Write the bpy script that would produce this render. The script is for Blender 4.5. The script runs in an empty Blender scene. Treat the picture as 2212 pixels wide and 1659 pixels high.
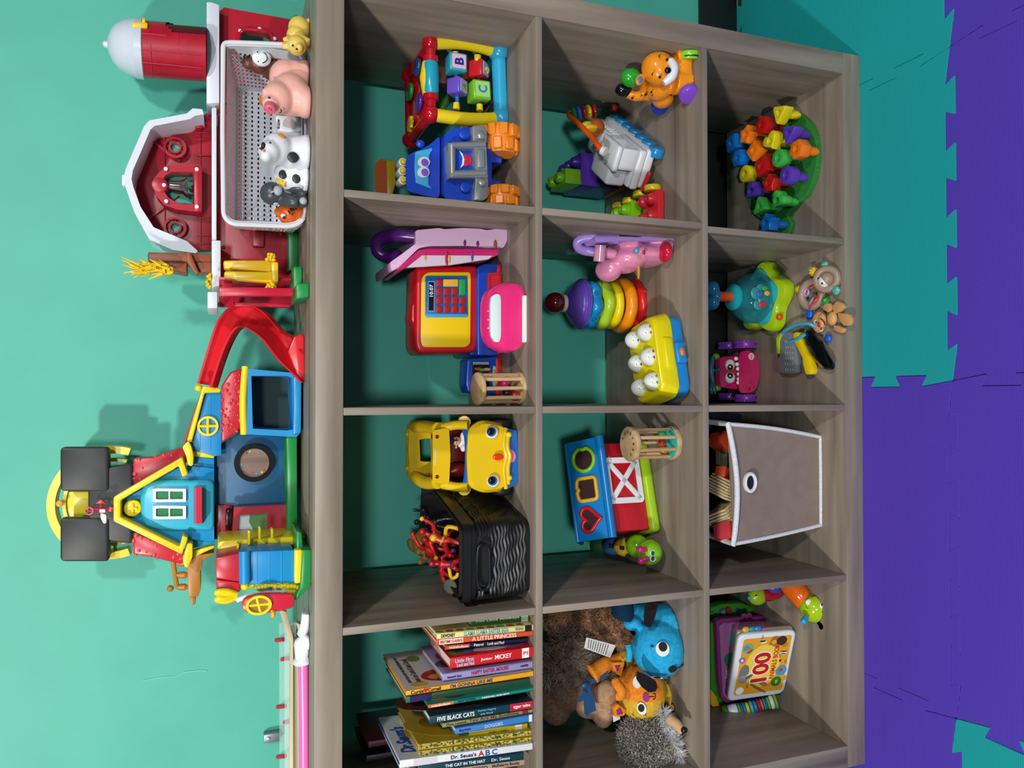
import bpy, bmesh, math, random
from mathutils import Vector as V, Matrix as M, noise
PI=math.pi; R_=math.radians
S=bpy.context.scene; C=S.collection
random.seed(7)
# ---------------------------------------------------------------- camera (solved from the shelf's own grid)
FPX=1660.1; CO=V((0.758,-1.2328,1.2405))
RW=M(((0.99988743,0.01499186,0.0006237),(-0.0142476,0.93556938,0.35285541),(0.00470644,-0.35282458,0.93567765)))
cam=bpy.data.cameras.new('camera'); cam.sensor_width=36; cam.lens=36*FPX/2212; cam.clip_start=.02
co=bpy.data.objects.new('camera',cam); C.objects.link(co); S.camera=co
rt,fw,up=RW.col[0],RW.col[1],RW.col[2]
co.matrix_world=M.Translation(CO)@M((-up,rt,-fw)).transposed().to_4x4()   # the phone was held sideways
def ray(x,y): return RW@V(((829.5-y)/FPX,1,(1106-x)/FPX))
def W(x,y,Y):
    d=ray(x,y); return CO+d*((Y-CO.y)/d.y)
def F(x,y,Z):
    d=ray(x,y); return CO+d*((Z-CO.z)/d.z)
# ---------------------------------------------------------------- light
S.view_settings.view_transform='Standard'; S.view_settings.look='None'; S.view_settings.gamma=1
S.view_settings.use_curve_mapping=False; S.view_settings.exposure=0.38
wd=bpy.data.worlds.new('world'); S.world=wd; wd.use_nodes=True
wb=wd.node_tree.nodes['Background']; wb.inputs[0].default_value=(.80,.9,1,1); wb.inputs[1].default_value=.09
def lamp(name,loc,target,size,power,col=(1,.97,.92)):
    l=bpy.data.lights.new(name,'AREA'); l.shape='DISK'; l.size=size; l.energy=power; l.color=col
    o=bpy.data.objects.new(name,l); C.objects.link(o); o.location=loc
    o.rotation_euler=(V(target)-V(loc)).to_track_quat('-Z','Y').to_euler(); return o
lamp('ceiling_light',(-.75,-2.05,2.45),(.6,0,.9),.16,42)
lamp('ceiling_light',(1.75,-2.25,2.45),(.8,0,.9),.16,24)
lamp('ceiling_light',(.5,-4.9,2.45),(.8,0,.7),.5,60,(.9,.96,1))
# ---------------------------------------------------------------- materials
def lin(h):
    h=h.lstrip('#'); v=[int(h[i:i+2],16)/255 for i in (0,2,4)]
    return tuple(c/12.92 if c<=.04045 else ((c+.055)/1.055)**2.4 for c in v)+(1,)
_m={}
def P(h,rough=.32,metal=0,coat=0,alpha=1,trans=0):
    k=(h,rough,metal,coat,alpha,trans)
    if k in _m: return _m[k]
    m=bpy.data.materials.new('plastic_'+h); m.use_nodes=True; b=m.node_tree.nodes['Principled BSDF']
    b.inputs['Base Color'].default_value=lin(h); b.inputs['Roughness'].default_value=rough; b.inputs['Metallic'].default_value=metal
    b.inputs['Coat Weight'].default_value=coat; b.inputs['Alpha'].default_value=alpha; b.inputs['Transmission Weight'].default_value=trans
    if not trans and alpha==1:     # faint procedural mottling
        nt=m.node_tree; n=nt.nodes.new('ShaderNodeTexNoise'); n.inputs['Scale'].default_value=60
        mr=nt.nodes.new('ShaderNodeMapRange'); mr.inputs[3].default_value=max(.02,rough-.05); mr.inputs[4].default_value=min(1,rough+.05)
        nt.links.new(n.outputs[0],mr.inputs[0]); nt.links.new(mr.outputs[0],b.inputs['Roughness'])
    _m[k]=m; return m
def noisemat(name,c1,c2,scale,rough=.8,stretch=(1,1,1),bump=0,detail=6,lo=.35,hi=.65,c3=None,cracks=0,spec=.5,bdist=.002):
    m=bpy.data.materials.new(name); m.use_nodes=True; nt=m.node_tree; b=nt.nodes['Principled BSDF']; L=nt.links.new
    tc=nt.nodes.new('ShaderNodeTexCoord'); mp=nt.nodes.new('ShaderNodeMapping'); mp.inputs['Scale'].default_value=stretch
    L(tc.outputs['Object'],mp.inputs[0]); n=nt.nodes.new('ShaderNodeTexNoise'); n.inputs['Scale'].default_value=scale; n.inputs['Detail'].default_value=detail
    L(mp.outputs[0],n.inputs['Vector']); r=nt.nodes.new('ShaderNodeValToRGB'); e=r.color_ramp.elements
    e[0].position=lo; e[0].color=lin(c1); e[1].position=hi; e[1].color=lin(c2)
    if c3: x=e.new((lo+hi)/2); x.color=lin(c3)
    L(n.outputs[0],r.inputs[0]); col=r.outputs[0]
    if cracks:
        n2=nt.nodes.new('ShaderNodeTexNoise'); n2.inputs['Scale'].default_value=scale*.32; n2.inputs['Detail'].default_value=3
        m2=nt.nodes.new('ShaderNodeMapping'); m2.inputs['Scale'].default_value=[s*.75 if s<.5 else s*2.2 for s in stretch]; m2.inputs['Location'].default_value=(3.1,1.7,.4)
        L(tc.outputs['Object'],m2.inputs[0]); L(m2.outputs[0],n2.inputs['Vector'])
        r2=nt.nodes.new('ShaderNodeValToRGB'); q=r2.color_ramp.elements; q[0].position=.27; q[0].color=(.12,.10,.09,1); q[1].position=.40; q[1].color=(1,1,1,1)
        L(n2.outputs[0],r2.inputs[0]); mx=nt.nodes.new('ShaderNodeMix'); mx.data_type='RGBA'; mx.blend_type='MULTIPLY'; mx.inputs[0].default_value=cracks
        L(col,mx.inputs[6]); L(r2.outputs[0],mx.inputs[7]); col=mx.outputs[2]
    L(col,b.inputs['Base Color']); b.inputs['Roughness'].default_value=rough; b.inputs['Specular IOR Level'].default_value=spec
    if bump:
        bp=nt.nodes.new('ShaderNodeBump'); bp.inputs['Strength'].default_value=bump; bp.inputs['Distance'].default_value=bdist
        L(n.outputs[0],bp.inputs['Height']); L(bp.outputs[0],b.inputs['Normal'])
    return m
def weave(name,c1,c2,period):
    m=bpy.data.materials.new(name); m.use_nodes=True; nt=m.node_tree; b=nt.nodes['Principled BSDF']; L=nt.links.new
    tc=nt.nodes.new('ShaderNodeTexCoord'); ws=[]
    for ax in 'XY':
        w=nt.nodes.new('ShaderNodeTexWave'); w.bands_direction=ax; w.inputs['Scale'].default_value=.314/period; w.inputs['Distortion'].default_value=.6; w.inputs['Detail Scale'].default_value=40
        L(tc.outputs['Object'],w.inputs[0]); ws.append(w)
    a=nt.nodes.new('ShaderNodeMath'); a.operation='MULTIPLY'; L(ws[0].outputs[1],a.inputs[0]); L(ws[1].outputs[1],a.inputs[1])
    r=nt.nodes.new('ShaderNodeValToRGB'); e=r.color_ramp.elements; e[0].color=lin(c1); e[1].color=lin(c2); e[1].position=.8
    L(a.outputs[0],r.inputs[0]); L(r.outputs[0],b.inputs['Base Color']); b.inputs['Roughness'].default_value=.75
    bp=nt.nodes.new('ShaderNodeBump'); bp.inputs['Strength'].default_value=.7; bp.inputs['Distance'].default_value=.001
    L(a.outputs[0],bp.inputs['Height']); L(bp.outputs[0],b.inputs['Normal']); return m
def furmat(name,c1,c2,scale=90):
    return noisemat(name,c1,c2,scale,.9,(1,1,1),0,2,.35,.65)
# ---------------------------------------------------------------- mesh builder
class B:
    def __init__(s): s.v=[];s.f=[];s.mi=[];s.m=0;s.T=None
    def add(s,vs,fs,T=None):
        o=len(s.v)
        if s.T is not None: vs=[s.T@V(p) for p in vs]
        s.v+= [tuple(p) for p in vs]; s.f+=[[i+o for i in f] for f in fs]; s.mi+=[s.m]*len(fs); return s
    def bm(s,bm,bev=0,seg=2,ang=25):
        if bev:
            bm.normal_update()
            es=[e for e in bm.edges if len(e.link_faces)==2 and e.calc_face_angle(0)>R_(ang)]
            bmesh.ops.bevel(bm,geom=es,offset=bev,segments=seg,affect='EDGES',profile=.5,clamp_overlap=True)
        bm.verts.index_update(); s.add([v.co.copy() for v in bm.verts],[[v.index for v in f.verts] for f in bm.faces]); bm.free(); return s
    def box(s,x0,x1,y0,y1,z0,z1,bev=.002,seg=2,T=None):
        bm=bmesh.new(); bmesh.ops.create_cube(bm,size=1)
        bmesh.ops.scale(bm,vec=(abs(x1-x0),abs(y1-y0),abs(z1-z0)),verts=bm.verts); bmesh.ops.translate(bm,vec=((x0+x1)/2,(y0+y1)/2,(z0+z1)/2),verts=bm.verts)
        bev=min(bev,.49*min(abs(x1-x0),abs(y1-y0),abs(z1-z0)))
        if bev: bmesh.ops.bevel(bm,geom=list(bm.edges),offset=bev,segments=seg,affect='EDGES',profile=.5)
        if T is not None: bm.transform(T)
        return s.bm(bm)
    def prism(s,pts,vec,bev=0,seg=2):
        "closed outline of 3D points pushed along vec"
        bm=bmesh.new(); pts=[V(p) for p in pts]; vec=V(vec)
        a=[bm.verts.new(p) for p in pts]; f=bm.faces.new(a); f.normal_update()
        r=bmesh.ops.extrude_face_region(bm,geom=[f],use_keep_orig=True); nv=[g for g in r['geom'] if isinstance(g,bmesh.types.BMVert)]
        bmesh.ops.translate(bm,vec=vec,verts=nv); bmesh.ops.recalc_face_normals(bm,faces=bm.faces)
        return s.bm(bm,bev,seg,40)
    def ring(s,out,inn,vec):
        "two matching outlines, pushed along vec: a frame"
        n=len(out); vec=V(vec); vs=[V(p) for p in out]+[V(p) for p in inn]+[V(p)+vec for p in out]+[V(p)+vec for p in inn]; fs=[]
        for i in range(n):
            j=(i+1)%n; fs+=[[i,j,n+j,n+i],[2*n+i,3*n+i,3*n+j,2*n+j],[i,2*n+i,2*n+j,j],[n+i,n+j,3*n+j,3*n+i]]
        return s.add(vs,fs)
    def sph(s,c,r,n=20,rot=None):
        r=(r,r,r) if not hasattr(r,'__len__') else r; bm=bmesh.new(); bmesh.ops.create_uvsphere(bm,u_segments=n,v_segments=max(6,n*2//3),radius=1)
        bmesh.ops.scale(bm,vec=r,verts=bm.verts)
        if rot is not None: bm.transform(rot.to_4x4())
        bmesh.ops.translate(bm,vec=c,verts=bm.verts); return s.bm(bm)
    def lathe(s,c,ax,prof,n=28,sx=1,start=None):
        "prof: (radius, height) pairs along ax from c"
        ax=V(ax).normalized(); q=ax.to_track_quat('Z','Y'); c=V(c); vs=[];fs=[]
        for r,h in prof:
            for i in range(n):
                a=2*PI*i/n; vs.append(c+q@V((r*math.cos(a)*sx,r*math.sin(a),h)))
        m=len(prof)
        for k in range(m-1):
            for i in range(n):
                j=(i+1)%n; fs.append([k*n+i,k*n+j,(k+1)*n+j,(k+1)*n+i])
        if prof[0][0]>1e-5: fs.append(list(range(n))[::-1])
        if prof[-1][0]>1e-5: fs.append([(m-1)*n+i for i in range(n)])
        return s.add(vs,fs)
    def cyl(s,p,q,r,r2=None,n=20,bev=0):
        p=V(p);q=V(q);h=(q-p).length; r2=r if r2 is None else r2; b=min(bev,h*.49,.9*min(r,r2))
        pr=[(r,0),(r2,h)] if not b else [(r-b,0),(r-b*.3,b*.3),(r,b),(r2,h-b),(r2-b*.3,h-b*.3),(r2-b,h)]
        return s.lathe(p,q-p,pr,n)
    def tube(s,pts,r,n=10,closed=False,cap=True):
        pts=[V(p) for p in pts]; k=len(pts); rs=r if hasattr(r,'__len__') else [r]*k; vs=[];fs=[]; u=None
        for i,p in enumerate(pts):
            a=pts[(i-1)%k] if (closed or i>0) else p; b=pts[(i+1)%k] if (closed or i<k-1) else p
            t=(b-a).normalized(); u=t.orthogonal().normalized() if u is None else (u-t*u.dot(t)).normalized(); w=t.cross(u)
            vs+=[p+(u*math.cos(2*PI*j/n)+w*math.sin(2*PI*j/n))*rs[i] for j in range(n)]
        for i in range(k if closed else k-1):
            i2=(i+1)%k
            for j in range(n): fs.append([i*n+j,i*n+(j+1)%n,i2*n+(j+1)%n,i2*n+j])
        if cap and not closed: fs+=[list(range(n))[::-1],[(k-1)*n+j for j in range(n)]]
        return s.add(vs,fs)
    def torus(s,c,ax,R,r,n=32,k=12,sx=1,wob=None):
        q=V(ax).normalized().to_track_quat('Z','Y'); c=V(c); vs=[];fs=[]
        for i in range(n):
            a=2*PI*i/n; RR=R+(wob(a) if wob else 0)
            for j in range(k):
                b=2*PI*j/k; vs.append(c+q@V(((RR+r*math.cos(b))*math.cos(a)*sx,(RR+r*math.cos(b))*math.sin(a),r*math.sin(b))))
        for i in range(n):
            for j in range(k): fs.append([i*k+j,((i+1)%n)*k+j,((i+1)%n)*k+(j+1)%k,i*k+(j+1)%k])
        return s.add(vs,fs)
    def loft(s,rings,cap=True,closed=False):
        n=len(rings[0]); fs=[]; vs=[p for r in rings for p in r]; k=len(rings)
        for i in range(k if closed else k-1):
            i2=(i+1)%k
            for j in range(n): fs.append([i*n+j,i*n+(j+1)%n,i2*n+(j+1)%n,i2*n+j])
        if cap and not closed: fs+=[list(range(n))[::-1],[(k-1)*n+j for j in range(n)]]
        return s.add(vs,fs)
    def hairs(s,c,r,n,ln,w=.0012,rot=None,jit=.5,sel=None,droop=0):
        "short tapering strands standing on an ellipsoid"
        c=V(c); r=V((r,r,r)) if not hasattr(r,'__len__') else V(r)
        for i in range(n):
            z=random.uniform(-1,1); a=random.uniform(0,2*PI); q=math.sqrt(1-z*z); d=V((q*math.cos(a),q*math.sin(a),z))
            if sel and not sel(d): continue
            p=V((d.x*r.x,d.y*r.y,d.z*r.z)); nn=V((d.x/r.x,d.y/r.y,d.z/r.z)).normalized()
            t=(nn+V((random.gauss(0,jit),random.gauss(0,jit),random.gauss(0,jit)-droop))).normalized(); e=p+t*ln*random.uniform(.6,1.2)
            if rot is not None: p=rot@p; e=rot@e; t=rot@t
            u=t.orthogonal().normalized()*w; k=t.cross(u)
            s.add([c+p+u,c+p-u*.5+k*.87,c+p-u*.5-k*.87,c+e],[[0,1,3],[1,2,3],[2,0,3]])
        return s
    def obj(s,name,mats,parent=None,smooth=True,ang=38):
        me=bpy.data.meshes.new(name)
        base=parent.matrix_basis.inverted() if parent is not None and not parent.get('_loc') else None
        if parent is not None and parent.parent is not None: base=(parent.parent.matrix_basis@parent.matrix_basis).inverted() if not parent.parent.get('_loc') else None
        top=parent
        while top is not None and top.parent is not None: top=top.parent
        zf=top.get('_z') if top is not None else None     # rest on the surface, never sink into it
        if zf is not None: s.v=[(p[0],p[1],max(p[2],zf)) for p in s.v]
        vs=[tuple(base@V(p)) for p in s.v] if base is not None else s.v
        me.from_pydata(vs,[],s.f); mats=mats if isinstance(mats,(list,tuple)) else [mats]
        for m in mats: me.materials.append(m)
        if len(mats)>1: me.polygons.foreach_set('material_index',s.mi)
        bm=bmesh.new(); bm.from_mesh(me); bmesh.ops.recalc_face_normals(bm,faces=bm.faces); bm.to_mesh(me); bm.free()
        if smooth:
            me.polygons.foreach_set('use_smooth',[True]*len(me.polygons)); me.set_sharp_from_angle(angle=R_(ang))
        me.update(); o=bpy.data.objects.new(name,me); C.objects.link(o)
        if parent is not None: o.parent=parent
        return o
def tag(o,label,cat,group=None):
    o['label']=label; o['category']=cat
    if group: o['group']=group
    return o
LOCALS=[]
def thing(name,label,cat,loc=(0,0,0),rot=(0,0,0),group=None,local=False):
    "an Empty at the thing's base; its parts come in world coordinates, or in its own when local"
    o=bpy.data.objects.new(name,None); C.objects.link(o); o.empty_display_size=.02
    o.matrix_basis=M.LocRotScale(V(loc),__import__('mathutils').Euler(rot),V((1,1,1)))
    LOCALS.append(o)
    if local: o['_loc']=1
    else:
        for zz in (.0445,.3886,.7312,1.1044):
            if abs(loc[2]-zz)<1e-4: o['_z']=zz+.0004
    return tag(o,label,cat,group)
def solo(b,name,mats,label,cat,loc,group=None,**k):
    "a thing that is one mesh, its origin at loc"
    b.v=[tuple(V(p)-V(loc)) for p in b.v]; o=b.obj(name,mats,None,**k); o.location=loc; return tag(o,label,cat,group)
def dup(o,label,loc=None,rot=None):
    r=o.copy(); C.objects.link(r); r['label']=label
    if loc is not None: r.location=loc
    if rot is not None: r.rotation_euler=rot
    def kids(a,b):
        for ch in list(a.children):
            c=ch.copy(); C.objects.link(c); c.parent=b; kids(ch,c)
    kids(o,r); return r
TX=[]
def text(parent,s,c,xd,yd,w,h,mat,name='lettering',bold=.012,ex=.0004,shear=0):
    "raised lettering centred on c, reading along xd, fitted to w by h"
    TX.append((parent,s,V(c),V(xd).normalized(),V(yd).normalized(),w,h,mat,name,bold,ex,shear))
def flush_text():
    tmp=[]
    for a in TX:
        cu=bpy.data.curves.new('lettering','FONT'); cu.body=a[1]; cu.offset=a[9]; cu.extrude=.02; cu.resolution_u=3; cu.shear=a[11]; cu.align_x='CENTER'
        o=bpy.data.objects.new('lettering',cu); C.objects.link(o); tmp.append(o)
    dg=bpy.context.evaluated_depsgraph_get()
    for o,a in zip(tmp,TX):
        me=bpy.data.meshes.new_from_object(o.evaluated_get(dg)); xs=[v.co.x for v in me.vertices]; ys=[v.co.y for v in me.vertices]
        x0,x1,y0,y1=min(xs),max(xs),min(ys),max(ys); xd,yd=a[3],a[4]; n=xd.cross(yd).normalized(); b=B()
        b.add([a[2]+xd*((v.co.x-(x0+x1)/2)/(x1-x0)*a[5])+yd*((v.co.y-(y0+y1)/2)/(y1-y0)*a[6])+n*(v.co.z/.02*a[10]) for v in me.vertices],[list(p.vertices) for p in me.polygons])
        b.obj(a[8],a[7],a[0],smooth=False); bpy.data.objects.remove(o); bpy.data.meshes.remove(me)
# outlines
def rrect(w,h,r,n=5):
    o=[]
    for cx,cy,a0 in ((w/2-r,h/2-r,0),(-w/2+r,h/2-r,90),(-w/2+r,-h/2+r,180),(w/2-r,-h/2+r,270)):
        for i in range(n+1):
            a=R_(a0+90*i/n); o.append((cx+r*math.cos(a),cy+r*math.sin(a)))
    return o
def rnd(p,r,n=4):
    "round the corners of a polygon of 2D or 3D points"
    p=[V(q) for q in p]; o=[]
    for i in range(len(p)):
        a,b,c=p[i-1],p[i],p[(i+1)%len(p)]; d1=(a-b);d2=(c-b); k=min(r,d1.length*.48,d2.length*.48); s=b+d1.normalized()*k; e=b+d2.normalized()*k
        for j in range(n+1):
            t=j/n; o.append((s*(1-t)*(1-t)+b*2*t*(1-t)+e*t*t))
    return o
def ell(rx,ry,n=24,a0=0): return [(rx*math.cos(2*PI*i/n+a0),ry*math.sin(2*PI*i/n+a0)) for i in range(n)]
def star(r,r2,n=5,a0=PI/2): return [((r if i%2==0 else r2)*math.cos(a0+PI*i/n),(r if i%2==0 else r2)*math.sin(a0+PI*i/n)) for i in range(2*n)]
def ngon(r,n,a0=PI/2): return [(r*math.cos(a0+2*PI*i/n),r*math.sin(a0+2*PI*i/n)) for i in range(n)]
def heart(r,n=28):
    o=[]
    for i in range(n):
        t=2*PI*i/n; o.append((r*.98*math.sin(t)**3,r*(.8*math.cos(t)-.32*math.cos(2*t)-.13*math.cos(3*t)-.06*math.cos(4*t))+r*.1))
    return o
def on(c,xd,yd,pts):
    "2D outline onto the plane at c spanned by xd, yd"
    c=V(c); xd=V(xd).normalized(); yd=V(yd).normalized(); return [c+xd*q[0]+yd*q[1] for q in pts]
def PW(pts,Y): return [W(x,y,Y) for x,y in pts]
def spline(pts,n=8):
    pts=[V(p) for p in pts]; o=[]
    for i in range(len(pts)-1):
        p0=pts[max(i-1,0)];p1=pts[i];p2=pts[i+1];p3=pts[min(i+2,len(pts)-1)]
        for j in range(n):
            t=j/n; o.append(.5*((2*p1)+(p2-p0)*t+(2*p0-5*p1+4*p2-p3)*t*t+(3*p1-p0-3*p2+p3)*t**3))
    return o+[pts[-1]]
X_=V((1,0,0)); Y_=V((0,1,0)); Z_=V((0,0,1))
RED,YEL,BLU,GRN,WHT,BLK,ORG,PUR,PNK,LIM=['c3122b','f2d416','1183d2','1f9e50','eceef2','15171a','f28a1e','6a3fb4','f0569a','9ad41c']
# ---------------------------------------------------------------- the room
WY=.42
wallm=noisemat('teal_wall_paint','51b8a2','55bda7',9,.55)
b=B(); b.box(-2.2,3.6,WY,WY+.1,-.012,2.6,0); b.obj('wall_back',wallm)['kind']='structure'
b=B(); b.box(-2.2,3.6,WY-.014,WY,0,.11,.003); b.obj('baseboard_back',P('141616',.5))['kind']='structure'
b=B(); b.box(-2.2,3.6,-6,WY+.1,-.06,-.0125,0); b.obj('floor',noisemat('dark_floorboards','4b3a2c','6a5340',7,.5,(.2,1,1)))['kind']='structure'
b=B(); b.tube([W(308,1470,WY-.0005),W(345,1463,WY-.0005),W(380,1461,WY-.0005),W(398,1452,WY-.0005)],.0011,6); b.tube([W(398,1452,WY-.0005),W(432,1448,WY-.0005),W(447,1449,WY-.0005)],.0014,6)
tag(b.obj('wall_scuff',P('7fd6c4',.6)),'pale raised scuff line on the bare teal wall above the marker tray','scuff')
# puzzle mats
TP=.61; GX=.785; GY=-.21; NT=10; TH=.012
def tooth(L=TP,n=NT,d=.0105):
    "dovetailed zigzag from 0 to L"
    p=L/n; o=[]
    for i in range(n):
        a=i*p
        if i==0: o.append((0,0))
        if i==n-1: break
        s=1 if i%2 else -1
        o+=[(a+p-.004*s*0-.0,0)][:0]
        x=a+p
        o+=[(x+.005,-s*-d if False else s*-1*d*-1),] [:0]
        o+=[(x-.0055*1,s*d),(x+.0055,-s*d)] if i else [(x-.0055,0-d),(x+.0055,d)]
    o.append((L,0)); return o
def seam(L=TP,n=NT,d=.0105):
    p=L/n; pts=[(0,0)]; s=-1
    for i in range(1,n):
        pts+=[(i*p+.006,s*d),(i*p-.006,-s*d)]; s=-s
    return pts+[(L,0)]
SE=seam()
def tile(ix,iy,mat,label):
    x0=GX+ix*TP; y1=GY+iy*TP; y0=y1-TP; g=.0006
    bot=[(x0+t,y0+o) for t,o in SE]; rgt=[(x0+TP+o,y0+t) for t,o in SE]; top=[(x0+t,y1+o) for t,o in SE][::-1]; lft=[(x0+o,y0+t) for t,o in SE][::-1]
    pl=bot[:-1]+rgt[:-1]+top[:-1]+lft[:-1]
    k=len(pl); q=[]
    for i in range(k):   # pull the edge in a hair so the joint shows
        a,c=V(pl[i-1]),V(pl[(i+1)%k]); t=(c-a).normalized(); q.append((pl[i][0]-t.y*g,pl[i][1]+t.x*g))
    q=rnd(q,.0035,3); b=B(); b.prism([(x,y,-TH) for x,y in q],(0,0,TH-.0004),.0012,1)
    solo(b,'foam_mat',mat,label,'play mat',(x0+TP/2,y0+TP/2,-TH),'interlocking foam floor mats')
tm=weave('teal_foam','039aa0','0cc4c8',.0031); pm=weave('purple_foam','4a2cb4','7052dc',.0031)
tile(0,1,tm,'teal puzzle foam mat under the right half of the shelf'); tile(1,1,tm,'teal puzzle foam mat running past the shelf\'s right end')
tile(-1,1,pm,'purple puzzle foam mat under the left half of the shelf'); tile(-2,1,pm,'purple puzzle foam mat at the shelf\'s left end')
tile(0,0,pm,'purple puzzle foam mat in front of the teal mat under the shelf'); tile(1,0,pm,'purple puzzle foam mat in front, farthest to the right')
tile(-1,0,pm,'purple puzzle foam mat in front, between purple mat and teal mat'); tile(-2,0,tm,'teal puzzle foam mat standing alone among purple ones, front left')
# the cube shelf
wx=noisemat('grey_oak_x','75695d','9d9182',26,.45,(.09,1,1),.12,8,.3,.7,'8a7e71',.55)
wz=noisemat('grey_oak_z','75695d','9d9182',26,.45,(1,1,.09),.12,8,.3,.7,'8a7e71',.55)
cw=.335; TS=.0439; TD=.0126; DP=.393
XS=[TS+k*(cw+TD) for k in range(4)]; XR=[x+cw for x in XS]; SW=XR[3]+TS
ZB=.0445; Z3=ZB; Z2=.3886; Z1=.7312; ZTI=1.0609; ZT=1.1044
sh=thing('cube_shelf','grey oak twelve cube shelf filled with toys against the teal wall','shelf',(SW/2,DP/2,0))
def board(n,a,m): bb=B(); bb.box(*a,.0014,2); return bb.obj(n,m,sh)
board('top_panel',(-.002,SW+.002,0,DP,ZTI,ZT),wx); board('bottom_panel',(0,SW,0,DP,0,ZB),wx)
board('side_panel',(0,TS,.0005,DP,ZB,ZTI),wz); board('side_panel',(SW-TS,SW,.0005,DP,ZB,ZTI),wz)
for z in (.3759,.7184): board('shelf_board',(TS,SW-TS,.0005,DP,z,z+.0128),wx)
for k in range(3):
    for r,(z0,z1) in enumerate(((Z3,.3759),(Z2,.7184),(Z1,ZTI))):
        dx=-.006 if (k==2 and r==0) else 0
        board('divider',(XR[k]+dx,XS[k+1]+dx,.001,DP,z0,z1),wz)
# ---------------------------------------------------------------- shared shapes
def mp(x,y,Y): return (W(x,y,Y)-CO).dot(fw)/FPX
def pz(b,pts,Y,d,bev=.0015,r=0,seg=2):
    p=PW(pts,Y); p=rnd(p,r) if r else p; return b.prism(p,(0,d,0),bev,seg)
def dsk(b,x,y,Y,r,d,bev=.001,n=28,r2=None):
    k=mp(x,y,Y); c=W(x,y,Y); return b.cyl(c,c+Y_*d,r*k,(r2 or r)*k,n,bev)
def bal(b,x,y,Y,r,n=18,rot=None):
    k=mp(x,y,Y); return b.sph(W(x,y,Y),tuple(q*k for q in r) if hasattr(r,'__len__') else r*k,n,rot)
def tub(b,pts,r,n=10,closed=False,sm=0):
    p=[W(*q) for q in pts]; return b.tube(spline(p,sm) if sm else p,r,n,closed)
def rngz(b,x,y,Y,ro,ri,d,n=36):
    k=mp(x,y,Y); c=W(x,y,Y); e=lambda r:[c+V((r*k*math.cos(2*PI*i/n),0,r*k*math.sin(2*PI*i/n))) for i in range(n)]
    return b.ring(e(ro),e(ri),(0,d,0))
def frame(b,o,i,Y,d): return b.ring(PW(o,Y),PW(i,Y),(0,d,0))
def blob(root,name,mat,parts,vox=.0025,it=6):
    "one continuous skin over overlapping balls and limbs"
    b=B()
    for p in parts:
        if p[0]=='s': b.sph(p[1],p[2],16,p[3] if len(p)>3 else None)
        else: b.tube(spline(p[1],5) if len(p[1])>2 else p[1],p[2] if not hasattr(p[2],'__len__') or len(p[1])==len(p[2])==2 else [p[2][min(i//5,len(p[2])-1)]*(1-(i%5)/5)+p[2][min(i//5+1,len(p[2])-1)]*(i%5)/5 for i in range((len(p[1])-1)*5+1)],12)
    o=b.obj(name,mat,root); m=o.modifiers.new('skin','REMESH'); m.mode='VOXEL'; m.voxel_size=vox; m.use_smooth_shade=True
    s=o.modifiers.new('smooth','SMOOTH'); s.iterations=it; s.factor=.6; return o
def part(root,name,mat,fn,*a,**k):
    b=B(); fn(b,*a,**k); return b.obj(name,mat,root)
def each(root,name,mat,items,fn):
    "one part for every piece"
    return [part(root,name,mat,(lambda it:lambda b:fn(b,*it))(it)) for it in items]
# ================================================================ on top of the shelf
rb=P('b3142c',.35); rd=P('a01028',.4); wb_=P('dfe6f2',.35); gb=P('1a8f45',.35); yb=P('f0c419',.35); br=P('9c5132',.45); wl=P('cfd9e6',.3)
bn=thing('toy_barn','red toy barn with white gambrel trim, silo and bell, behind the white basket','toy barn',(1.18,.30,ZT))
YB=.335
# lower walls, deck, base
def f(b):
    pz(b,[(470,225),(626,226),(626,628),(470,628)],YB,.03)
    pz(b,[(545,486),(545,532),(571,534),(571,488)],YB-.012,.02,.002,.004)                # battery box
part(bn,'lower_wall',rb,f)
def f(b):
    o=[(474,14),(640,44),(640,222),(474,222)]; i=[(505,90),(520,62),(588,68),(590,120)]
    p=PW(o,YB); q=rnd(PW([(515,150),(515,62),(589,70),(589,152)],YB),.02,4)
    c=sum(q,V())/len(q); import math as m_
    k=48; sq=[]
    def edge(poly,a):
        d=V((m_.cos(a),0,m_.sin(a))); best=None
        for j in range(len(poly)):
            u,w=poly[j]-c,poly[(j+1)%len(poly)]-c; den=d.x*(w.z-u.z)-d.z*(w.x-u.x)
            if abs(den)<1e-12: continue
            t=(u.x*(w.z-u.z)-u.z*(w.x-u.x))/den; s=(u.x*d.z-u.z*d.x)/den
            if t>0 and -1e-6<=s<=1+1e-6 and (best is None or t<best): best=t
        return c+d*(best or .01)
    A=[2*PI*j/k+.01 for j in range(k)]; b.ring([edge(p,a) for a in A],[edge(q,a) for a in A],(0,.025,0))
    b.tube([edge(q,a)-Y_*.002 for a in A],.0045,8,True)
part(bn,'arch_window_wall',rb,f)
each(bn,'screw_cap',wb_,((519,66),(561,62),(593,83)),lambda b,x,y:dsk(b,x,y,YB-.006,4.2,.005))
part(bn,'green_base',gb,lambda b:(pz(b,[(622,228),(646,228),(646,585),(622,585)],.30,.06,.003),pz(b,[(628,38),(640,30),(652,34),(652,110),(630,110)],.33,.03,.003),
   pz(b,[(634,575),(653,575),(653,626),(634,626)],.205,.12,.003),pz(b,[(640,612),(668,611),(668,642),(640,646)],.09,.1,.003)))
def f(b):
    pz(b,[(446,4),(456,4),(474,10),(474,222),(446,224)],.30,.07,.002); pz(b,[(457,232),(468,232),(468,520),(457,520)],.30,.06,.002)
    pz(b,[(457,519),(477,519),(477,617),(457,622)],.25,.09,.002); pz(b,[(448,630),(470,630),(470,666),(448,666)],.12,.11,.002)
part(bn,'deck',wb_,f)
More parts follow.
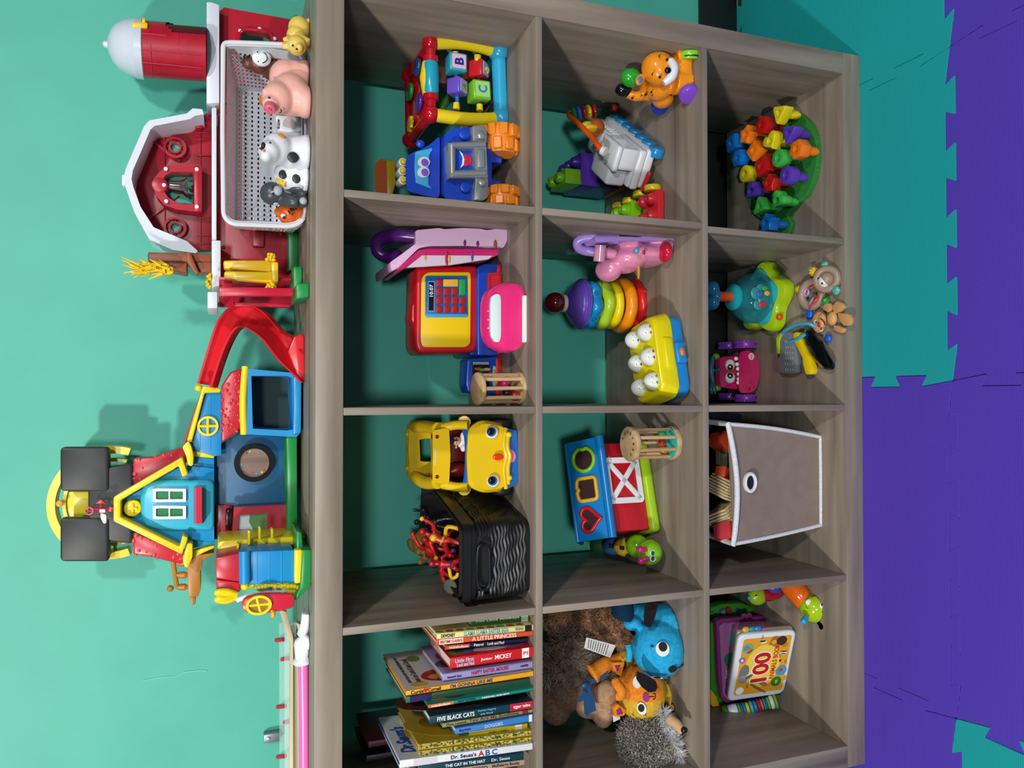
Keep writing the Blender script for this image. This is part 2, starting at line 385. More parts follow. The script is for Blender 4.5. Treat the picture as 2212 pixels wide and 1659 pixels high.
# gambrel gable
GO=[(437,236),(416,234),(404,245),(323,260),(311,273),(271,366),(266,390),(271,404),(290,458),(323,518),(373,540),(423,547)]
GI=[(440,247),(421,250),(411,257),(334,272),(325,280),(287,368),(284,387),(288,404),(303,446),(332,491),(404,521),(427,542)]
part(bn,'gable_wall',rd,lambda b:pz(b,[(458,240)]+GI+[(458,540)],YB+.03,.02,.001))
def f(b):
    n=len(GO); o=PW(GO,.29); i=PW(GI,.29); vs=o+i+[p+Y_*.075 for p in o]+[p+Y_*.075 for p in i]; fs=[]
    for k in range(n-1): fs+=[[k,k+1,n+k+1,n+k],[2*n+k,3*n+k,3*n+k+1,2*n+k+1],[k,2*n+k,2*n+k+1,k+1],[n+k,n+k+1,3*n+k+1,3*n+k]]
    fs+=[[0,n,3*n,2*n],[n-1,3*n-1,4*n-1,2*n-1][:0] or [n-1,2*n-1,4*n-1,3*n-1]]; b.add(vs,fs); pz(b,[(263,377),(270,377),(270,401),(263,401)],.30,.02)
part(bn,'gable_trim',wb_,f)
def f(b,y):
        rngz(b,378,y,YB+.012,23,18,.018); rngz(b,378,y,YB+.012,13,9,.018)
        for a in range(4):
            k=mp(378,y,YB); c=W(378,y,YB+.021); d=V((math.cos(a*PI/2),0,math.sin(a*PI/2))); b.cyl(c+d*12*k,c+d*20*k,.0035,n=8)
each(bn,'round_window',rb,((318,),(491,)),f)
each(bn,'window_backing',wallm,((318,),(491,)),lambda b,y:dsk(b,378,y,YB+.024,18,.003))
def f(b):
    for x in (355,432): pz(b,[(x,252),(x+1.6,252),(x+1.6,530),(x,530)],YB+.026,.006,.0005)
    for y in (300,335,470,508,285,525): pz(b,[(425,y),(425,y+1.4),(457,y+1.4),(457,y)],YB+.026,.006,.0005)
    for y in (240,262): pz(b,[(421+(y-240)*.3,y),(437,y),(437,y+14),(421,y+14)],YB+.012,.02,.002)
    for p in ([(318,300),(322,296),(392,345),(388,350)],[(318,470),(322,474),(392,425),(388,420)]): pz(b,p,YB+.024,.006,.001)
part(bn,'plank_ribs',rb,f)
def f(b):
    o=[(435,359),(432,355),(400,354),(366,356),(344,371),(331,388),(330,404),(338,424),(354,442),(380,452),(404,455),(432,459),(436,455),(436,400)]
    i=[(417,373),(412,372),(390,371),(372,371),(358,378),(352,386),(352,402),(356,416),(364,427),(382,438),(400,441),(416,441),(418,440),(418,400)]
    frame(b,o,i,YB-.012,.035); pz(b,[(418,357),(436,357),(436,457),(418,457)],YB-.016,.03,.003); dsk(b,345,399,YB-.014,16,.03)
part(bn,'bell_arch',rb,f)
part(bn,'arch_backing',wallm,lambda b:pz(b,[(417,373),(390,371),(372,371),(358,378),(350,390),(350,402),(364,427),(382,438),(417,441)],YB+.024,.004,.0005))
each(bn,'screw_cap',wb_,((358,364),(425,365),(354,399),(359,434),(425,446)),lambda b,x,y:dsk(b,x,y,YB-.019,4.3,.006))
def f(b):
    k=mp(385,403,YB); c=W(362,401,YB-.004); ax=W(400,405,YB-.004)-c
    b.lathe(c,ax,[(5*k,-4*k),(5*k,0),(10*k,3*k),(11*k,6*k),(13*k,24*k),(16*k,31*k),(21*k,36*k),(22*k,39*k),(17*k,38*k)],28); b.cyl(c+ax.normalized()*38*k,c+ax.normalized()*46*k,1.4*k); b.sph(c+ax.normalized()*46*k,3*k)
part(bn,'bell',P('d8d4d0',.12,1),f)
# silo
def f(b,r0=1.0):
    k=mp(400,118,.31); c=W(446,116,.31); t=W(300,106,.31); n=40; m=22; R=57*k*r0; vs=[];fs=[]
    for j in range(m+1):
        p=c.lerp(t,j/m)
        for i in range(n): a=2*PI*i/n; vs.append(p+V((R*math.cos(a),R*math.sin(a),0)))
    for j in range(m):
        for i in range(n):
            a=(2*PI*(i+.5)/n); da=abs((a-R_(325)+PI)%(2*PI)-PI); h=(j+.5)/m
            if r0==1 and h<.57 and da<R_(38)*min(1,max(0,(.6-h)*6))**.5: continue
            fs.append([j*n+i,j*n+(i+1)%n,(j+1)*n+(i+1)%n,(j+1)*n+i])
    b.add(vs,fs)
    if r0==1:
        for h in (.25,.5,.75):
            pass
silo=part(bn,'silo',noisemat('red_silo','a81029','b8152f',40,.35),f); part(silo,'silo_shade_shell',P('5a0812',.6),f,.93)  # inner shell in darkened red: shade inside the opening put into the colour
def f(b):
    k=mp(300,106,.31); c=W(312,107,.31); ax=W(230,96,.31)-c
    b.lathe(c,ax,[(59*k,0),(62*k,2*k),(62*k,16*k),(60*k,18*k),(57*k,32*k),(48*k,50*k),(34*k,62*k),(16*k,70*k),(8*k,71*k),(7*k,78*k),(3*k,81*k),(0,81*k)],32)
dm=part(bn,'silo_dome',wl,f)
part(bn,'lever',yb,lambda b:(pz(b,[(283,46),(319,48),(319,60),(285,60)],.26,.02,.003,.003),pz(b,[(306,37),(315,37),(315,50),(306,50)],.26,.016,.003)))
def f(b):
    k=mp(400,118,.31)
    for h,y0,y1 in ((330,120,172),(388,98,128),(388,128,174),(432,130,176)): b.tube([W(h,y,.31)-Y_*math.sqrt(max(1,57.5**2-(y-110)**2))*k for y in range(y0,y1,8)],.0008,5)
    for y in (96,128,150): b.tube([W(h,y+(h-300)*.09,.31)-Y_*math.sqrt(max(1,57.5**2-(y-108)**2))*k for h in range(304,446,12) if not(y==96 and h>365)],.0008,5)
part(silo,'brick_seams',P('c8284a',.4),f)
# left wing: open red frame, trough, hayloft
def f(b):
    pz(b,[(473,620),(634,622),(634,640),(473,640)],.11,.014,.002); pz(b,[(473,598),(630,600),(630,606),(473,604)],.22,.1,.001)
    pz(b,[(470,652),(628,655),(628,664),(470,662)],.24,.014,.002); pz(b,[(473,600),(500,600),(505,640),(505,663),(473,663)],.235,.012,.002)
    pz(b,[(474,558),(630,560),(630,660),(474,660)],.33,.02,.001)
part(bn,'wing_frame',P('c9173a',.32),f)
part(bn,'feed_chute',P('f1c81c',.3),lambda b:(pz(b,[(482,562),(586,562),(600,566),(600,586),(586,588),(484,580)],.20,.03,.004),pz(b,[(484,585),(575,587),(596,585),(599,607),(575,610),(484,602)],.17,.02,.004),
   pz(b,[(586,565),(602,565),(602,610),(586,610)],.16,.08,.004)))
def f(b):
    random.seed(3)
    for cx,cy in ((585,556),(585,618)):
        for i in range(26): bal(b,cx+random.uniform(-9,9),cy+random.uniform(-7,6),.165+random.uniform(0,.02),random.uniform(2.5,4.5),8)
    for i in range(24): bal(b,451+random.uniform(-4,5),592+i*1.3,.2+random.uniform(-.004,.01),random.uniform(3,5),8)
part(bn,'hay_tuft',yb,f)
part(bn,'hayloft_box',br,lambda b:(pz(b,[(319,544),(456,548),(456,566),(319,564)],.25,.06,.003),pz(b,[(319,546),(404,546),(404,590),(330,574)],.26,.05,.003),pz(b,[(404,544),(411,544),(430,590),(424,594),(404,566)],.235,.02,.002),pz(b,[(412,560),(456,560),(456,588),(428,588)],.255,.04,.002)))
def f(b):
    random.seed(5)
    for i in range(70):
        t=random.random(); x=300+75*t; y=580+random.uniform(-9,11)
        p=W(x,y,.225+random.uniform(-.01,.01)); b.cyl(p,p+V((random.uniform(-.012,.012),random.uniform(-.008,.004),random.uniform(.012,.032))),.0026,.0007,6)
    pz(b,[(345,572),(352,567),(376,582),(376,592),(362,594),(340,592)],.222,.016,.003)
part(bn,'hay_sheaf',P('f3cf1f',.4),f)
# white basket lying on its side
bk=thing('storage_basket','white perforated plastic basket tipped on its side among the toy farm animals','basket',(1.2,.2,ZT))
BO=[(482,100),(486,93),(500,92),(560,94),(625,97),(645,104),(657,125),(661,160),(662,440),(658,470),(644,484),(625,489),(505,484),(490,476),(483,462),(481,300)]
o=rnd(PW(BO,.15),.012,3); cen=sum(o,V())/len(o)
def lat(b,A,Bv,Cv,Dv,nu,nv,fu=.62,fv=.45,hole=lambda u,v:True):
    "a panel A B C D pierced by rows of slots"
    q=lambda u,v:(A*(1-u)+Bv*u)*(1-v)+(Dv*(1-u)+Cv*u)*v
    for i in range(nu):
        for j in range(nv):
            u0,u1,v0,v1=i/nu,(i+1)/nu,j/nv,(j+1)/nv; a=(1-fu)/2/nu; c=(1-fv)/2/nv
            O=[q(u0,v0),q(u1,v0),q(u1,v1),q(u0,v1)]
            if not hole(i,j): b.add(O,[[0,1,2,3]]); continue
            I=[q(u0+a,v0+c),q(u1-a,v0+c),q(u1-a,v1-c),q(u0+a,v1-c)]; b.add(O+I,[[0,1,5,4],[1,2,6,5],[2,3,7,6],[3,0,4,7]])
bp=P('dfe2ea',.35)
def f(b): b.tube(o,.0042,8,True); b.ring(o,[cen+(p-cen)*.965 for p in o],(0,.012,0))
part(bk,'rim',bp,f)
def f(b):
    x0=min(p.x for p in o)+.008;x1=max(p.x for p in o)-.008;z0=ZT+.006;z1=max(p.z for p in o)-.006; ya,yc=.155,.318; e=.018
    q=[(x0,z0),(x1,z0),(x1,z1),(x0,z1)]; k=[(x0+e,z0+.004),(x1-e,z0+.004),(x1-e,z1-e),(x0+e,z1-e)]
    for i,(nu,nv) in enumerate(((34,12),(16,12),(40,13),(16,12))):
        a,c=q[i],q[(i+1)%4]; d,g=k[(i+1)%4],k[i]
        lat(b,V((a[0],ya,a[1])),V((c[0],ya,c[1])),V((d[0],yc,d[1])),V((g[0],yc,g[1])),nu,nv,.5,.4,lambda u,v:1<v<11 and u not in(0,))
    lat(b,V((k[0][0],yc,k[0][1])),V((k[1][0],yc,k[1][1])),V((k[2][0],yc,k[2][1])),V((k[3][0],yc,k[3][1])),30,9,.5,.28,lambda u,v:not(11<u<18 and v<5))
part(bk,'basket_wall',bp,f)
part(bk,'handle_hole',P('8a1526',.5),lambda b:pz(b,[(580,100),(600,100),(612,106),(612,128),(580,128)],.185,.002,.001,.006))
# ---------------------------------------------------------------- toy animals by the basket
def eye(root,x,y,Y,r,c='101010',nm='eye'):
    return part(root,nm,P(c,.2),lambda b:bal(b,x,y,Y,(r,r*.5,r),12))
def w(x,y,Y): return W(x,y,Y)
an='toy animals around the white basket'
# yellow lion cub
t=thing('toy_cub','small yellow cub figure standing at the right end of the shelf top','toy animal',F(668,75,ZT),group=an); m=P('e6c65c',.4)
blob(t,'body',m,[('s',w(646,62,.1),(.021,.017,.018)),('s',w(640,78,.095),(.018,.016,.016)),('s',w(641,98,.07),(.0165,.016,.016)),('s',w(646,104,.058),(.008,.009,.007)),
  ('t',[w(650,52,.1),w(667,52,.1)],[.009,.006]),('t',[w(650,60,.115),w(668,62,.11)],[.009,.006]),('t',[w(648,84,.085),w(669,92,.075)],[.009,.006]),('t',[w(650,90,.1),w(667,104,.095)],[.008,.0055]),
  ('s',w(621,86,.08),(.006,.004,.008)),('s',w(617,100,.07),(.006,.004,.007)),('s',w(667,47,.1),(.006,.008,.004))],.0018,4)
part(t,'ear_lining',P('e8ad86',.5),lambda b:bal(b,622.5,87,.074,(3.8,2,4.6)))
part(t,'eye',P('f4f6f8',.2),lambda b:bal(b,631,97,.0575,(3.6,3,4.4))); part(t,'pupil',P('10151a',.2),lambda b:bal(b,632,98,.0545,(2,2.2,2.6)))
part(t,'nose',P('14100f',.3),lambda b:bal(b,641,106,.051,(2,2,2.6)))
# brown horse with a white face, lying inside the basket
t=thing('toy_horse','brown toy animal with round white smiling face inside the basket','toy animal',W(640,125,.2),group=an)
blob(t,'body',P('6b3a26',.4),[('s',w(590,140,.215),(.03,.026,.026)),('s',w(612,132,.215),(.026,.026,.028)),('s',w(640,124,.21),(.022,.022,.016)),('s',w(562,130,.205),(.026,.02,.022)),('s',w(537,136,.2),(.012,.01,.012))],.0025)
part(t,'muzzle',P('e6ecee',.35),lambda b:bal(b,565,125,.175,(19,10,20)))
part(t,'horn',P('1b1716',.4),lambda b:bal(b,533,122,.195,(7,6,8))); part(t,'hoof',P('1b1716',.4),lambda b:bal(b,650,138,.19,(9,6,14)))
part(t,'smile',P('15181a',.4),lambda b:(tub(b,[(569,113,.1628),(575,118,.163),(577,126,.1627),(574,133,.163),(567,136,.1622)],.0009,6,False,4)));each(t,'eye',P('15181a',.4),((556,112,.1625),(558,133,.1615)),lambda b,x,y,Y:bal(b,x,y,Y,1.6))
# pink pig
t=thing('toy_pig','pink toy pig with raised snout standing in front of the basket','toy animal',F(670,200,ZT),group=an); m=P('f0b3a8',.4)
blob(t,'body',m,[('s',w(618,170,.115),(.032,.03,.028)),('s',w(640,168,.115),(.03,.028,.03)),('s',w(654,162,.115),(.026,.026,.02)),('s',w(628,205,.09),(.036,.032,.032)),('s',w(600,212,.075),(.026,.026,.026)),('s',w(585,224,.062),(.013,.016,.014)),
 ('s',w(648,215,.085),(.028,.03,.024)),('s',w(660,222,.08),(.026,.026,.017)),('t',[w(598,185,.08),w(576,178,.08)],[.009,.003]),('t',[w(590,196,.065),w(566,196,.06)],[.008,.003])],.0025,8)
part(t,'snout',P('e0647f',.35),lambda b:b.cyl(w(584,228,.055),w(583,238,.047),.0095,.0088,20,.002))
part(t,'eye',P('241a30',.2),lambda b:bal(b,581.5,211,.0475,(2.2,2,3.2)))
part(t,'smile',P('331418',.4),lambda b:tub(b,[(606,236,.055),(608,239,.054),(607,242,.054),(603,244,.055)],.0009,6,False,4))
each(t,'nostril',P('331018',.4),((582,234),(586,237)),lambda b,x,y:bal(b,x,y,.0445,1.3))
# orange ball head
b=B(); b.sph(W(574,217,.19),.012,16); b.sph(W(590,217,.2),(.014,.012,.02),14)
solo(b,'toy_duckling',P('c9781c',.4),'orange brown round-headed toy peeking from behind the pink pig','toy animal',W(600,217,.2),an)
# white gadget with a lens
t=thing('toy_monitor','small white rounded gadget with a grey lens lying in the basket','toy gadget',W(650,262,.2))
q=[(595,251),(600,247),(645,246),(653,256),(655,272),(648,284),(620,286),(601,282)]
part(t,'case',P('e9ebf2',.3),lambda b:pz(b,q,.185,.035,.004,.004)); part(t,'lens',P('c9b9bd',.15),lambda b:b.cyl(w(625,269,.183),w(625,269,.19),.0115,n=24))
part(t,'strap',P('8b8f7c',.6),lambda b:pz(b,[(597,246),(610,242),(645,242),(655,252),(652,256),(640,248),(612,248)],.18,.02,.001))
text(t,'II9OSOW',W(601.5,268,.1838),X_,Z_,.017,.0042,P('20304a',.5))
# cow, front half and rear half
t=thing('toy_cow','front half of a white toy cow with an orange ear and black patch','toy animal',F(674,330,ZT),group=an); m=P('e6e9f2',.38)
blob(t,'body',m,[('s',w(645,330,.1),(.028,.03,.026)),('s',w(660,330,.095),(.03,.03,.016)),('s',w(625,332,.1),(.028,.028,.026)),('s',w(598,322,.085),(.027,.026,.025)),('s',w(582,328,.07),(.018,.02,.018)),('s',w(575,337,.06),(.011,.012,.01)),('s',w(668,322,.1),(.025,.026,.01))],.0025,7)
part(t,'ear',P('e98f2a',.35),lambda b:bal(b,604,304,.07,(17,8,13),18,M.Rotation(.4,3,'Y')))
each(t,'horn',P('17181b',.35),((569,315,.055,(8,5,5)),(565,321,.052,(3,3,5))),lambda b,*a:bal(b,*a))
part(t,'eye',P('221c2c',.2),lambda b:bal(b,583.5,308+.5,.0535,(2,2,2.6))); part(t,'nostril',P('ea8a52',.4),lambda b:bal(b,569.5,325,.0485,(3.4,3,2.8)))
part(t,'patch',P('22252a',.4),lambda b:bal(b,633,340,.0705,(12,2.5,12)))
t=thing('toy_cow','rear half of a white toy cow with two black patches beside the gorilla','toy animal',F(668,380,ZT),group=an)
blob(t,'body',m,[('s',w(625,380,.125),(.028,.03,.026)),('s',w(645,382,.12),(.027,.028,.026)),('s',w(658,384,.115),(.026,.026,.014))],.0025,7)
each(t,'patch',P('2b2e35',.4),((611,377,.0985),(640,386,.094)),lambda b,x,y,Y:bal(b,x,y,Y,(10,2.5,9)))
part(t,'tail',P('eebf22',.4),lambda b:tub(b,[(600,382,.12),(606,392,.11),(618,398,.105)],.005,8,False,3))
# gorilla
t=thing('toy_gorilla','dark grey toy gorilla with pale face seated in the basket','toy animal',F(660,420,ZT),group=an); m=P('43484e',.35); g=P('a9adb2',.35)
blob(t,'body',m,[('s',w(628,418,.14),(.022,.022,.026)),('s',w(645,418,.14),(.024,.024,.018)),('s',w(588,418,.13),(.02,.02,.02)),('s',w(577,418,.132),(.015,.016,.012)),('t',[w(615,404,.13),w(640,404,.115),w(655,405,.11)],[.011,.01,.008]),('t',[w(612,432,.13),w(630,436,.112),w(645,438,.108)],[.012,.011,.008]),
 ('t',[w(650,410,.125),w(657,406,.108)],[.012,.01]),('t',[w(650,430,.125),w(657,438,.108)],[.012,.01])],.0022,5)
part(t,'face',g,lambda b:(bal(b,589,415,.116,(8,7,10)),bal(b,600,412,.113,(11,8,10))))
each(t,'hand',g,((652,402,.104,(6,6,7)),(655,434,.1,(8,6,8))),lambda b,*a:bal(b,*a)); part(t,'ear',g,lambda b:bal(b,596,440,.125,(5,4,6)))
each(t,'eye',P('101014',.2),((589,404.5),(590,418)),lambda b,x,y:bal(b,x,y,.109,2.2))
# tiger
t=thing('toy_tiger','orange toy tiger head poking out beside the gorilla in the basket','toy animal',F(655,458,ZT),group=an)
blob(t,'body',P('e2661b',.38),[('s',w(622,460,.16),(.021,.02,.018)),('s',w(642,462,.165),(.018,.02,.018)),('s',w(602,458,.16),(.008,.008,.008)),('s',w(640,446,.16),(.014,.014,.012))],.0022,5)
part(t,'muzzle',P('e8e2da',.4),lambda b:bal(b,612,466,.142,(5,5,6)))
part(t,'nose',P('17120f',.4),lambda b:bal(b,614,470,.1375,(3,3,3.4))); part(t,'eye',P('17120f',.4),lambda b:bal(b,631,463,.1385,(1.6,2,2)))
each(t,'stripe',P('17120f',.4),((626,450),(631,448),(636,446),(622,455)),lambda b,x,y:tub(b,[(x,y,.139),(x+5,y+7,.1385)],.0011,6))
# ---------------------------------------------------------------- playhouse, slide
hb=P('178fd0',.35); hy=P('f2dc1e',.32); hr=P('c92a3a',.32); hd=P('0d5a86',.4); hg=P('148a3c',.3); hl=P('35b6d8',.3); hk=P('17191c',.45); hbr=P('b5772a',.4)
t=thing('toy_playhouse','large blue and yellow toy playhouse with tall black panels, left of the barn','toy house',(.6,.2,ZT))
def bumps(b,poly,Y,n,seed,r=(2.5,6)):
    random.seed(seed); xs=[p[0] for p in poly]; ys=[p[1] for p in poly]; done=[]
    def inside(x,y):
        c=False
        for i in range(len(poly)):
            (x1,y1),(x2,y2)=poly[i-1],poly[i]
            if (y1>y)!=(y2>y) and x<(x2-x1)*(y-y1)/(y2-y1)+x1: c=not c
        return c
    for _ in range(n*14):
        x,y=random.uniform(min(xs),max(xs)),random.uniform(min(ys),max(ys)); q=random.uniform(*r)
        if inside(x,y) and all((x-a)**2+(y-c)**2>(q+d)**2*.8 for a,c,d in done): done.append((x,y,q)); bal(b,x,y,Y,(q,q*.35,q),10)
        if len(done)>=n: break
# yellow hoop and black roof panels behind
def f(b):
    c=W(240,1086,.33); k=mp(240,1086,.33); n=44; rs=[]
    for i in range(n+1):
        a=R_(-108)+R_(216)*i/n; d=V((math.sin(a),0,math.cos(a))); rs.append([c+d*r*k+Y_*y for r,y in ((122,0),(122,.035),(106,.035),(106,0))])
    b.loft(rs); pz(b,[(140,1062),(205,1062),(205,1110),(140,1120)],.345,.015,.002)
    for i in range(3,n-3,4):
        a=R_(-108)+R_(216)*i/n; d=V((math.sin(a),0,math.cos(a)))
        if abs(a)>.55: b.cyl(c+d*106*k+Y_*.02,c+d*92*k+Y_*.02,.003,n=6)
    rs=[]
    for i in range(n+1):
        a=R_(-108)+R_(216)*i/n; d=V((math.sin(a),0,math.cos(a)))
        if abs(a)>.6 or 1: rs.append([c+d*r*k+Y_*y for r,y in ((95,.01),(95,.03),(88,.03),(88,.01))])
    b.loft(rs)
hoop=part(t,'hoop',hy,f)
each(hoop,'peg_cap',P('d99a1c',.4),((176,1129),(233,1194),(128,1088)),lambda b,x,y:dsk(b,x,y,.325,7,.006))
def f(b,pts): b.prism(rnd(PW(pts,.295),.008,4),(0,.022,0),.003)
each(t,'roof_panel',hk,(([(130,966),(236,966),(236,1061),(130,1061)],),([(130,1119),(236,1119),(236,1213),(130,1213)],)),f)
part(t,'roof_board',hk,lambda b:pz(b,[(190,1052),(237,1008),(288,1002),(288,1175),(237,1170),(190,1130)],.297,.02,.003,.008))
# weathervane
def f(b): tub(b,[(243,1100,.26),(196,1100,.26)],.0028,8); dsk(b,240,1100,.255,6,.01); tub(b,[(219,1084,.26),(219,1112,.26)],.0026,8); pz(b,[(205,1088),(230,1088),(219,1078)],.257,.006,.001); rngz(b,192,1104,.257,9,6,.006); tub(b,[(184,1104,.26),(200,1104,.26)],.0016,6)
vane=part(t,'weathervane',P('c01f35',.3),f)
part(vane,'pointer',P('e9edf2',.3),lambda b:(pz(b,[(214,1100),(228,1100),(228,1108),(214,1108)],.253,.012,.002),pz(b,[(217,1108),(230,1112),(230,1130),(224,1132),(217,1120)],.255,.01,.004,.003)))
# red bumpy side roofs and yellow gable
RR=[(287,990),(330,988),(393,966),(404,985),(402,1004),(287,1048)]; RL=[(287,1150),(400,1190),(403,1206),(396,1222),(330,1204),(287,1199)]
for poly,sd in ((RR,1),(RL,2)):
    b=B(); pz(b,poly,.255,.03,.004); bumps(b,poly,.256,26,sd); b.obj('side_roof',hr,t)
GO=[(245,1074),(393,988),(406,1025),(394,1031),(386,1007),(260,1081),(260,1117),(388,1181),(394,1156),(406,1162),(393,1198),(245,1126)]
part(t,'gable_trim',hy,lambda b:pz(b,GO,.205,.04,.003,.003))
each(t,'eave',hy,(([(393,966),(407,952),(414,966),(418,985),(417,1007),(405,1006),(402,985)],),([(394,1208),(404,1172),(416,1174),(416,1204),(405,1228),(398,1224)],)),lambda b,p:pz(b,p,.215,.05,.004,.004))
part(t,'front_wall',hb,lambda b:(pz(b,[(262,1082),(386,1010),(404,1024),(404,1005),(463,1012),(463,1170),(404,1165),(388,1180),(262,1116)],.24,.02,.001),pz(b,[(416,970),(463,988),(463,1172),(416,1185)],.25,.03,.001)))
part(t,'front_panel',hl,lambda b:pz(b,[(302,1068),(312,1045),(345,1036),(463,1037),(463,1146),(345,1146),(312,1136),(302,1112)],.226,.02,.008,.012,4))
for y in (1070,1107):
    o=[(330,y-14),(340,y-15),(402,y-14),(402,y+14),(340,y+15),(330,y+14)]; i=[(337,y-8),(344,y-9),(395,y-8),(395,y+8),(344,y+9),(337,y+8)]
    wn=part(t,'arch_window',P('dfe6f0',.25),lambda b:(frame(b,o,i,.219,.01),pz(b,[(364,y-9),(368,y-9),(368,y+9),(364,y+9)],.22,.006,.0005)))
    part(wn,'pane',P('1f7d4a',.2),lambda b:pz(b,i,.2235,.003,0))
part(t,'awning',P('c9324a',.3),lambda b:b.loft([[W(x,y,Y) for x,Y in ((418,.226),(424,.205),(436,.198),(438,.226))] for y in (1052,1091.5,1131)]))
part(t,'round_badge',hy,lambda b:(dsk(b,286,1098,.226,18,.015,.003),pz(b,[(276,1096),(297,1096),(297,1101),(276,1101)],.223,.004,.001),pz(b,[(284,1088),(289,1088),(289,1109),(284,1109)],.223,.004,.001)))
each(t,'corner_trim',hy,(([(417,972),(463,981),(463,990),(417,986)],),([(417,1190),(463,1178),(463,1184),(440,1194),(417,1206)],)),lambda b,p:pz(b,p,.24,.02,.002))
# right wing
part(t,'wing_wall',hb,lambda b:(pz(b,[(441,846),(478,846),(478,984),(463,986),(409,968),(405,955)],.235,.02,.001)))
each(t,'plank_seam',P('0f6fa6',.4),((432,),(455,)),lambda b,x:pz(b,[(x,880 if x<440 else 850),(x+.9,880 if x<440 else 850),(x+.9,974),(x,972)],.2343,.003,0))
part(t,'wing_trim',hy,lambda b:pz(b,[(438,833),(477,839),(477,848),(442,849),(414,957),(403,953)],.222,.03,.003))
part(t,'finial',hy,lambda b:(bal(b,429,838,.225,8)))
part(t,'wing_ridge',P('9c1c30',.4),lambda b:pz(b,[(434,846),(438,846),(404,955),(395,958)],.24,.03,.002))
def wh(b,x,y,Y,r):
    rngz(b,x,y,Y,r,r*.78,.006)
    for a in (0,PI/2):
        k=mp(x,y,Y); d=V((math.cos(a),0,math.sin(a)))*r*.8*k; b.cyl(W(x,y,Y)+Y_*.003-d,W(x,y,Y)+Y_*.003+d,.0026,n=8)
part(t,'round_window',hy,lambda b:wh(b,449,920.5,.229,21.5))
RP=[(478,834),(498,804),(523,794),(523,925),(510,936),(478,958)]
b=B(); pz(b,RP,.20,.05,.006); bumps(b,RP,.2,40,3,(1.8,5)); b.obj('wing_roof',hr,t)
part(t,'roof_bar',hy,lambda b:tub(b,[(530,792,.195),(525,865,.19),(527,938,.195)],.0062,14,False,6))
WO=[(530,796),(640,806),(652,812),(650,934),(640,944),(530,938)]; WI=[(543,812),(620,812),(630,816),(632,928),(620,930),(546,926)]
part(t,'window_box',hb,lambda b:(frame(b,rnd(WO,0) if 0 else WO,WI,.19,.10),pz(b,[(633,812),(652,812),(651,936),(633,940)],.178,.03,.004)))
part(t,'box_lining',P('12372f',.6),lambda b:pz(b,[(535,800),(640,806),(640,940),(535,936)],.29,.004,0))
# dark open middle with a round mirror and a red cabinet
part(t,'middle_wall',hd,lambda b:pz(b,[(463,975),(480,957),(510,940),(522,932),(640,946),(634,1165),(463,1165)],.27,.02,.001))  # house blue darkened in the colour to stand for the shade inside
def f(b): rngz(b,549,1000,.252,41,31,.018,44)
mr=part(t,'mirror_frame',P('101214',.2),f)
pk=bpy.data.materials.get('x') or noisemat('printed_planks','6d5344','a58e7c',30,.3,(1,1,.05))
mg=part(mr,'mirror_picture',pk,lambda b:dsk(b,549,1000,.258,32,.004,0))
each(mr,'confetti',P('c2324a',.4),((532,980),(545,1022),(570,1015)),lambda b,x,y:bal(b,x,y,.2575,(2.6,.6,2.6),8)); each(mr,'confetti',P('3a8fc4',.4),((523,1003),(555,1023),(560,978)),lambda b,x,y:bal(b,x,y,.2575,(2.6,.6,2.6),8))
each(mr,'confetti',P('d8c23a',.4),((566,1020),(540,975)),lambda b,x,y:bal(b,x,y,.2575,(2.4,.6,2.4),8))
def f(b): frame(b,[(505,1096),(620,1090),(618,1168),(500,1168)],[(516,1114),(577,1108),(577,1145),(514,1145)],.235,.02); pz(b,[(466,1090),(502,1092),(502,1165),(466,1165)],.262,.006,.001)
cb=part(t,'red_cabinet',P('a8142a',.3),f)
part(cb,'screen',P('c8d8e4',.2),lambda b:pz(b,[(514,1108),(546,1108),(546,1146),(514,1146)],.243,.004,0)); part(cb,'screen_field',P('5f8f58',.2),lambda b:pz(b,[(540,1107),(579,1107),(579,1146),(548,1146),(538,1128)],.2415,.003,0))
part(cb,'lever',P('121416',.25),lambda b:(bal(b,494,1103,.24,6.5),pz(b,[(487,1106),(497,1106),(497,1143),(487,1143)],.245,.01,.002)))
part(t,'lawn',hg,lambda b:pz(b,[(618,940),(642,940),(643,1165),(620,1165)],.20,.16,.003))
# left wing with the open door
part(t,'tower',hy,lambda b:(pz(b,[(470,1172),(480,1168),(640,1158),(646,1196),(470,1204)],.14,.10,.004),pz(b,[(636,1188),(653,1187),(655,1259),(636,1262)],.055,.02,.003)))
each(t,'tower_peg',hy,((535,1146,1178),(558,1138,1166),(585,1142,1164),(511,1174,1192)),lambda b,x,y0,y1:pz(b,[(x,y0),(x+6,y0),(x+6,y1),(x,y1)],.115,.02,.002))
part(t,'tower_roof',hr,lambda b:(pz(b,[(465,1206),(520,1194),(520,1258),(466,1250)],.07,.08,.003),pz(b,[(466,1252),(520,1258),(520,1280),(468,1290)],.075,.07,.004)))
part(t,'tower_wall',hb,lambda b:pz(b,[(520,1192),(635,1188),(636,1258),(522,1264)],.065,.07,.002))
each(t,'plank_seam',P('3aa4dd',.3),((554,),(581,),(607,)),lambda b,x:pz(b,[(x,1191),(x+1.6,1191),(x+1.6,1258),(x,1260)],.0638,.003,0))
part(t,'roller',hb,lambda b:tub(b,[(528,1190,.06),(529,1260,.06)],.0085,16))
def f(b):
    random.seed(8)
    for x in range(532,648,7): bal(b,x,1266+random.uniform(-2,4),.07,random.uniform(4,6.5),10)
    for x in range(618,646,6): bal(b,x,1277,.075,5,10)
    bal(b,529,1266,.066,(9,8,9),14)
part(t,'stone_trim',hy,f)
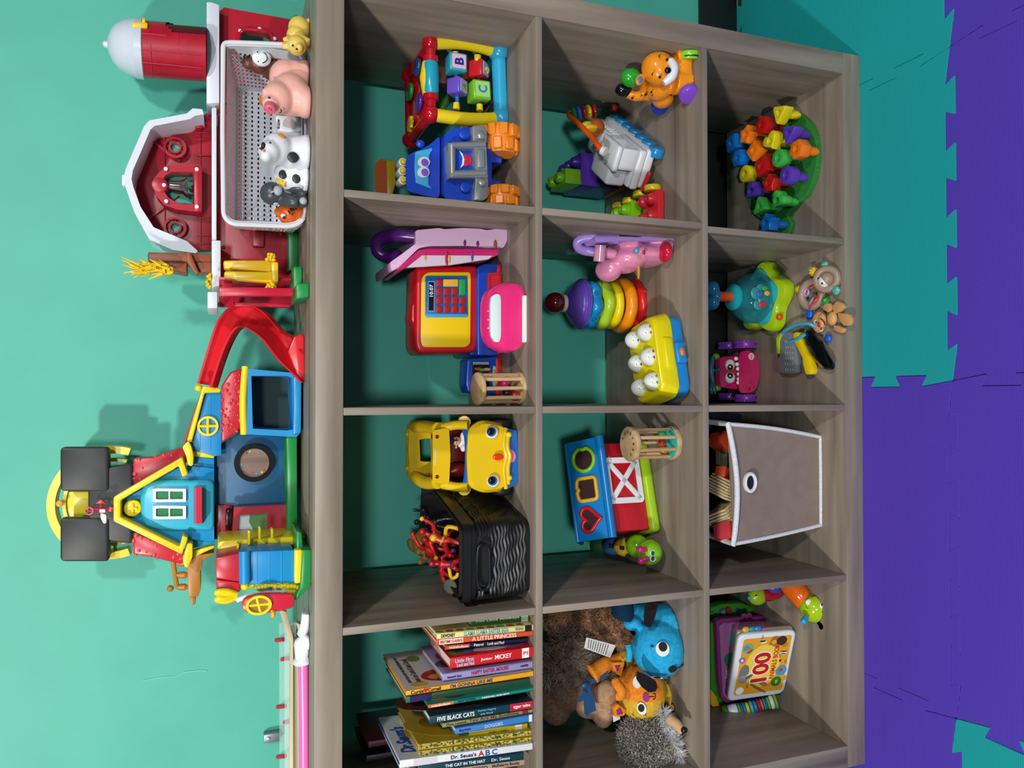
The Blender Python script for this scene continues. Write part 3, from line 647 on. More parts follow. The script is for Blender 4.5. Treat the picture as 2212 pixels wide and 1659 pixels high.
part(t,'bow',hy,lambda b:[tub(b,[(511,1284,.075),(490,y,.07),(474,y+1,.068),(470,y+4,.07),(490,y+6,.072),(511,1290,.075)],.005,10,False,4) for y in (1277,1292)])
part(t,'sign',P('e9edf6',.3),lambda b:pz(b,[(552,1276),(575,1270),(612,1269),(606,1280),(580,1284)],.082,.008,.002))
text(t,'MV',W(588,1275,.0815),-X_*0+V((1,0,.15)),Z_,.022,.006,P('8a8fb0',.4))
dr=part(t,'door',P('d12740',.3),lambda b:(pz(b,[(521,1304),(530,1292),(560,1283),(600,1282),(637,1284),(635,1314),(600,1322),(570,1327),(535,1326),(524,1318)],.04,.014,.004,.006)))
part(t,'door_frame',P('dfe6f2',.3),lambda b:tub(b,[(512,1297,.07),(535,1288,.065),(563,1284,.06),(612,1280,.06)],.004,8,False,5))
part(dr,'door_window',hy,lambda b:(lambda c,k:(b.ring([c+V((21*k*math.cos(a),0,27*k*math.sin(a))) for a in [2*PI*i/36 for i in range(36)]],[c+V((16*k*math.cos(a),0,21*k*math.sin(a))) for a in [2*PI*i/36 for i in range(36)]],(0,.012,0)),
   b.cyl(c-X_*17*k+V((0,.004,-.003)),c+X_*17*k+V((0,.004,.003)),.0022,n=8),b.cyl(c-Z_*22*k+Y_*.004,c+Z_*22*k+Y_*.004,.0022,n=8)))(W(559,1308,.035),mp(559,1308,.035)))
part(dr,'window_backing',P('9a6a12',.5),lambda b:b.prism([W(559,1308,.039)+V((q[0],0,q[1])) for q in ell(.0145,.0195)],(0,.001,0)))
part(dr,'door_knob',P('efb41c',.3),lambda b:(bal(b,590,1327,.038,(8,6,5)),dsk(b,590,1320,.04,5,.01)))
part(t,'wing_base',hg,lambda b:(pz(b,[(640,1146),(652,1150),(656,1190),(656,1262),(640,1262)],.07,.1,.003),pz(b,[(653,1188),(673,1188),(673,1258),(668,1270),(640,1298),(635,1296),(648,1270)],.05,.12,.003)))
# brown balcony
part(t,'balcony',hbr,lambda b:(pz(b,[(405,1222),(420,1200),(462,1194),(462,1197),(437,1212),(436,1230),(432,1234),(433,1250),(433,1275),(428,1289),(407,1290),(405,1240)],.25,.06,.003),pz(b,[(410,1288),(423,1289),(422,1306),(413,1308)],.26,.03,.002)))
part(t,'balcony_rail',hbr,lambda b:(tub(b,[(373,1208,.26),(378,1240,.26),(382,1268,.26)],.004,8,False,4),*[tub(b,[(380,y,.26),(390,y,.262),(400,y,.26),(406,y,.26)],[.003,.006,.006,.003],10) for y in (1242,1268,1216)],bal(b,368,1271,.26,7)))
# slide
sl=thing('toy_slide','long curved red toy slide between the playhouse and the barn','toy slide',F(657,770,ZT))
OUT=[(436,829),(468,723),(485,686),(509,662),(526,660),(548,662),(578,680),(604,710),(621,722),(640,735),(656,760)]
INN=[(463,837),(485,768),(507,721),(526,706),(548,714),(572,732),(590,755),(604,773),(622,792),(641,810),(656,826)]
yo=[.27,.262,.255,.25,.245,.24,.235,.225,.215,.2,.175]; yi=[.225,.215,.205,.2,.195,.19,.185,.18,.175,.17,.166]
def f(b):
    o=spline([W(*p,y) for p,y in zip(OUT,yo)],6); i=spline([W(*p,y) for p,y in zip(INN,yi)],6); m=[a.lerp(c,.5)+V((0,.012,-.006)) for a,c in zip(o,i)]
    R=[]
    for a,c,e in zip(o,i,m):
        d=(c-a).normalized()*.004; u=V((0,-.013,.008)); R.append([a+u,a-d*.2,a.lerp(e,.6),e,c.lerp(e,.6),c+d*.2,c+u,c+u+V((0,0,-.004)),c+V((0,.004,-.006)),e+V((0,.006,-.008)),a+V((0,.004,-.006)),a+u+V((0,0,-.004))])
    b.loft(R)
    pz(b,[(650,720),(657,727),(658,820),(655,826),(640,806),(622,760),(635,728)],.168,.05,.002)
part(sl,'chute',P('d8222e',.28),f)
# marker tray and stick
def acr(): 
    m=P('dff6f4',.05,alpha=.18); return m
tr=thing('marker_tray','long pale wooden tray with clear plastic walls along the left of the shelf top','tray',(.25,.2,ZT))
wd_=noisemat('pale_plywood','c9b08a','e2d0ae',40,.5,(.1,1,1),.05)
part(tr,'front_rail',wd_,lambda b:(pz(b,[(652,1350),(658,1384),(662,1384),(662,1700),(654,1700),(654,1400),(640,1345)],.12,.02,.001),pz(b,[(642,1398),(655,1400),(655,1700),(644,1700)],.16,.05,.001)))
part(tr,'back_rail',wd_,lambda b:pz(b,[(608,1318),(620,1322),(634,1380),(634,1700),(626,1700),(627,1390),(604,1322)],.26,.02,.001))
part(tr,'tray_floor',noisemat('tray_floor','8d7a58','a89468',60,.6,(.1,1,1)),lambda b:b.box(-.1,W(650,1400,.2).x,.13,.35,ZT,ZT+.008))
for Y,x in ((.30,603),(.27,614)): part(tr,'clear_wall',acr(),lambda b:pz(b,[(x,1345),(x+1,1700),(640,1700),(640,1345)],Y,.002,0))
each(tr,'red_peg',P('c4142c',.35),((597,1383),(608,1424),(600,1527),(614,1560),(600,1635)),lambda b,x,y:tub(b,[(x,y,.305),(x+16,y-2,.285)],.0042,10))
br_=part(tr,'wall_bracket',P('8f979c',.4,.6),lambda b:pz(b,[(570,1588),(606,1582),(606,1602),(570,1606)],.40,.018,.001)); part(br_,'screw',P('d6dadc',.3,.7),lambda b:dsk(b,580,1597,.397,4,.004))
st=thing('pointer_stick','pink plastic pointer stick ending in a white pointing hand, lying on the shelf','pointer',F(668,1500,ZT))
part(st,'stick',P('ee6fbd',.3),lambda b:tub(b,[(655,1428,.085),(657,1560,.085),(658,1720,.085)],.0088,16))
blob(st,'hand',P('e8edf4',.3),[('t',[w(663,1330-6,.07),w(659,1350,.072),w(652,1372,.078)],[.0085,.008,.009]),('s',w(652,1392,.08),(.014,.012,.013)),('s',w(655,1402,.08),(.016,.012,.012)),('t',[w(652,1400,.08),w(653,1424,.083)],[.0125,.0115]),
 *[('t',[w(655+i*4,1376+i*4,.07),w(661+i*4,1379+i*4,.066),w(666+i*3,1384+i*4,.068)],[.005,.0055,.005]) for i in range(3)],('t',[w(664,1400,.07),w(672,1386,.062)],[.006,.0055])],.0018,3)
part(st,'cuff',P('e4e9f2',.3),lambda b:b.lathe(W(653,1420,.083),W(654,1428,.084)-W(653,1420,.083),[(.0125,0),(.0155,.004),(.0165,.0065),(.015,.0085),(.009,.009)],24))
# ================================================================ row 1, right cell: activity cube and truck
t=thing('activity_cube','red, yellow and blue activity cube with spinning letter blocks in the top right cell','activity toy',F(1095,185,Z1))
R1=P('b80f22',.18,coat=.4); Yl=P('e9cf1c',.3); Lb=P('2aa5d4',.25)
YF,YK=.155,.30
fl_,fr=W(931,247,YF),W(930,93,YF); bl,brr=W(1084,256,YF),W(1078,113,YF); kl,kr=W(886,303,YK),W(884,166,YK)
k=mp(930,170,YF)
def f(b):
    for p in (fl_,fr): b.sph(p,19*k,20)
    d=fr-fl_; b.tube([fl_,fl_+d*.18,fl_+d*.2,fl_+d*.27,fl_+d*.28],[11*k,11*k,17*k,17*k,13*k],18); b.tube([fr,fr-d*.18,fr-d*.2,fr-d*.27,fr-d*.28],[11*k,11*k,17*k,17*k,13*k],18)
    b.tube([fl_,kl],.010,14); b.tube([fr,kr],.010,14); b.sph(kl,.0165,16); b.sph(kr,.0165,16); b.tube([kl,kr],.010,14)
    a=.012; b.prism([fl_+V((a,.006,.004)),fr+V((-a,.006,.004)),kr+V((-a,-.004,.004)),kl+V((a,-.004,.004))],(0,0,-.012),.002)
rc=part(t,'top_frame',R1,f)
d=fr-fl_
part(t,'grip',P('1da1bd',.25),lambda b:b.tube([fl_+d*.27,fl_+d*.3,fl_+d*.5,fl_+d*.7,fl_+d*.73],[.0125,.0145,.016,.0145,.0125],20))
part(t,'grip_band',Yl,lambda b:b.tube([fl_+d*.28+V((0,.002,.004)),fl_+d*.5+V((0,.003,.006)),fl_+d*.72+V((0,.002,.004))],[.0115,.0145,.0115],18))
def key(nm,c,u,v,r,h=.006,n=0):
    p=(fl_*(1-u)+fr*u)*(1-v)+(kl*(1-u)+kr*u)*v+V((0,0,.008))
    return part(rc,nm,P(c,.2),lambda b:b.prism([p+V((q[0],q[1]*1.3,0)) for q in (ell(r,r) if not n else star(r,r*.75,n))],(0,0,h),.0015))
key('button','1d4a8a',.82,.35,.016); key('button','1f7a2e',.62,.72,.017); key('button','5a2a94',.28,.3,.017); key('button','d9b21a',.13,.72,.017,.006,8); key('badge','1c2050',.56,.2,.007)
def f(b):
    b.tube([bl,brr],.0155,18); b.sph(bl,.021,18); b.sph(brr,.021,18)
    kb=V((kl.x,kl.y,bl.z)); kc=V((kr.x,kr.y,bl.z)); b.tube([bl,kb],.012,12); b.tube([brr,kc],.012,12); b.tube([kb,kc],.012,12)
part(t,'bottom_frame',Lb,f)
def sd(b,p,q,o):
    pts=[p,p.lerp(q,.35)+V((o,-.004,0)),p.lerp(q,.65)+V((o,-.004,0)),q]; s=spline(pts,5); b.tube(s,.0125,14)
    for j in (.35,.68): c=p.lerp(q,j)+V((-abs(o)*0+(.012 if o<0 else -.012)*1,0,0)); b.cyl(c,c+V((.012 if o<0 else -.012,0,0)),.007,.006,14)
each(t,'side_bar',Yl,((fl_,bl,-.006),(fr,brr,.006)),sd)
part(t,'inner_panel',P('8a3f14',.4),lambda b:b.prism([W(945,105,.26),W(1070,115,.26),W(1070,190,.26),W(945,180,.26)],(0,.03,0),.006)); part(t,'inner_arch',P('3f8a1e',.35),lambda b:tub(b,[(945,250,.24),(975,205,.23),(1010,190,.24),(1060,200,.24)],.008,10,False,5))
each(t,'spindle',P('1f78c8',.3),((985,),(1033,)),lambda b,x:tub(b,[(x-2,112,.17),(x+4,246,.17)],.004,10))
def blk(x,y,s,c,fc,yaw,ch,cc,l,roll=0):
    p=W(x,y,.165); k=mp(x,y,.165); h=s*k; T=M.Translation(p)@M.Rotation(roll,4,'Y')@M.Rotation(yaw,4,'X')
    o=part(t,'letter_block',P(c,.22),lambda b:b.box(-h,h,-h*.95,h*.95,-h,h,.004,3,T)); n=(T.to_3x3()@V((0,-1,0))); c0=T@V((0,-h*.96,0)); xd=T.to_3x3()@X_; yd=T.to_3x3()@Z_
    part(o,'tile',P(fc,.3),lambda b:b.prism(on(c0,xd,yd,rrect(h*1.55,h*1.55,h*.15)),n*.0012,0))
    if ch: text(o,ch,c0+n*.0016,xd,yd,h*.75,h*1.0,P(cc,.3),'letter',.03)
    else: part(o,'picture',P('e0b01e',.4),lambda b:(b.sph(c0+n*.001+yd*h*.2,(h*.25,.0015,h*.3),12),b.sph(c0+n*.001-yd*h*.3,(h*.45,.0015,h*.3),12)))
blk(985,140,20,'2f9fb4','d8b8dc',.05,'B','2a2480',0); blk(987,189,17.5,'6a4fc0','b8a8e0',.75,'A','6f9a1e',0); blk(1033,152,18,'c01828','8fc4e4',.85,None,None,0); blk(1034,200,21,'74b82a','a8dc7a',.1,'C','1f8ad0',0,-.06)
# blue truck
t=thing('toy_truck','blue toy truck with big orange wheels and a smiling grille in the top right cell','toy truck',F(1115,360,Z1))
tb=P('1646c0',.35); tg=P('8f9599',.35,.35); to=P('ee8a22',.38)
def f(b):
    o=[(1053,276),(1020,274),(979,278),(960,288),(958,430),(985,433),(1053,432)]
    a=rnd(PW(o,.075),.012,4); c=rnd(PW([(1053,284),(1012,284),(975,286),(950,296),(950,426),(975,430),(1053,430)],.15),.012,4); b.loft([a,c])
    o=[(950,292),(930,312),(904,325),(882,334),(876,345),(877,405),(884,414),(915,422),(950,428)]
    a=rnd(PW(o,.125),.01,4); m=rnd(PW([(x+3,y) for x,y in o],.17),.01,4); c=rnd(PW([(x+6,y) for x,y in o],.215),.01,4); b.loft([a,m,c])
    pz(b,[(948,300),(1050,290),(1050,430),(948,426)],.2,.10,.006,.006); pz(b,[(1052,305),(1063,306),(1063,402),(1052,402)],.078,.12,.002)
    pz(b,[(1056,322),(1085,335),(1087,352),(1056,352)],.1,.05,.005); pz(b,[(1056,382),(1085,392),(1085,408),(1056,408)],.1,.05,.005)
part(t,'body',tb,f)
part(t,'bumper',tg,lambda b:(pz(b,[(1021,271),(1045,268),(1052,280),(1053,308),(1022,306)],.06,.04,.006,.003),pz(b,[(1028,378),(1054,378),(1055,425),(1046,433),(1024,433)],.06,.04,.006,.003)))
GO=[(968,309),(1050,305),(1053,382),(972,383)]; GI=[(984,320),(1024,320),(1027,367),(984,368)]
gr=part(t,'grille',tg,lambda b:(b.ring(rnd(PW(GO,.052),0) if 0 else PW(GO,.052),PW(GI,.052),(0,.03,0)),tub(b,[(976,314,.053),(1047,312,.053)],.0055,10),tub(b,[(977,376,.053),(1048,374,.053)],.0055,10),tub(b,[(976,314,.053),(977,376,.053)],.0055,10),pz(b,[(1032,322),(1048,322),(1048,362),(1032,362)],.047,.01,.003)))
part(gr,'mouth_panel',P('1748c8',.35),lambda b:pz(b,GI,.066,.01,0)); part(gr,'teeth',P('dfe6ee',.3),lambda b:pz(b,[(993,325),(1000,332),(1004,345),(1002,357),(994,364),(999,352),(1000,340)],.063,.004,.0008)); part(gr,'tongue',P('d01c34',.3),lambda b:pz(b,[(1003,334),(1010,332),(1017,338),(1020,346),(1017,354),(1008,360),(1003,358),(1005,346)],.063,.004,.001,.002))
each(t,'fender_bump',tb,((1004,290,.066,12),(1006,404,.066,12)),lambda b,x,y,Y,r:dsk(b,x,y,Y,r,.012,.003)); each(t,'headlight',P('a9aeb0',.25,.5),((1038.6,293,.055,9),(1041,396,.055,9)),lambda b,x,y,Y,r:bal(b,x,y,Y+.004,(r,r*.6,r)))
ws=part(t,'windshield',P('4ab0de',.2),lambda b:pz(b,[(897,328),(934,319),(934,324),(928,333),(926,366),(926,400),(932,405),(932,408),(899,395),(896,362)],.121,.006,.001,.003))
each(ws,'eye',P('e9eef6',.2),((916,350,12.5),(915,372,12.5)),lambda b,x,y,r:pz(b,[(x+r*1.05*math.cos(a*.2618),y+r*.95*math.sin(a*.2618)) for a in range(24)],.119 if y<360 else .1185,.003,.0005)); each(ws,'pupil',P('8a5fd0',.2),((918,350.5,8),(918,372,8)),lambda b,x,y,r:dsk(b,x,y,.1172,r,.003,.0004))
each(t,'roof_lamp_housing',P('d8dade',.3),((871,350),(870,369),(871,389)),lambda b,x,y:dsk(b,x,y,.128,10,.03,.003)); each(t,'roof_lamp',P('e8c41c',.25),((871,350),(870,369),(871,389)),lambda b,x,y:bal(b,x,y,.127,(6.5,5,6.5)))
each(t,'mirror',tb,((908,311,.135),(915,416,.135)),lambda b,x,y,Y:bal(b,x,y,Y,(9,7,10)))
def whl(b,x,y,Y,rx,w_):
    k=mp(x,y,Y); c=W(x,y,Y); R=rx*k; h=w_*k/2; c=V((c.x,c.y+R*.6,Z1+R))
    pr=[(R*.5,-h),(R*.82,-h),(R*.93,-h*.8),(R,-h*.45),(R,h*.45),(R*.93,h*.8),(R*.82,h),(R*.5,h)]; b.lathe(c,X_,pr,28)
    for i in range(9):
        for s in (-1,1): a=2*PI*i/9+s*.17; b.box(-h*.42,h*.42,-.008,.008,-.004,.004,.002,1,M.Translation(c+V((s*h*.5,math.cos(a)*R,math.sin(a)*R)))@M.Rotation(a-PI/2,4,'X'))
each(t,'wheel',to,((1080,296,.075,37,62),(1084,422,.075,34,46),(1060,300,.2,37,56),(1060,420,.2,34,50)),whl)
# orange and yellow toy behind
t=thing('toy_hammer','dim orange and yellow mushroom-shaped toy standing behind the blue truck','toy hammer',V((W(850,385,.31).x,.33,Z1)))
part(t,'head',P('c55a17',.4),lambda b:b.loft([[W(*q,Y) for q in ((826,342),(812,352),(808,370),(810,400),(812,430),(835,430),(836,360))] for Y in (.29,.35)]))
part(t,'collar',P('c9a81c',.4),lambda b:(pz(b,[(834,340),(842,346),(855,345),(856,395),(846,430),(836,430)],.29,.05,.004)))
part(t,'handle',P('7d5a14',.5),lambda b:(b.cyl(W(850,372,.32),V((W(850,372,.32).x,.32,Z1)),.014,n=16)))
# ================================================================ row 1, second cell from the right
t=thing('toy_laptop','pink toy laptop with purple carry handle standing on edge beside the cash register','toy laptop',F(1095,515,Z1))
lp=P('d9b3d6',.28); dp=P('c21f68',.3)
def f(b):   # standing slab seen edge-on, scalloped front edge
    q=[(1096,494),(1096,520),(1088,535),(1052,536),(1010,531),(930,532),(905,536),(862,578),(846,586),(843,566),(862,553),(899,525),(898,497),(930,494),(950,492),(959,495),(1000,492),(1040,494),(1052,497),(1075,494)]
    b.prism(rnd(PW(q,.14),.004,3),(0,.15,0),.006,3)
part(t,'base',lp,f)
part(t,'handle',P('4a1768',.25),lambda b:(tub(b,[(897,511,.16),(865,508,.17),(832,512,.19),(815,524,.20),(818,545,.205),(838,555,.2),(862,553,.18)],.0125,14,False,5)))
part(t,'screen_lid',dp,lambda b:b.prism(rnd(PW([(1078,538),(1078,549),(1066,556),(906,556),(870,583),(857,583),(905,540),(925,537)],.13),.003,2),(0,.14,0),.003))
part(t,'screen_picture',P('cdbcd0',.3),lambda b:pz(b,[(1065,552),(1056,560),(975,572),(878,578),(912,551)],.128,.01,.001))
each(t,'printed_spot',P('a01c3c',.4),((965,558,16,4),),lambda b,x,y,r,h:bal(b,x,y,.127,(r,1,h))); each(t,'printed_spot',P('d8a91e',.4),((970,559,9,2.5),(918,556,5,3)),lambda b,x,y,r,h:bal(b,x,y,.1255,(r,1,h))); each(t,'printed_spot',P('6a3f94',.4),((1020,555,10,3),),lambda b,x,y,r,h:bal(b,x,y,.1265,(r,1,h)))
each(t,'emblem',P('8a5a18',.3),((1070,529,11,4),),lambda b,x,y,r,h:bal(b,x,y,.139,(r,2,h))); each(t,'emblem',P('6b1f6a',.3),((1004,525,7,3),(1032,527,7,3)),lambda b,x,y,r,h:bal(b,x,y,.139,(r,2,h)))
# cash register
t=thing('toy_cash_register','red and blue toy cash register with number keys behind the pink game console','cash register',F(1082,670,Z1))
rr=P('c01420',.3); rbm=P('0b3fae',.28)
part(t,'base',rbm,lambda b:(pz(b,[(1032,577),(1047,570),(1082,570),(1082,768),(1032,768)],.172,.15,.005,.003),pz(b,[(1022,585),(1034,577),(1034,768),(1015,768)],.19,.12,.004)))
part(t,'base_corner',rr,lambda b:(pz(b,[(1074,571),(1083,571),(1083,767),(1074,767)],.17,.15,.003)))
part(t,'drawer',rr,lambda b:(frame(b,[(1055,590),(1083,589),(1083,752),(1053,752)],[(1058,593),(1080,592),(1080,749),(1056,749)],.165,.012),pz(b,[(1056,591),(1081,591),(1081,750),(1056,750)],.170,.006,0)))
TY=.185
q=rnd(PW([(900,574),(1030,574),(1033,590),(1033,745),(1026,762),(905,764),(897,745),(899,600)],TY),.028,6)
def f(b):
    b.prism(q,(0,.09,0),.008,3); pz(b,[(905,640),(891,660),(889,690),(898,712),(915,712),(915,640)],.20,.06,.004); b.cyl(W(965,580,.23),W(965,562,.23),.008,n=14)
hd_=part(t,'head',rr,f)
pl=rnd(PW([(911,588),(1016,588),(1017,600),(1016,742),(1006,750),(913,750),(909,735)],TY-.0012),.02,6)
pn=part(hd_,'yellow_face',P('f0cb16',.3),lambda b:b.prism(pl,(0,.004,0),.0005))
kp=part(hd_,'keypad',P('0c63b4',.3),lambda b:pz(b,[(919,596),(1010,596),(1011,682),(1009,684),(921,684),(919,680)],TY-.004,.004,.001,.004))
part(hd_,'keypad_edge',P('3aa0e0',.3),lambda b:pz(b,[(920,678),(1010,678),(1009,685),(921,685)],TY-.0045,.004,.001))
part(hd_,'display',P('0d1022',.2),lambda b:pz(b,[(925.5,608.5),(938.5,608.5),(937.5,672),(925,672)],TY-.0048,.002,.0003)); part(hd_,'display_frame',P('7aa8c0',.3),lambda b:frame(b,[(925,607),(939.5,607.5),(938.5,673),(924,673)],[(926,609),(938,609.5),(937,671),(925.5,671)],TY-.0052,.002))
bk_={'+':(949.5,611),'3':(949,630),'2':(949,648.5),'1':(949,667.5),'6':(966,630),'5':(966,648.5),'4':(966,667.5),'9':(982.5,630),'8':(982.5,648.5),'7':(982.5,667.5),'0':(999.5,649),'.':(999.5,668)}
k=mp(960,640,TY)
for c,(x,y) in bk_.items():
    o=part(hd_,'number_key',P('a81c1e',.3),lambda b:pz(b,[(x-7,y-8),(x+7,y-8),(x+6.8,y+8),(x-7,y+8)],TY-.0072,.004,.0012,.002))
    text(o,c,W(x,y,TY-.0074),X_,Z_,(7 if c not in '.1' else (2 if c=='.' else 4.5))*k,(8.5 if c not in '.+' else (2 if c=='.' else 7))*k,P('f4f4f6',.4),'digit',.03)
o=part(hd_,'star_key',P('d8a93a',.3),lambda b:pz(b,[(958,603),(990,603),(990,619),(958,619)],TY-.0072,.004,.0012,.002)); each(o,'hand_print',P('eceff4',.4),((966,611),(981,610)),lambda b,x,y:b.prism([W(x,y,TY-.0074)+V((q_[0],0,q_[1])) for q_ in star(.0042,.0022,5,.3)],(0,-.0006,0)))
o=part(hd_,'total_key',P('1f9a4a',.3),lambda b:pz(b,[(992,603),(1006,603),(1005.5,638),(992,638)],TY-.0072,.004,.0012,.002)); text(o,'TOTAL',W(999,621,TY-.0074),X_,Z_,29*k,8*k,P('eef6ee',.4),'lettering',.02)
text(hd_,'10.07',W(931.5,627.5,TY-.0052),X_,Z_,26*k,7.5*k,P('f2f4f8',.4),'digits',.02)
# game console on a stand
t=thing('game_console','glossy pink hand-held push-bubble game on a white stand in front of the cash register','toy game',F(1140,688,Z1))
def f(b):
    q=[(1062,628),(1080,612),(1104,608),(1124,616),(1134,640),(1134,730),(1124,752),(1104,764),(1080,758),(1062,742),(1056,715),(1056,650)]
    a=PW(q,.055); c=sum(a,V())/len(a); rs=[[c+(p-c)*s+Y_*y+Z_*(y*.35) for p in rnd(a,.02,4)] for s,y in ((.82,-.012),(.94,-.008),(1,.002),(1,.016),(.93,.027),(.8,.031))]; b.loft(rs)
gc=part(t,'shell',P('ee2f80',.18,coat=.5),f)
def f(b):
    pts=[(1062,640),(1072,634),(1081,636),(1083,650),(1083,725),(1080,738),(1071,740),(1062,728),(1060,710),(1060,655)]
    b.prism(rnd(PW(pts,.0405),.004,3),(0,.01,0),.001)
pp=part(gc,'bubble_panel',P('dfeef2',.2),f)
each(pp,'bubble',P('e9f4f6',.15),[(1066+8*(i%2),648+i*8.6) for i in range(10)],lambda b,x,y:bal(b,x,y,.0412,(8,2.5,9),12))
each(gc,'side_button',P('eef2f4',.3),((1056.5,672),(1056.5,691),(1056.5,709)),lambda b,x,y:bal(b,x,y,.058,(3,3,3.5),10))
part(t,'stand',P('e9e9e4',.3),lambda b:pz(b,[(1128,638),(1138,637),(1141,642),(1141,735),(1137,740),(1128,740)],.042,.04,.003,.003))
# card reader
t=thing('toy_card_reader','blue and red toy scanner panel printed with food pictures behind the wooden rattle','toy scanner',F(1085,812,Z1))
part(t,'case',rbm,lambda b:pz(b,[(1010,776),(1070,771),(1076,775),(1076,852),(1012,848),(1007,830)],.175,.05,.005,.004)); part(t,'red_foot',rr,lambda b:pz(b,[(1072,772),(1085,773),(1085,853),(1072,853)],.172,.05,.003))
sc=part(t,'screen',P('0a0d18',.2),lambda b:pz(b,[(1020,780),(1057,780),(1057,845),(1020,840)],.1735,.003,.0004)); each(sc,'bar_code',P('b9c4d4',.4),[(1022+i*3.2,) for i in range(11)],lambda b,x:pz(b,[(x,781.5),(x+1.6,781.5),(x+1.6,788),(x,787)],.1728,.001,0))
for c,x,y in (('a03a1c',1033,797),('3f9a2a',1041,799),('c9896a',1052,798),('b8b0a8',1030,812),('c03a2a',1047,815)): part(sc,'food_picture',P(c,.4),lambda b:bal(b,x,y,.1733,(3.5,.8,8),10))
part(t,'label_band',P('9ac87e',.4),lambda b:pz(b,[(1066,790),(1071,792),(1073,812),(1071,836),(1066,838),(1063,814)],.1735,.002,.0004,.002)); text(t,'YELI',W(1068,813,.1732),X_+Z_*.0,Z_,.026,.004,P('b01c24',.4))
# wooden rattles (this one and its bigger cousin one row below)
wm=noisemat('birch','b08e62','d2b48a',30,.5,(1,1,.15),.03)
def rattle(nm,label,c,ax,R,H,rod,nr,disk,beads,inner=None,th=.011):
    t=thing(nm,label,'rattle',(c.x,c.y,c.z-0)); a=V(ax).normalized(); q=a.to_track_quat('Z','Y')
    each(t,'end_disk',wm,((0,),(H-th,)),lambda b,h:b.cyl(c+a*h,c+a*(h+th),R,n=36,bev=.0025))
    each(t,'dowel',wm,[(2*PI*(i+.3)/nr,) for i in range(nr)],lambda b,g:b.cyl(c+a*th+q@V((math.cos(g)*R*.8,math.sin(g)*R*.8,0)),c+a*(H-th)+q@V((math.cos(g)*R*.8,math.sin(g)*R*.8,0)),rod,n=12))
    if inner: part(t,'felt_disk',P(inner,.6),lambda b:b.cyl(c+a*th,c+a*(th+.0025),R*.93,n=36))
    for col,x,y,h,r in beads: part(t,'bead',P(col,.3),lambda b:b.sph(c+a*(th+h)+q@V((x*R,y*R,0)),r,14))
    return t,a,q
c0=V((W(1132,838,.07).x,.072,Z1)); rattle('wooden_rattle','small natural wood bead rattle standing by the blue toy scanner',c0,(W(1027,840,.062)-W(1132,838,.07)),.0295,.088,.0038,8,.03,[('d81c7a',.35,-.15,.028,.008),('5a1030',-.1,.3,.014,.009),('c02a2c',-.4,-.4,.008,.0095),('1c0f38',-.15,-.45,.026,.0085),('e8ded0',-.55,.1,.006,.006)],None,.008)
# ================================================================ row 1: yellow car, black basket of action figures
t=thing('toy_car','yellow open-top toy car with two big eyes and a blue bumper, driver at the wheel','toy car',F(1121,990,Z1))
cy=P('e2bf14',.28)
def rs(pts,ys,r=.012): return [rnd(PW(p,y),r,4) for p,y in zip(pts,ys)]
hood=[(1012,925),(1040,906),(1080,912),(1097,920),(1100,945),(1103,985),(1102,1030),(1098,1050),(1088,1062),(1046,1066),(1012,1052),(1008,990)]
def f(b):
    h2=[(1008+(x-1008)*.9,987+(y-987)*.985) for x,y in hood]; h3=[(1004+(x-1008)*.95,987+(y-987)*1.0) for x,y in hood]
    b.loft(rs([[(1016+(x-1008)*.86,987+(y-987)*.9) for x,y in hood],h2,hood,h3,h3],(.086,.092,.113,.17,.33)))
    for yy,s in ((1063,934),(1065,1039)): bal(b,yy,s,.104,(24,14,20),20)
    tub(b,[(1092,925,.085),(1088,960,.078),(1093,985,.074),(1088,1015,.078),(1093,1055,.085)],.004,8,False,4); tub(b,[(1098,935,.083),(1096,965,.075),(1101,985,.072),(1097,1010,.075),(1098,1045,.083)],.004,8,False,4)
part(t,'hood',cy,f)
def f(b):
    b.loft(rs([[(934,930),(935,985),(934,1042),(970,1046),(973,985),(970,924)]]*2+[[(930,930),(931,985),(930,1042),(950,1046),(950,985),(950,924)]],(.165,.185,.21),.006))
part(t,'windshield_header',cy,f)
def f(b):
    o=[(884,918),(900,914),(1000,912),(1000,1056),(900,1042),(886,1030),(882,975)]; i=[(906,950),(920,947),(934,947),(940,997),(934,998),(920,998),(908,996),(904,975)][:7]
    frame(b,o,i,.30,.02)
    tub(b,[(888,925,.31),(886,978,.315),(890,1028,.31)],.009,12,False,4)
    for y0,y1 in ((921,930),(1030,1043)): tub(b,[(895,y0,.30),(918,y0 if y0<980 else y1,.25),(945,y1-4 if y0<980 else y1,.19)],.012,12,False,4)
    for y0,y1 in ((924,918),(1046,1052)): tub(b,[(955,y0,.18),(985,y1,.165),(1012,y1,.15)],.009,12,False,4)
    tub(b,[(1003,912,.16),(1003,905,.22),(1002,910,.3)],.012,12); tub(b,[(1003,1057,.16),(1003,1060,.22),(1002,1052,.3)],.012,12)
part(t,'cabin',cy,f)
each(t,'roof_ball',cy,((880,938,.31),(880,1011,.31)),lambda b,x,y,Y:bal(b,x,y,Y,6))
each(t,'roof_lamp',P('8e0e22',.2),((942,943,.172),(942,1029,.172)),lambda b,x,y,Y:bal(b,x,y,Y,(10,9,11)))
part(t,'dash_rail',P('0f62b8',.25),lambda b:tub(b,[(1004,923,.16),(1010,945,.148),(1012,985,.142),(1010,1025,.148),(1006,1047,.16)],.0068,14,False,5))
part(t,'seat',P('7c0f14',.35),lambda b:(pz(b,[(968,925),(1015,925),(1015,1045),(968,1045)],.27,.01,.002),bal(b,990,1015,.24,(16,14,24))))
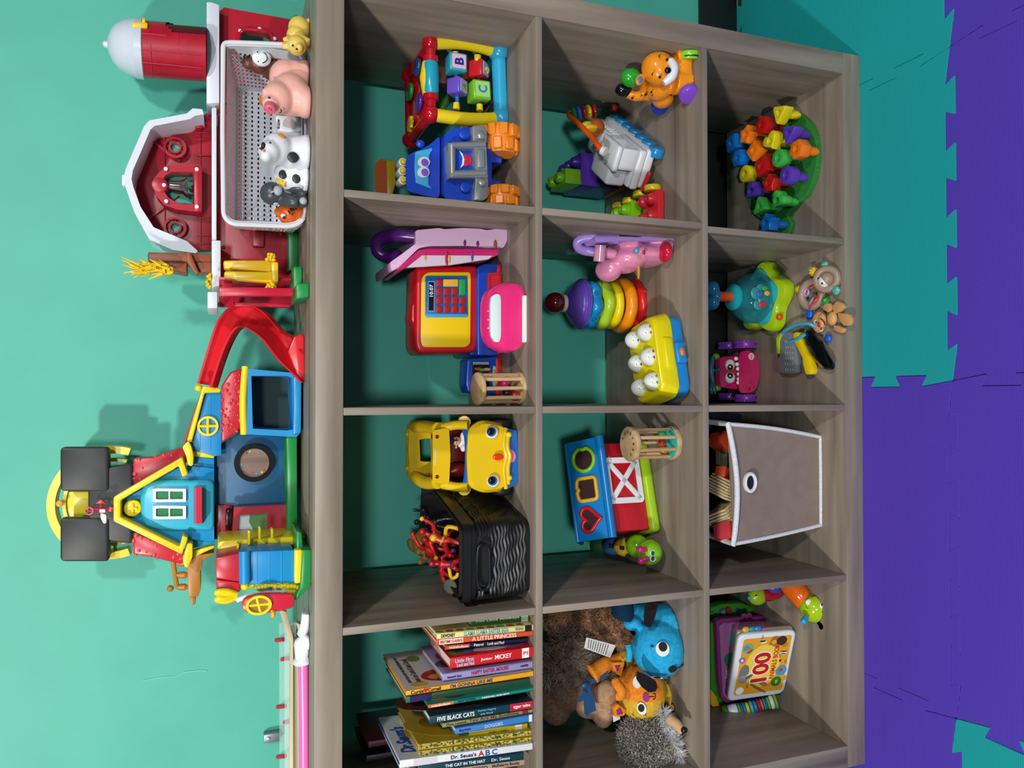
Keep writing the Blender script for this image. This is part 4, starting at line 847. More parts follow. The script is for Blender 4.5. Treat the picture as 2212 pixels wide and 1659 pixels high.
for x,y in ((1063,934),(1065.5,1039)):
    e=part(t,'eye',P('e8ecf2',.15),lambda b:bal(b,x,y,.081,(13.5,5,14)))
    part(e,'iris',P('2a6ad2',.15),lambda b:bal(b,x-1.5,y-1+(.5 if y>990 else 0),.0785,(10.5,4.5,11))); part(e,'pupil',P('0d0f12',.1),lambda b:bal(b,x-2.5,y-1.5,.0755,(8,4,8.5)))
part(t,'nose_button',P('e2381c',.2),lambda b:bal(b,1076,987,.078,(7,4,12.5)))
part(t,'bumper',P('0e5fb0',.25),lambda b:b.loft(rs([[(1094,925),(1116,930),(1122,985),(1118,1045),(1096,1056),(1100,1000),(1104,985),(1100,970)]]*2,(.085,.11),.004)))
part(t,'tongue',P('e47fae',.3),lambda b:pz(b,[(1104,970),(1112,976),(1115,986),(1112,996),(1104,1001),(1106,986)],.082,.01,.002,.002)); each(t,'headlamp',P('f0d02a',.2),((1099,939),(1100,1032)),lambda b,x,y:bal(b,x,y,.080,6.5))
text(t,'little people',W(941,986,.164),X_,Z_,.03,.0042,P('f2f2f2',.4))
each(t,'wheel',P('141416',.5),((915,.12),(1058,.12),(915,.27),(1058,.27)),lambda b,y,Y:b.cyl(V((W(1100,y,Y).x-.008,Y,Z1+.024)),V((W(1100,y,Y).x+.008,Y,Z1+.024)),.024,bev=.004))
dv=thing('toy_driver','small toy driver with blue cap and white collar inside the yellow car','toy figure',W(1010,955,.2))
part(dv,'torso',P('e6e8ec',.35),lambda b:(bal(b,1002,955,.195,(14,10,17)),bal(b,1000,942,.19,(9,7,6)),bal(b,1000,967,.19,(9,7,6)))); part(dv,'head',P('e0ab83',.4),lambda b:(bal(b,986,953,.19,(10,9,10)),bal(b,989,953,.179,(2,3,2)),bal(b,985,966,.19,(3,3,3))))
part(dv,'cap',P('16306e',.4),lambda b:(bal(b,976,952,.192,(7,10,14)),bal(b,979,952,.18,(2,6,12)))); each(dv,'eye',P('15100e',.2),((986,949),(986,957)),lambda b,x,y:bal(b,x,y,.1735,1.3))
# black basket
FL=V((.4005,.017,0)); FR=V((.5375,.016,0)); BR_=V((.60,.30,0)); BL_=V((.462,.33,0)); ZB_=W(1000,1200,.018).z
bs=thing('black_basket','black wavy-ribbed plastic basket full of action figures in the top row','basket',(.5,.16,Z1))
def rect4(ins,z):
    c=(FL+FR+BR_+BL_)/4; return [V((p.x,p.y,z)) for p in rnd([c+(q-c)*ins for q in (FL,FR,BR_,BL_)],.02,5)]
blk_=P('0b0c10',.42)
def f(b):
    b.ring(rect4(1,ZB_),rect4(.965,ZB_),(0,0,-.014)); b.ring(rect4(.965,ZB_-.012),rect4(.945,ZB_-.012),(0,0,-.012)); b.prism(rect4(.93,Z1),(0,0,.012),.002)
rim_=part(bs,'rim',blk_,f)
def f(b):
    for j in range(15):
        z=Z1+.012+j*(ZB_-.024-Z1-.012)/15; s=.93+.03*j/15; r=rect4(s,z); pts=[]
        for i in range(len(r)):
            a,c=r[i],r[(i+1)%len(r)]; n=max(1,int((c-a).length/.0045)); pts+= [a.lerp(c,q/n) for q in range(n)]
        out=[]; L_=0
        for i,p in enumerate(pts):
            L_+=(p-pts[i-1]).length if i else 0; out.append(p+Z_*.0016*math.sin(L_*2*PI/.034+j*.9))
        hole=z>ZB_-.052
        if hole:
            seg=[p for p in out if not (p.y<.03 and .425<p.x<.512)]; k=next(i for i,p in enumerate(out) if p.y<.03 and .425<p.x<.512); m=sum(1 for p in out if p.y<.03 and .425<p.x<.512); b.tube(out[k+m:]+out[:k],.0038,7)
        else: b.tube(out,.0042,7,True)
part(bs,'ribs',blk_,f)
part(bs,'handle_slot',blk_,lambda b:b.tube([W(x,y,.016) for x,y in spline([V((1030,1225)),V((1031,1190)),V((1037,1176)),V((1050,1176)),V((1058,1190)),V((1059,1225)),V((1058,1262)),V((1050,1274)),V((1037,1274)),V((1031,1262)),V((1030,1225))],4)],.0028,8,True) if 0 else b.tube([W(x,y,.016) for x,y in ((1031,1195),(1033,1183),(1040,1176),(1049,1176),(1056,1183),(1058,1195),(1059,1255),(1056,1267),(1049,1274),(1040,1274),(1033,1267),(1031,1255))],.0028,8,True))
part(bs,'lining',P('0a0a0c',.6),lambda b:b.ring(rect4(.925,Z1+.01),rect4(.9,Z1+.01),(0,0,.12)))
af='action figures tangled in the black basket'
def fig(label,base,upv,rgt,H,c,c2,pose,c3=None):
    "a posable figure: upv head direction, rgt its right-left axis"
    u=V(upv).normalized(); r=(V(rgt)-u*V(rgt).dot(u)).normalized(); n=u.cross(r); o=V(base); q=lambda a,h,d=0:o+(r*a+u*h+n*d)*H
    t=thing('action_figure',label,'action figure',base,group=af); la,ra,ll,rl=pose
    sp=[('s',q(0,.5),(.085*H,.07*H,.085*H)),('s',q(0,.68),(.10*H,.075*H,.10*H)),('t',[q(0,.5),q(0,.62),q(0,.74)],[.07*H,.075*H,.08*H]),('t',[q(0,.74),q(0,.86)],[.04*H,.04*H])]
    for s,(e,h) in ((-1,la),(1,ra)): sp.append(('t',[q(s*.11,.74),q(s*e[0],e[1],e[2]),q(s*h[0],h[1],h[2])],[.045*H,.036*H,.03*H])); sp.append(('s',q(s*h[0],h[1],h[2]),.038*H))
    for s,(e,h) in ((-1,ll),(1,rl)): sp.append(('t',[q(s*.055,.46),q(s*e[0],e[1],e[2]),q(s*h[0],h[1],h[2])],[.055*H,.046*H,.034*H])); sp.append(('s',q(s*h[0],h[1],h[2]+.03),(.04*H,.05*H,.04*H)))
    blob(t,'body',P(c,.3),sp,.0016,2)
    part(t,'head',P(c3 or c,.3),lambda b:(b.sph(q(0,.92),.062*H,14),b.sph(q(0,.9,.05),.02*H,8)))
    part(t,'chest_plate',P(c2,.3),lambda b:b.sph(q(0,.69,.045),(.07*H,.07*H,.07*H),12)); part(t,'belt',P(c2,.3),lambda b:b.torus(q(0,.53),u,.078*H,.018*H,16,6))
    each(t,'glove',P(c2,.3),((s,h) for s,(e,h) in ((-1,la),(1,ra))),lambda b,s,h:b.sph(q(s*h[0],h[1],h[2]),.044*H,8))
zt=ZB_
A=((.2,.62,.05),(.28,.5,.15)); Bp=((.22,.8,.05),(.25,1.0,.1)); Lg=((.1,.25,.04),(.12,.0,0)); Lb_=((.14,.28,.15),(.1,.08,-.02))
fig('bright red action figure lying nearest the left side of the black basket',W(975,1262,.12),(W(925,1195,.17)-W(965,1262,.12)),(.5,.4,.5),.115,'c8281c','b01c14',(A,Bp,Lg,Lb_))
fig('red and yellow action figure, arm raised, upright in the black basket',W(1015,1195,.12),(W(955,1170,.14)-W(1010,1195,.12)),(-.3,.2,.3),.105,'b81c28','e0b41c',(Bp,A,Lg,Lb_))
fig('red figure with dark blue limbs at the front of the black basket',W(1028,1222,.07),(W(965,1215,.085)-W(1025,1218,.07)),(1,.2,.1),.085,'ac1622','143a78',(A,A,Lb_,Lg),'b81c28')
fig('dark red and navy figure crossing the middle of the black basket',W(990,1150,.16),(W(945,1180,.19)-W(985,1150,.16)),(.2,.6,.5),.09,'8c1420','20264e',(Bp,Bp,Lb_,Lg))
fig('black cloaked action figure leaning at the far right of the black basket',W(990,1132,.2),(W(940,1128,.22)-W(985,1130,.2)),(1,.1,.1),.09,'1b1d22','33363c',(A,Bp,Lg,Lg))
t=thing('toy_dinosaur','tan ridged toy dinosaur leaning over the back rim of the black basket','toy dinosaur',W(925,1165,.25),group=af)
blob(t,'body',P('8f7136',.5),[('t',[W(882,1165,.29),W(895,1180,.28),W(915,1168,.27),W(935,1150,.26),W(945,1135,.26)],[.004,.012,.022,.019,.012]),('s',W(912,1180,.26),(.02,.018,.018)),('t',[W(915,1185,.25),W(900,1195,.24)],[.009,.005]),('t',[W(930,1190,.24),W(915,1210,.23),W(905,1215,.22)],[.01,.007,.005])],.002,3)
each(t,'spine_ridge',P('b08a48',.5),[(920+i*4,1152-i*2.6) for i in range(7)],lambda b,x,y:b.cyl(W(x,y,.262),W(x-3,y-5,.262),.0035,.0005,6)); part(t,'crest',P('c8541c',.4),lambda b:bal(b,936,1140,.25,(9,6,7)))
t=thing('toy_sword','thin grey curved toy blade sticking up in the black basket','toy weapon',W(935,1135,.24)); part(t,'blade',P('6f747c',.3),lambda b:tub(b,[(914,1101,.24),(921,1115,.235),(936,1132,.23)],[.0012]*6+[.0025]*5+[.003]*0,8,False,5) if 0 else b.tube(spline([W(914,1101,.24),W(921,1117,.235),(W(938,1134,.23))],5),[.0008+.00035*i for i in range(11)],8))
t=thing('toy_shield','round speckled grey-green toy shield at the front left of the basket','toy shield',W(970,1272,.09)); part(t,'disc',P('6f7468',.6),lambda b:b.cyl(W(971,1268,.085),W(971,1268,.085)+V((.1,.5,-.6)).normalized()*.006,.0135,n=14,bev=.002)); part(t,'grip',P('5c6168',.5),lambda b:tub(b,[(975,1258,.085),(985,1245,.085)],.002,6))
t=thing('toy_tentacles','bent yellow flexible arms looping among the red action figures','toy part',W(960,1140,.14)); part(t,'arms',P('d2ab18',.35),lambda b:tub(b,[(962,1160,.15),(964,1142,.14),(972,1138,.135),(990,1142,.125),(998,1146,.11)],.004,10,False,5)); part(t,'claws',P('d2ab18',.35),lambda b:tub(b,[(970,1225,.09),(975,1248,.085),(985,1246,.08),(990,1238,.08)],.0035,10,False,5))
# ================================================================ row 1, left cell: standing picture books
def quad(q,Y): return [W(x,y,Y) for x,y in q]
BKG='picture books standing in the top left cell'
def book(label,xt,yt0,yt1,xb,yb0,yb1,col,Y,D,texts=(),blocks=(),page='e6e2d6',cover=None,cz=.35,sp=None,nm='picture_book',grp=BKG):
    """spine corners in the photo: right/left edge at the top (yt0, yt1) and at the foot (yb0, yb1)"""
    A,Bq,Cq,Dq=W(xt,yt0,Y),W(xb,yb0,Y),W(xb,yb1,Y),W(xt,yt1,Y)
    fl=Z1+.0006; Bq.z=max(Bq.z,fl); Cq.z=max(Cq.z,fl)
    t=thing(nm,label,'book',((Bq.x+Cq.x)/2,Y,Z1),group=grp); th=(A-Dq).length; f=min(.3,.0016/th); m=P(col,cz)
    P_=lambda s,h:(A*(1-s)+Dq*s)*(1-h)+(Bq*(1-s)+Cq*s)*h
    def fr(b):
        for s0,s1 in ((0,f),(1-f,1)): b.prism([P_(s0,0),P_(s0,1),P_(s1,1),P_(s1,0)],(0,D,0),.0004,1)
        b.prism([P_(0,0),P_(0,1),P_(1,1),P_(1,0)],(0,.0018,0),.0008,2)
    cv=part(t,'cover',m,fr)
    part(t,'pages',P(page,.7),lambda b:b.prism([P_(f,.012),P_(f,.99),P_(1-f,.99),P_(1-f,.012)],V((0,D-.004,0)),0) if 0 else b.prism([p+Y_*.0016 for p in (P_(f,.012),P_(f,.99),P_(1-f,.99),P_(1-f,.012))],(0,D-.006,0),0))
    dn=(Bq-A).normalized(); rt_=(A-Dq).normalized(); H=(Bq-A).length
    for h0,h1,c in blocks: part(cv,'colour_band',P(c,.4),lambda b:b.prism([p-Y_*.0003 for p in (P_(.02,h0),P_(.02,h1),P_(.98,h1),P_(.98,h0))],(0,.0008,0),0))
    for s,h0,h1,hh,c in [x[:5] for x in texts]:
        o=[x for x in texts if x[0]==s][0]; v=o[5] if len(o)>5 else .5; flip=len(o)>6
        text(cv,s,P_(v,(h0+h1)/2)-Y_*.0006,-dn if flip else dn,-rt_ if flip else rt_,(h1-h0)*H,th*hh,P(c,.5),'lettering',.014)
    if cover:      # pictures printed on the side that faces the room's right
        for u,v,ru,rv,c in cover:
            ctr=A+(Bq-A)*v+Y_*(D*u)+rt_*.0004; yd=Y_
            part(cv,'cover_picture',P(c,.4),lambda b:b.prism([ctr+Y_*q[0]+dn*q[1] for q in ell(ru,rv,18)],rt_*.0004,0))
    return t,cv,P_,dn,rt_,(A,Bq,D)
book('green board book half hidden under the divider, farthest right of the row',1018,1338,1354.7,1143,1325,1341.7,'2c5c1e',.03,.13,[('Five Little Monkeys',.08,.82,.5,'c9d6c2',.35)],[(.86,.98,'b9c4b0')])
book('pale yellow book with a dotted cover edge, right of the orange spine',944,1368.6,1381.5,1154.5,1348.7,1361.6,'e9de93',.012,.17,[('DEWDNEY',.04,.18,.55,'2a2a2a'),('LLAMA LLAMA EASTER EGG',.27,.73,.72,'4fa0c0'),('VIKING',.8,.89,.5,'8a8466')],[(.91,.985,'14141c')],cover=[(.04+.0,.03+i*.105,.006,.007,('7c9a3a','b0492c','8a6a2a')[i%3]) for i in range(9)])
book('thin orange-red book between the pale yellow and the navy book',942,1382.5,1394,1154,1362.6,1372.6,'d9532c',.013,.17,[('BEDTIME CLASSICS',.04,.26,.5,'c42a1c',.5),('A LITTLE PRINCESS',.36,.82,.8,'f2e6d2',.45)],[(.03,.27,'efe4cf')])
book('navy and orange book set back behind the red thick book',961,1394,1404,1141,1379.5,1386,'16284e',.03,.16,[('nickelodeon',.05,.27,.6,'f0e2d6'),('Patrol',.34,.45,.6,'dfe3ea'),('Look and Find',.5,.7,.7,'e4e8ee')],[(.0,.29,'c4512a')])
t_=book('thick bright red book with a picture cover beside the lavender one',972,1422,1445,1152,1397,1419,'cf1d26',.012,.14,[('Little First',.06,.28,.36,'b9d2f0',.32),('Look and Find',.08,.28,.36,'b9d2f0',.72),('Junior',.36,.5,.34,'f4f0f2',.55),('MICKEY',.53,.73,.42,'f6f2f4',.5),('PI',.875,.93,.3,'e43a40',.5)],[(.86,.945,'f2eeee')],cover=[(.3,.55,.03,.05,'d9d2dc'),(.25,.22,.02,.02,'4a78b8'),(.2,.12,.014,.014,'5f9a3c'),(.3,.8,.03,.03,'8a5a9a')])
book('lavender book with red title beside the thick red one',956,1456,1471,1153,1427,1443,'9a90c4',.015,.15,[('Numeroff / Bond',.05,.2,.3,'2b2740',.6),('HAPPY EASTER, MOUSE!',.31,.72,.62,'a81c44'),('HARPER',.86,.95,.3,'2b2740')],cover=[(.3,.15,.02,.025,'3a3440'),(.55,.25,.03,.03,'6a3a5a')])
t_=book('tall white-covered book with an orange yellow spine, heart on it',877,1493,1503,1155.5,1449,1460,'efab2c',.012,.19,[('Curtis',.035,.13,.75,'17130e'),('Cornell',.165,.26,.75,'17130e'),("I'M GONNA LIKE ME",.335,.665,.75,'1f3a86')],[])
cv=t_[1]; A_,B_,D_=t_[5]; P_=t_[2]; dn=t_[3]; rt_=t_[4]
part(cv,'heart',P('c8281c',.4),lambda b:b.prism([P_(.5,.147)-Y_*.0006+dn*q[0]+rt_*q[1] for q in heart(.0042)],(0,.0006,0)))
part(cv,'white_front',P('d8d8de',.4),lambda b:b.prism([A_+dn*.001+Y_*.004+rt_*.0004,B_-dn*.001+Y_*.004+rt_*.0004,B_-dn*.001+Y_*(D_-.001)+rt_*.0004,A_+dn*.001+Y_*(D_-.001)+rt_*.0004],rt_*.0003))
for s,u,v,w_,h_ in (('Jamie Lee Curtis & Laura Cornell',.45,.13,.12,.014),('FROM THE #1 NEW YORK TIMES BESTSELLING TEAM',.5,.065,.13,.006)): text(cv,s,A_+(B_-A_)*v+Y_*(D_*u)+rt_*.0009,Y_,-dn,w_,h_,P('45402f',.5),'cover_lettering')
for u,v,ru,rv,c in ((.25,.32,.028,.035,'a81c24'),(.22,.3,.012,.02,'d8b01e'),(.75,.2,.016,.012,'7a8a2a'),(.1,.12,.012,.016,'d8b83a'),(.15,.6,.02,.05,'6a8a2e'),(.12,.75,.014,.03,'3a78c0')): part(cv,'cover_picture',P(c,.4),lambda b:b.prism([A_+(B_-A_)*v+Y_*(D_*u)+rt_*.0007+Y_*q[0]+dn*q[1] for q in ell(ru,rv,16)],rt_*.0004))
book('dark green book peeking below the orange yellow spine',877,1505,1519,1150,1464,1478,'35604c',.03,.17,[],[(.03,.2,'2a2458')],cover=None)
book('teal book with an orange corner, right of the dark cats book',925,1523,1530,1156.5,1484,1492,'1a8f82',.012,.17,[('nickelodeon',.03,.2,.7,'f6efe6'),('PAW PATROL',.27,.44,.55,'123a66'),('MARSHALL AND SKYE',.5,.76,.55,'e9f2ee')],[(0,.23,'d9722a')],cover=[(.25,.14,.03,.03,'c8621f'),(.32,.55,.03,.035,'6a4a34'),(.22,.27,.026,.03,'3a3a48'),(.3,.75,.02,.02,'5a3a2c')])
book('dark teal book with a red end on its spine, dark red cover',928,1547.5,1565,1154.5,1513,1529,'153c4a',.013,.16,[('FIVE BLACK CATS',.07,.42,.55,'f2f2ee'),('Patricia Hegarty',.455,.63,.3,'6fb0d0',.27),('Julia Woolf',.48,.6,.3,'6fb0d0',.72),('tiger tales',.8,.97,.5,'f6eef0')],[(.77,.995,'c01e3c')],cover=[(.4,.3,.05,.1,'5a1c18'),(.3,.7,.04,.08,'12161c')])
book('olive green board book with brown lettering above the light blue one',956,1563,1572,1150,1532,1539,'8a935a',.016,.14,[('Dana Lenzieth',.04,.26,.5,'6a3a2c'),('You Are My SunShine',.28,.84,.85,'7a2f2a')],[(.885,.95,'8e1c34')])
book('light blue board book with chalky title and small dog faces',983.5,1574,1587,1151.5,1542.5,1558,'3f7fc8',.012,.13,[('Boynton',.05,.19,.55,'1c3a66'),('DOGGIES',.37,.6,.55,'b8d2ee')],[(.945,.985,'dfe6ee')],cover=None)
book('yellow board book with an upside-down title and a rabbit face',1013,1580,1595,1139.6,1562,1578,'c9b52a',.03,.13,[('Hippity, Hoppity,',.33,.66,.36,'4a4418',.6,1)],[(.78,.9,'d9d2c0')])
leaf=noisemat('leafy_foil','3a4a22','c9b75e',220,.35,(1,1,1),0,2,.42,.58)
for lb,a in (('gold-leaf patterned spine, right one of two beside the yellow board book',(903,1608,1621,1149,1577,1589)),('gold-leaf patterned spine touching the tall white book',(905,1623,1640,1150,1591,1603))):
    t_=book(lb,*a,'c8a51e',.02,.16,[],[],'d8cf9a',cover=[(.45,.5,.06,.11,'c2981a'),(.5,.25,.025,.03,'2f5a2a')])
    part(t_[1],'foil_spine',leaf,lambda b:b.prism([p-Y_*.0004 for p in (t_[2](.04,.005),t_[2](.04,.995),t_[2](.8,.995),t_[2](.8,.005))],(0,.0006,0)))
t_=book('tall white book with blue lettering on its cover, red and blue letters on spine',863,1643,1660,1150.6,1605,1619,'e4e6ea',.014,.18,[("Dr. Seuss's",.37,.56,.5,'1c2a4a'),('A',.575,.62,.7,'b01c2c',.52),('B',.63,.665,.7,'2a5aa8',.52),('C',.68,.72,.7,'2a5aa8',.52)],[(.1,.27,'d6d2dc')])
cv=t_[1]; A_,B_,D_=t_[5]; dn=t_[3]; rt_=t_[4]; text(cv,"Dr.Seuss's",A_+(B_-A_)*.09+Y_*(D_*.42)+rt_*.0006,Y_,-dn,.105,.026,P('1c4fa8',.4),'cover_lettering',.03,.0004,.2)
part(cv,'blue_edge',P('164fb0',.4),lambda b:b.prism([A_+dn*.0005-rt_*.004,A_+dn*.0005-rt_*.006,A_+dn*.0005-rt_*.006+Y_*D_,A_+dn*.0005-rt_*.004+Y_*D_],-dn*.002))
book('deep teal book with white title, left of the tall white book',905,1655,1668,1131.5,1625,1640,'123f4e',.016,.15,[('THE CAT IN THE HAT',.24,.62,.5,'e9eef0'),('Dr. Seuss',.68,.86,.5,'c9dfe4')],[])
book('book with a beige printed spine at the photo\'s lower edge',890,1672,1690,1133,1641,1652,'b59a86',.018,.15,[('APPLESEED',.4,.66,.5,'5a4a44'),('McElderry Books',.7,.95,.45,'4a403c')],[])
for lb,x,Y,c,c2 in (('dark red book with a scalloped edge leaning at the back left',.105,.25,'5a1420','8a2a30'),('nearly black book standing behind the dark red one',.07,.27,'10131c','2a2f3c')):
    b=B(); b.box(x-.008,x+.004,Y-.03,Y+.11,Z1+.0006,Z1+.25,.002); o=solo(b,'picture_book',P(c,.5),lb,'book',(x,Y,Z1),BKG)
    if c=='5a1420':
        text(o,'Fisher Price',V((.012,-.0,.17))*0+V((.0045,.04,.17)),V((0,0,-1)),V((0,-1,0))*-1,.09,.014,P('a8787c',.5))
# ================================================================ row 2, right cell
t=thing('toy_leopard','orange spotted toy leopard on colourful wheels with a green ball on its back','toy leopard',F(1495,165,Z2))
lo=P('f2941f',.22,coat=.4)
def sk(*a): return W(*a)
blob(t,'body',lo,[('s',W(1421,147,.055),(.031,.031,.033)),('s',W(1425,150,.05),(.033,.026,.028)),('t',[W(1455,125,.05),W(1497,126,.045)],[.024,.022]),('t',[W(1455,178,.05),W(1497,180,.045)],[.024,.022]),('t',[W(1475,120,.05),W(1475,185,.05)],[.024,.024]),
 ('s',W(1425,190,.085),(.026,.03,.026)),('s',W(1432,210,.1),(.022,.026,.022)),('s',W(1400,195,.11),(.022,.022,.02)),('t',[W(1405,200,.11),W(1375,207,.115),W(1352,200,.12)],[.014,.011,.009])],.0022,5)
each(t,'ear',lo,((1408,104,.065,-.5),(1383,172,.065,.6)),lambda b,x,y,Y,a:bal(b,x,y,Y,(15,7,10),16,M.Rotation(a,3,'Y'))); each(t,'ear_lining',P('3a86c8',.3),((1410,105,.058,-.5),(1383,172,.058,.6)),lambda b,x,y,Y,a:bal(b,x,y,Y,(8,3,6),12,M.Rotation(a,3,'Y')))
part(t,'muzzle',P('e4ecf4',.35),lambda b:b.tube(spline([W(1448,129,.024),W(1455,146,.019),W(1450,166,.02),W(1434,180,.0255)],6),[.006+.004*math.sin(PI*i/18) for i in range(19)],12))
part(t,'nose',P('101012',.15),lambda b:bal(b,1443,152,.0155,(7,6,8))); each(t,'eye',P('14120f',.15),((1441,129,.0235),(1425.5,166.5,.0235)),lambda b,x,y,Y:bal(b,x,y,Y,3.2)); each(t,'brow',P('14120f',.3),((1424,121,.0225),(1409,160,.0225)),lambda b,x,y,Y:tub(b,[(x+2,y-3,Y),(x-1,y,Y-.001),(x+1,y+3,Y)],.001,6))
def wv(b,x,y,Y,R,h,ax):
    c=W(x,y,Y); a=V(ax).normalized(); b.lathe(c-a*h,a,[(R*.6,0),(R*.93,.001),(R,h*.4),(R,h*1.6),(R*.93,2*h-.001),(R*.6,2*h)],28)
wz_=lambda x,y,Y,R:(x,y,Y,R)
each(t,'wheel',P('86d428',.25),((1489,120,.03,.0195,.0085,(1,-.25,.1)),),wv); each(t,'wheel',P('8a4fd8',.25),((1488,203,.03,.0195,.008,(1,.55,0)),),wv); each(t,'wheel',P('1c3fb0',.25),((1428,229,.125,.0195,.0095,(1,.3,0)),),wv)
each(t,'wheel_groove',P('121420',.5),((1491,123,.029,.0198,.002,(1,-.25,.1)),),wv)
part(t,'tail_tip',P('101014',.15),lambda b:bal(b,1347,195,.118,(15,15,19)))
bb_=part(t,'ball',P('2aa02e',.2),lambda b:(bal(b,1363,168,.09,(20,20,24)),)); part(bb_,'ball_ribs',P('3fb83a',.2),lambda b:[b.torus(W(1363,168,.09),a,.0175,.0012,24,6) for a in ((1,0,0),(.4,.6,.7),(-.3,.5,.8))])
each(t,'spot',P('15110e',.3),((1395,204,.088,3.2),(1407,199,.0655,2.5),(1409,206,.075,1.5),(1450,204,.072,3),(1438,208,.075,2),(1366,212,.103,2.6),(1386,206,.095,1.5)),lambda b,x,y,Y,r:bal(b,x,y,Y,(r,r,r)))
# white toy with blue feet, turned away to the right
a0=F(1440,328,Z2); u=V((.59,.807,0)).normalized(); yaw=math.atan2(u.y,u.x)
t=thing('toy_boat','white plastic play boat with blue wheels and orange hose of beads, behind the leopard','toy boat',a0,(0,0,yaw),local=True)
wp=P('d8dbe2',.28)
part(t,'hull',wp,lambda b:(b.box(.004,.235,.002,.085,.018,.042,.008,3),b.box(.0,.11,.004,.088,.04,.058,.006,3)))
each(t,'cabin',wp,((.002,.105,.006,.085,.056,.066),(.012,.10,.03,.088,.066,.11),(.10,.165,.012,.085,.04,.082),(.165,.228,.01,.08,.04,.07)),lambda b,*a:b.box(*a,.007,3))
part(t,'roof',wp,lambda b:(b.box(-.004,.078,.0,.055,.098,.112,.006,3),b.box(.098,.158,.005,.05,.078,.092,.006,3),b.box(.0,.012,.004,.05,.06,.1,.005,2),b.box(.064,.076,.004,.05,.06,.1,.005,2)))
part(t,'window',P('4a3f3a',.6),lambda b:b.box(.016,.060,.0285,.031,.068,.094,.001))
each(t,'deck_rib',P('eceef2',.3),[(x,) for x in (.125,.14,.155)],lambda b,x:b.box(x-.004,x+.004,.009,.0125,.05,.07,.002))
each(t,'wheel',P('1487c8',.25),[(.012+i*.036,) for i in range(7)],lambda b,x:b.cyl((x,-.004,.017),(x,.016,.017),.0165,bev=.003,n=24)); part(t,'wheel',P('1a6f9c',.3),lambda b:b.cyl((.004,.075,.013),(.004,.092,.013),.013,n=20,bev=.003))
part(t,'red_rail',P('c2202c',.3),lambda b:b.cyl((-.003,.045,.025),(-.003,.085,.03),.005,n=12))
Li=lambda p:t.matrix_basis.inverted()@V(p)
hs=[(1302,325,.15),(1292,315,.16),(1280,298,.19),(1262,280,.22),(1245,263,.25),(1232,253,.27),(1229,248,.285),(1234,243,.29)]
part(t,'hose',P('e85a14',.3),lambda b:b.tube(spline([Li(W(*q)) for q in hs],5),.0058,12)); part(t,'hose_collar',wp,lambda b:b.cyl(Li(W(1300,324,.15)),Li(W(1308,328,.145)),.0095,n=16))
for i,c in enumerate(('1f7a3a','1d6fb8','a01c2c','d8b81e','a01c2c')):
    p,q=V(Li(W(1233+i*11,248-i*1.8,.29))),V(Li(W(1244+i*11,246-i*1.8,.288))); part(t,'bead',P(c,.2),lambda b:b.lathe(p,q-p,[(.006,0),(.0145,.002),(.016,.005),(.0145,.0085),(.006,.0105)],20))
part(t,'hub',P('15201a',.3),lambda b:b.torus(Li(W(1232,250,.285)),V(Li(W(1233,248,.29)))-V(Li(W(1244,246,.288))),.0075,.0015,20,6))
t2=part(t,'lion_head',P('a8501a',.25),lambda b:b.sph(Li(W(1287,276,.235)),.019,20)); part(t2,'lion_mane',P('d8b020',.3),lambda b:(b.sph(Li(W(1270,273,.235)),(.011,.011,.016),14),b.sph(Li(W(1277,278,.225)),(.008,.01,.016),12)))
part(t,'red_knob',P('a01822',.25),lambda b:b.sph(Li(W(1326,233,.3)),.009,12)); 
# stacking bricks
def brick(label,x0,x1,y0,y1,z0,z1,c,sx,sy,r=.0125,h=.017):
    t=thing('building_brick',label,'building brick',((x0+x1)/2,(y0+y1)/2,z0),group='chunky building bricks')
    part(t,'block',P(c,.3),lambda b:b.box(x0,x1,y0,y1,z0,z1,.0012))
    each(t,'stud',P(c,.3),[(x0+(i+.5)*(x1-x0)/sx,y0+(j+.5)*(y1-y0)/sy) for i in range(sx) for j in range(sy)],lambda b,x,y:b.lathe((x,y,z1-.0005),Z_,[(r,0),(r*.97,h*.6),(r*.62,h),(r*.4,h),(r*.35,h*.93),(0,h*.93)],20)); return t
YB_=.295; pl_,pr_=W(1300,404,YB_),W(1300,334,YB_); zt1=W(1255,370,YB_).z; zo=W(1340,390,YB_).z
brick('orange brick lowest under the purple brick in the right cell',pl_.x,pl_.x+.033,YB_+.003,YB_+.08,Z2+.0004,max(zo,Z2+.016),'d8771c',1,2,h=.001)
brick('large purple brick standing behind the white boat',pl_.x,pr_.x,YB_,YB_+.095,max(zo,Z2+.016)+.0008,zt1,'4d2aa0',2,3)
q0,q1=W(1240,397,YB_),W(1240,364,YB_); zt2=W(1221,380,YB_).z
brick('lime green brick stacked on the purple brick',q0.x,q0.x+.033,YB_-.0+.0,YB_+.08,zt1+.0005,zt2,'7fc41c',1,2,h=.015)
def car(label,x0,x1,y0,y1,z0,z1,c,whs):
    t=brick(label,x0,x1,y0,y1,z0,z1,c,2,2); each(t,'wheel',P('e8cc1c',.25),whs,lambda b,x,y,z,r:b.cyl((x,y,z),(x+.013,y,z),r,n=28,bev=.003)); return t
r0,r1=W(1430,470,.126),W(1430,409,.126)
car('red flat brick wagon with yellow wheel at the front of the brick train',r0.x-.012,r1.x,.126,.188,Z2+.006,W(1421,440,.126).z,'e02a3a',((r1.x+.001,.152,Z2+.0175,.0175),(r1.x+.001,.20,Z2+.0175,.0175)))
car('lime green brick wagon behind the red flat wagon',r0.x-.012,r1.x-.004,.215,.285,Z2+.006,Z2+.032,'86d41a',((r1.x-.002,.25,Z2+.0165,.0165),(r1.x-.002,.295,Z2+.0165,.0165)))
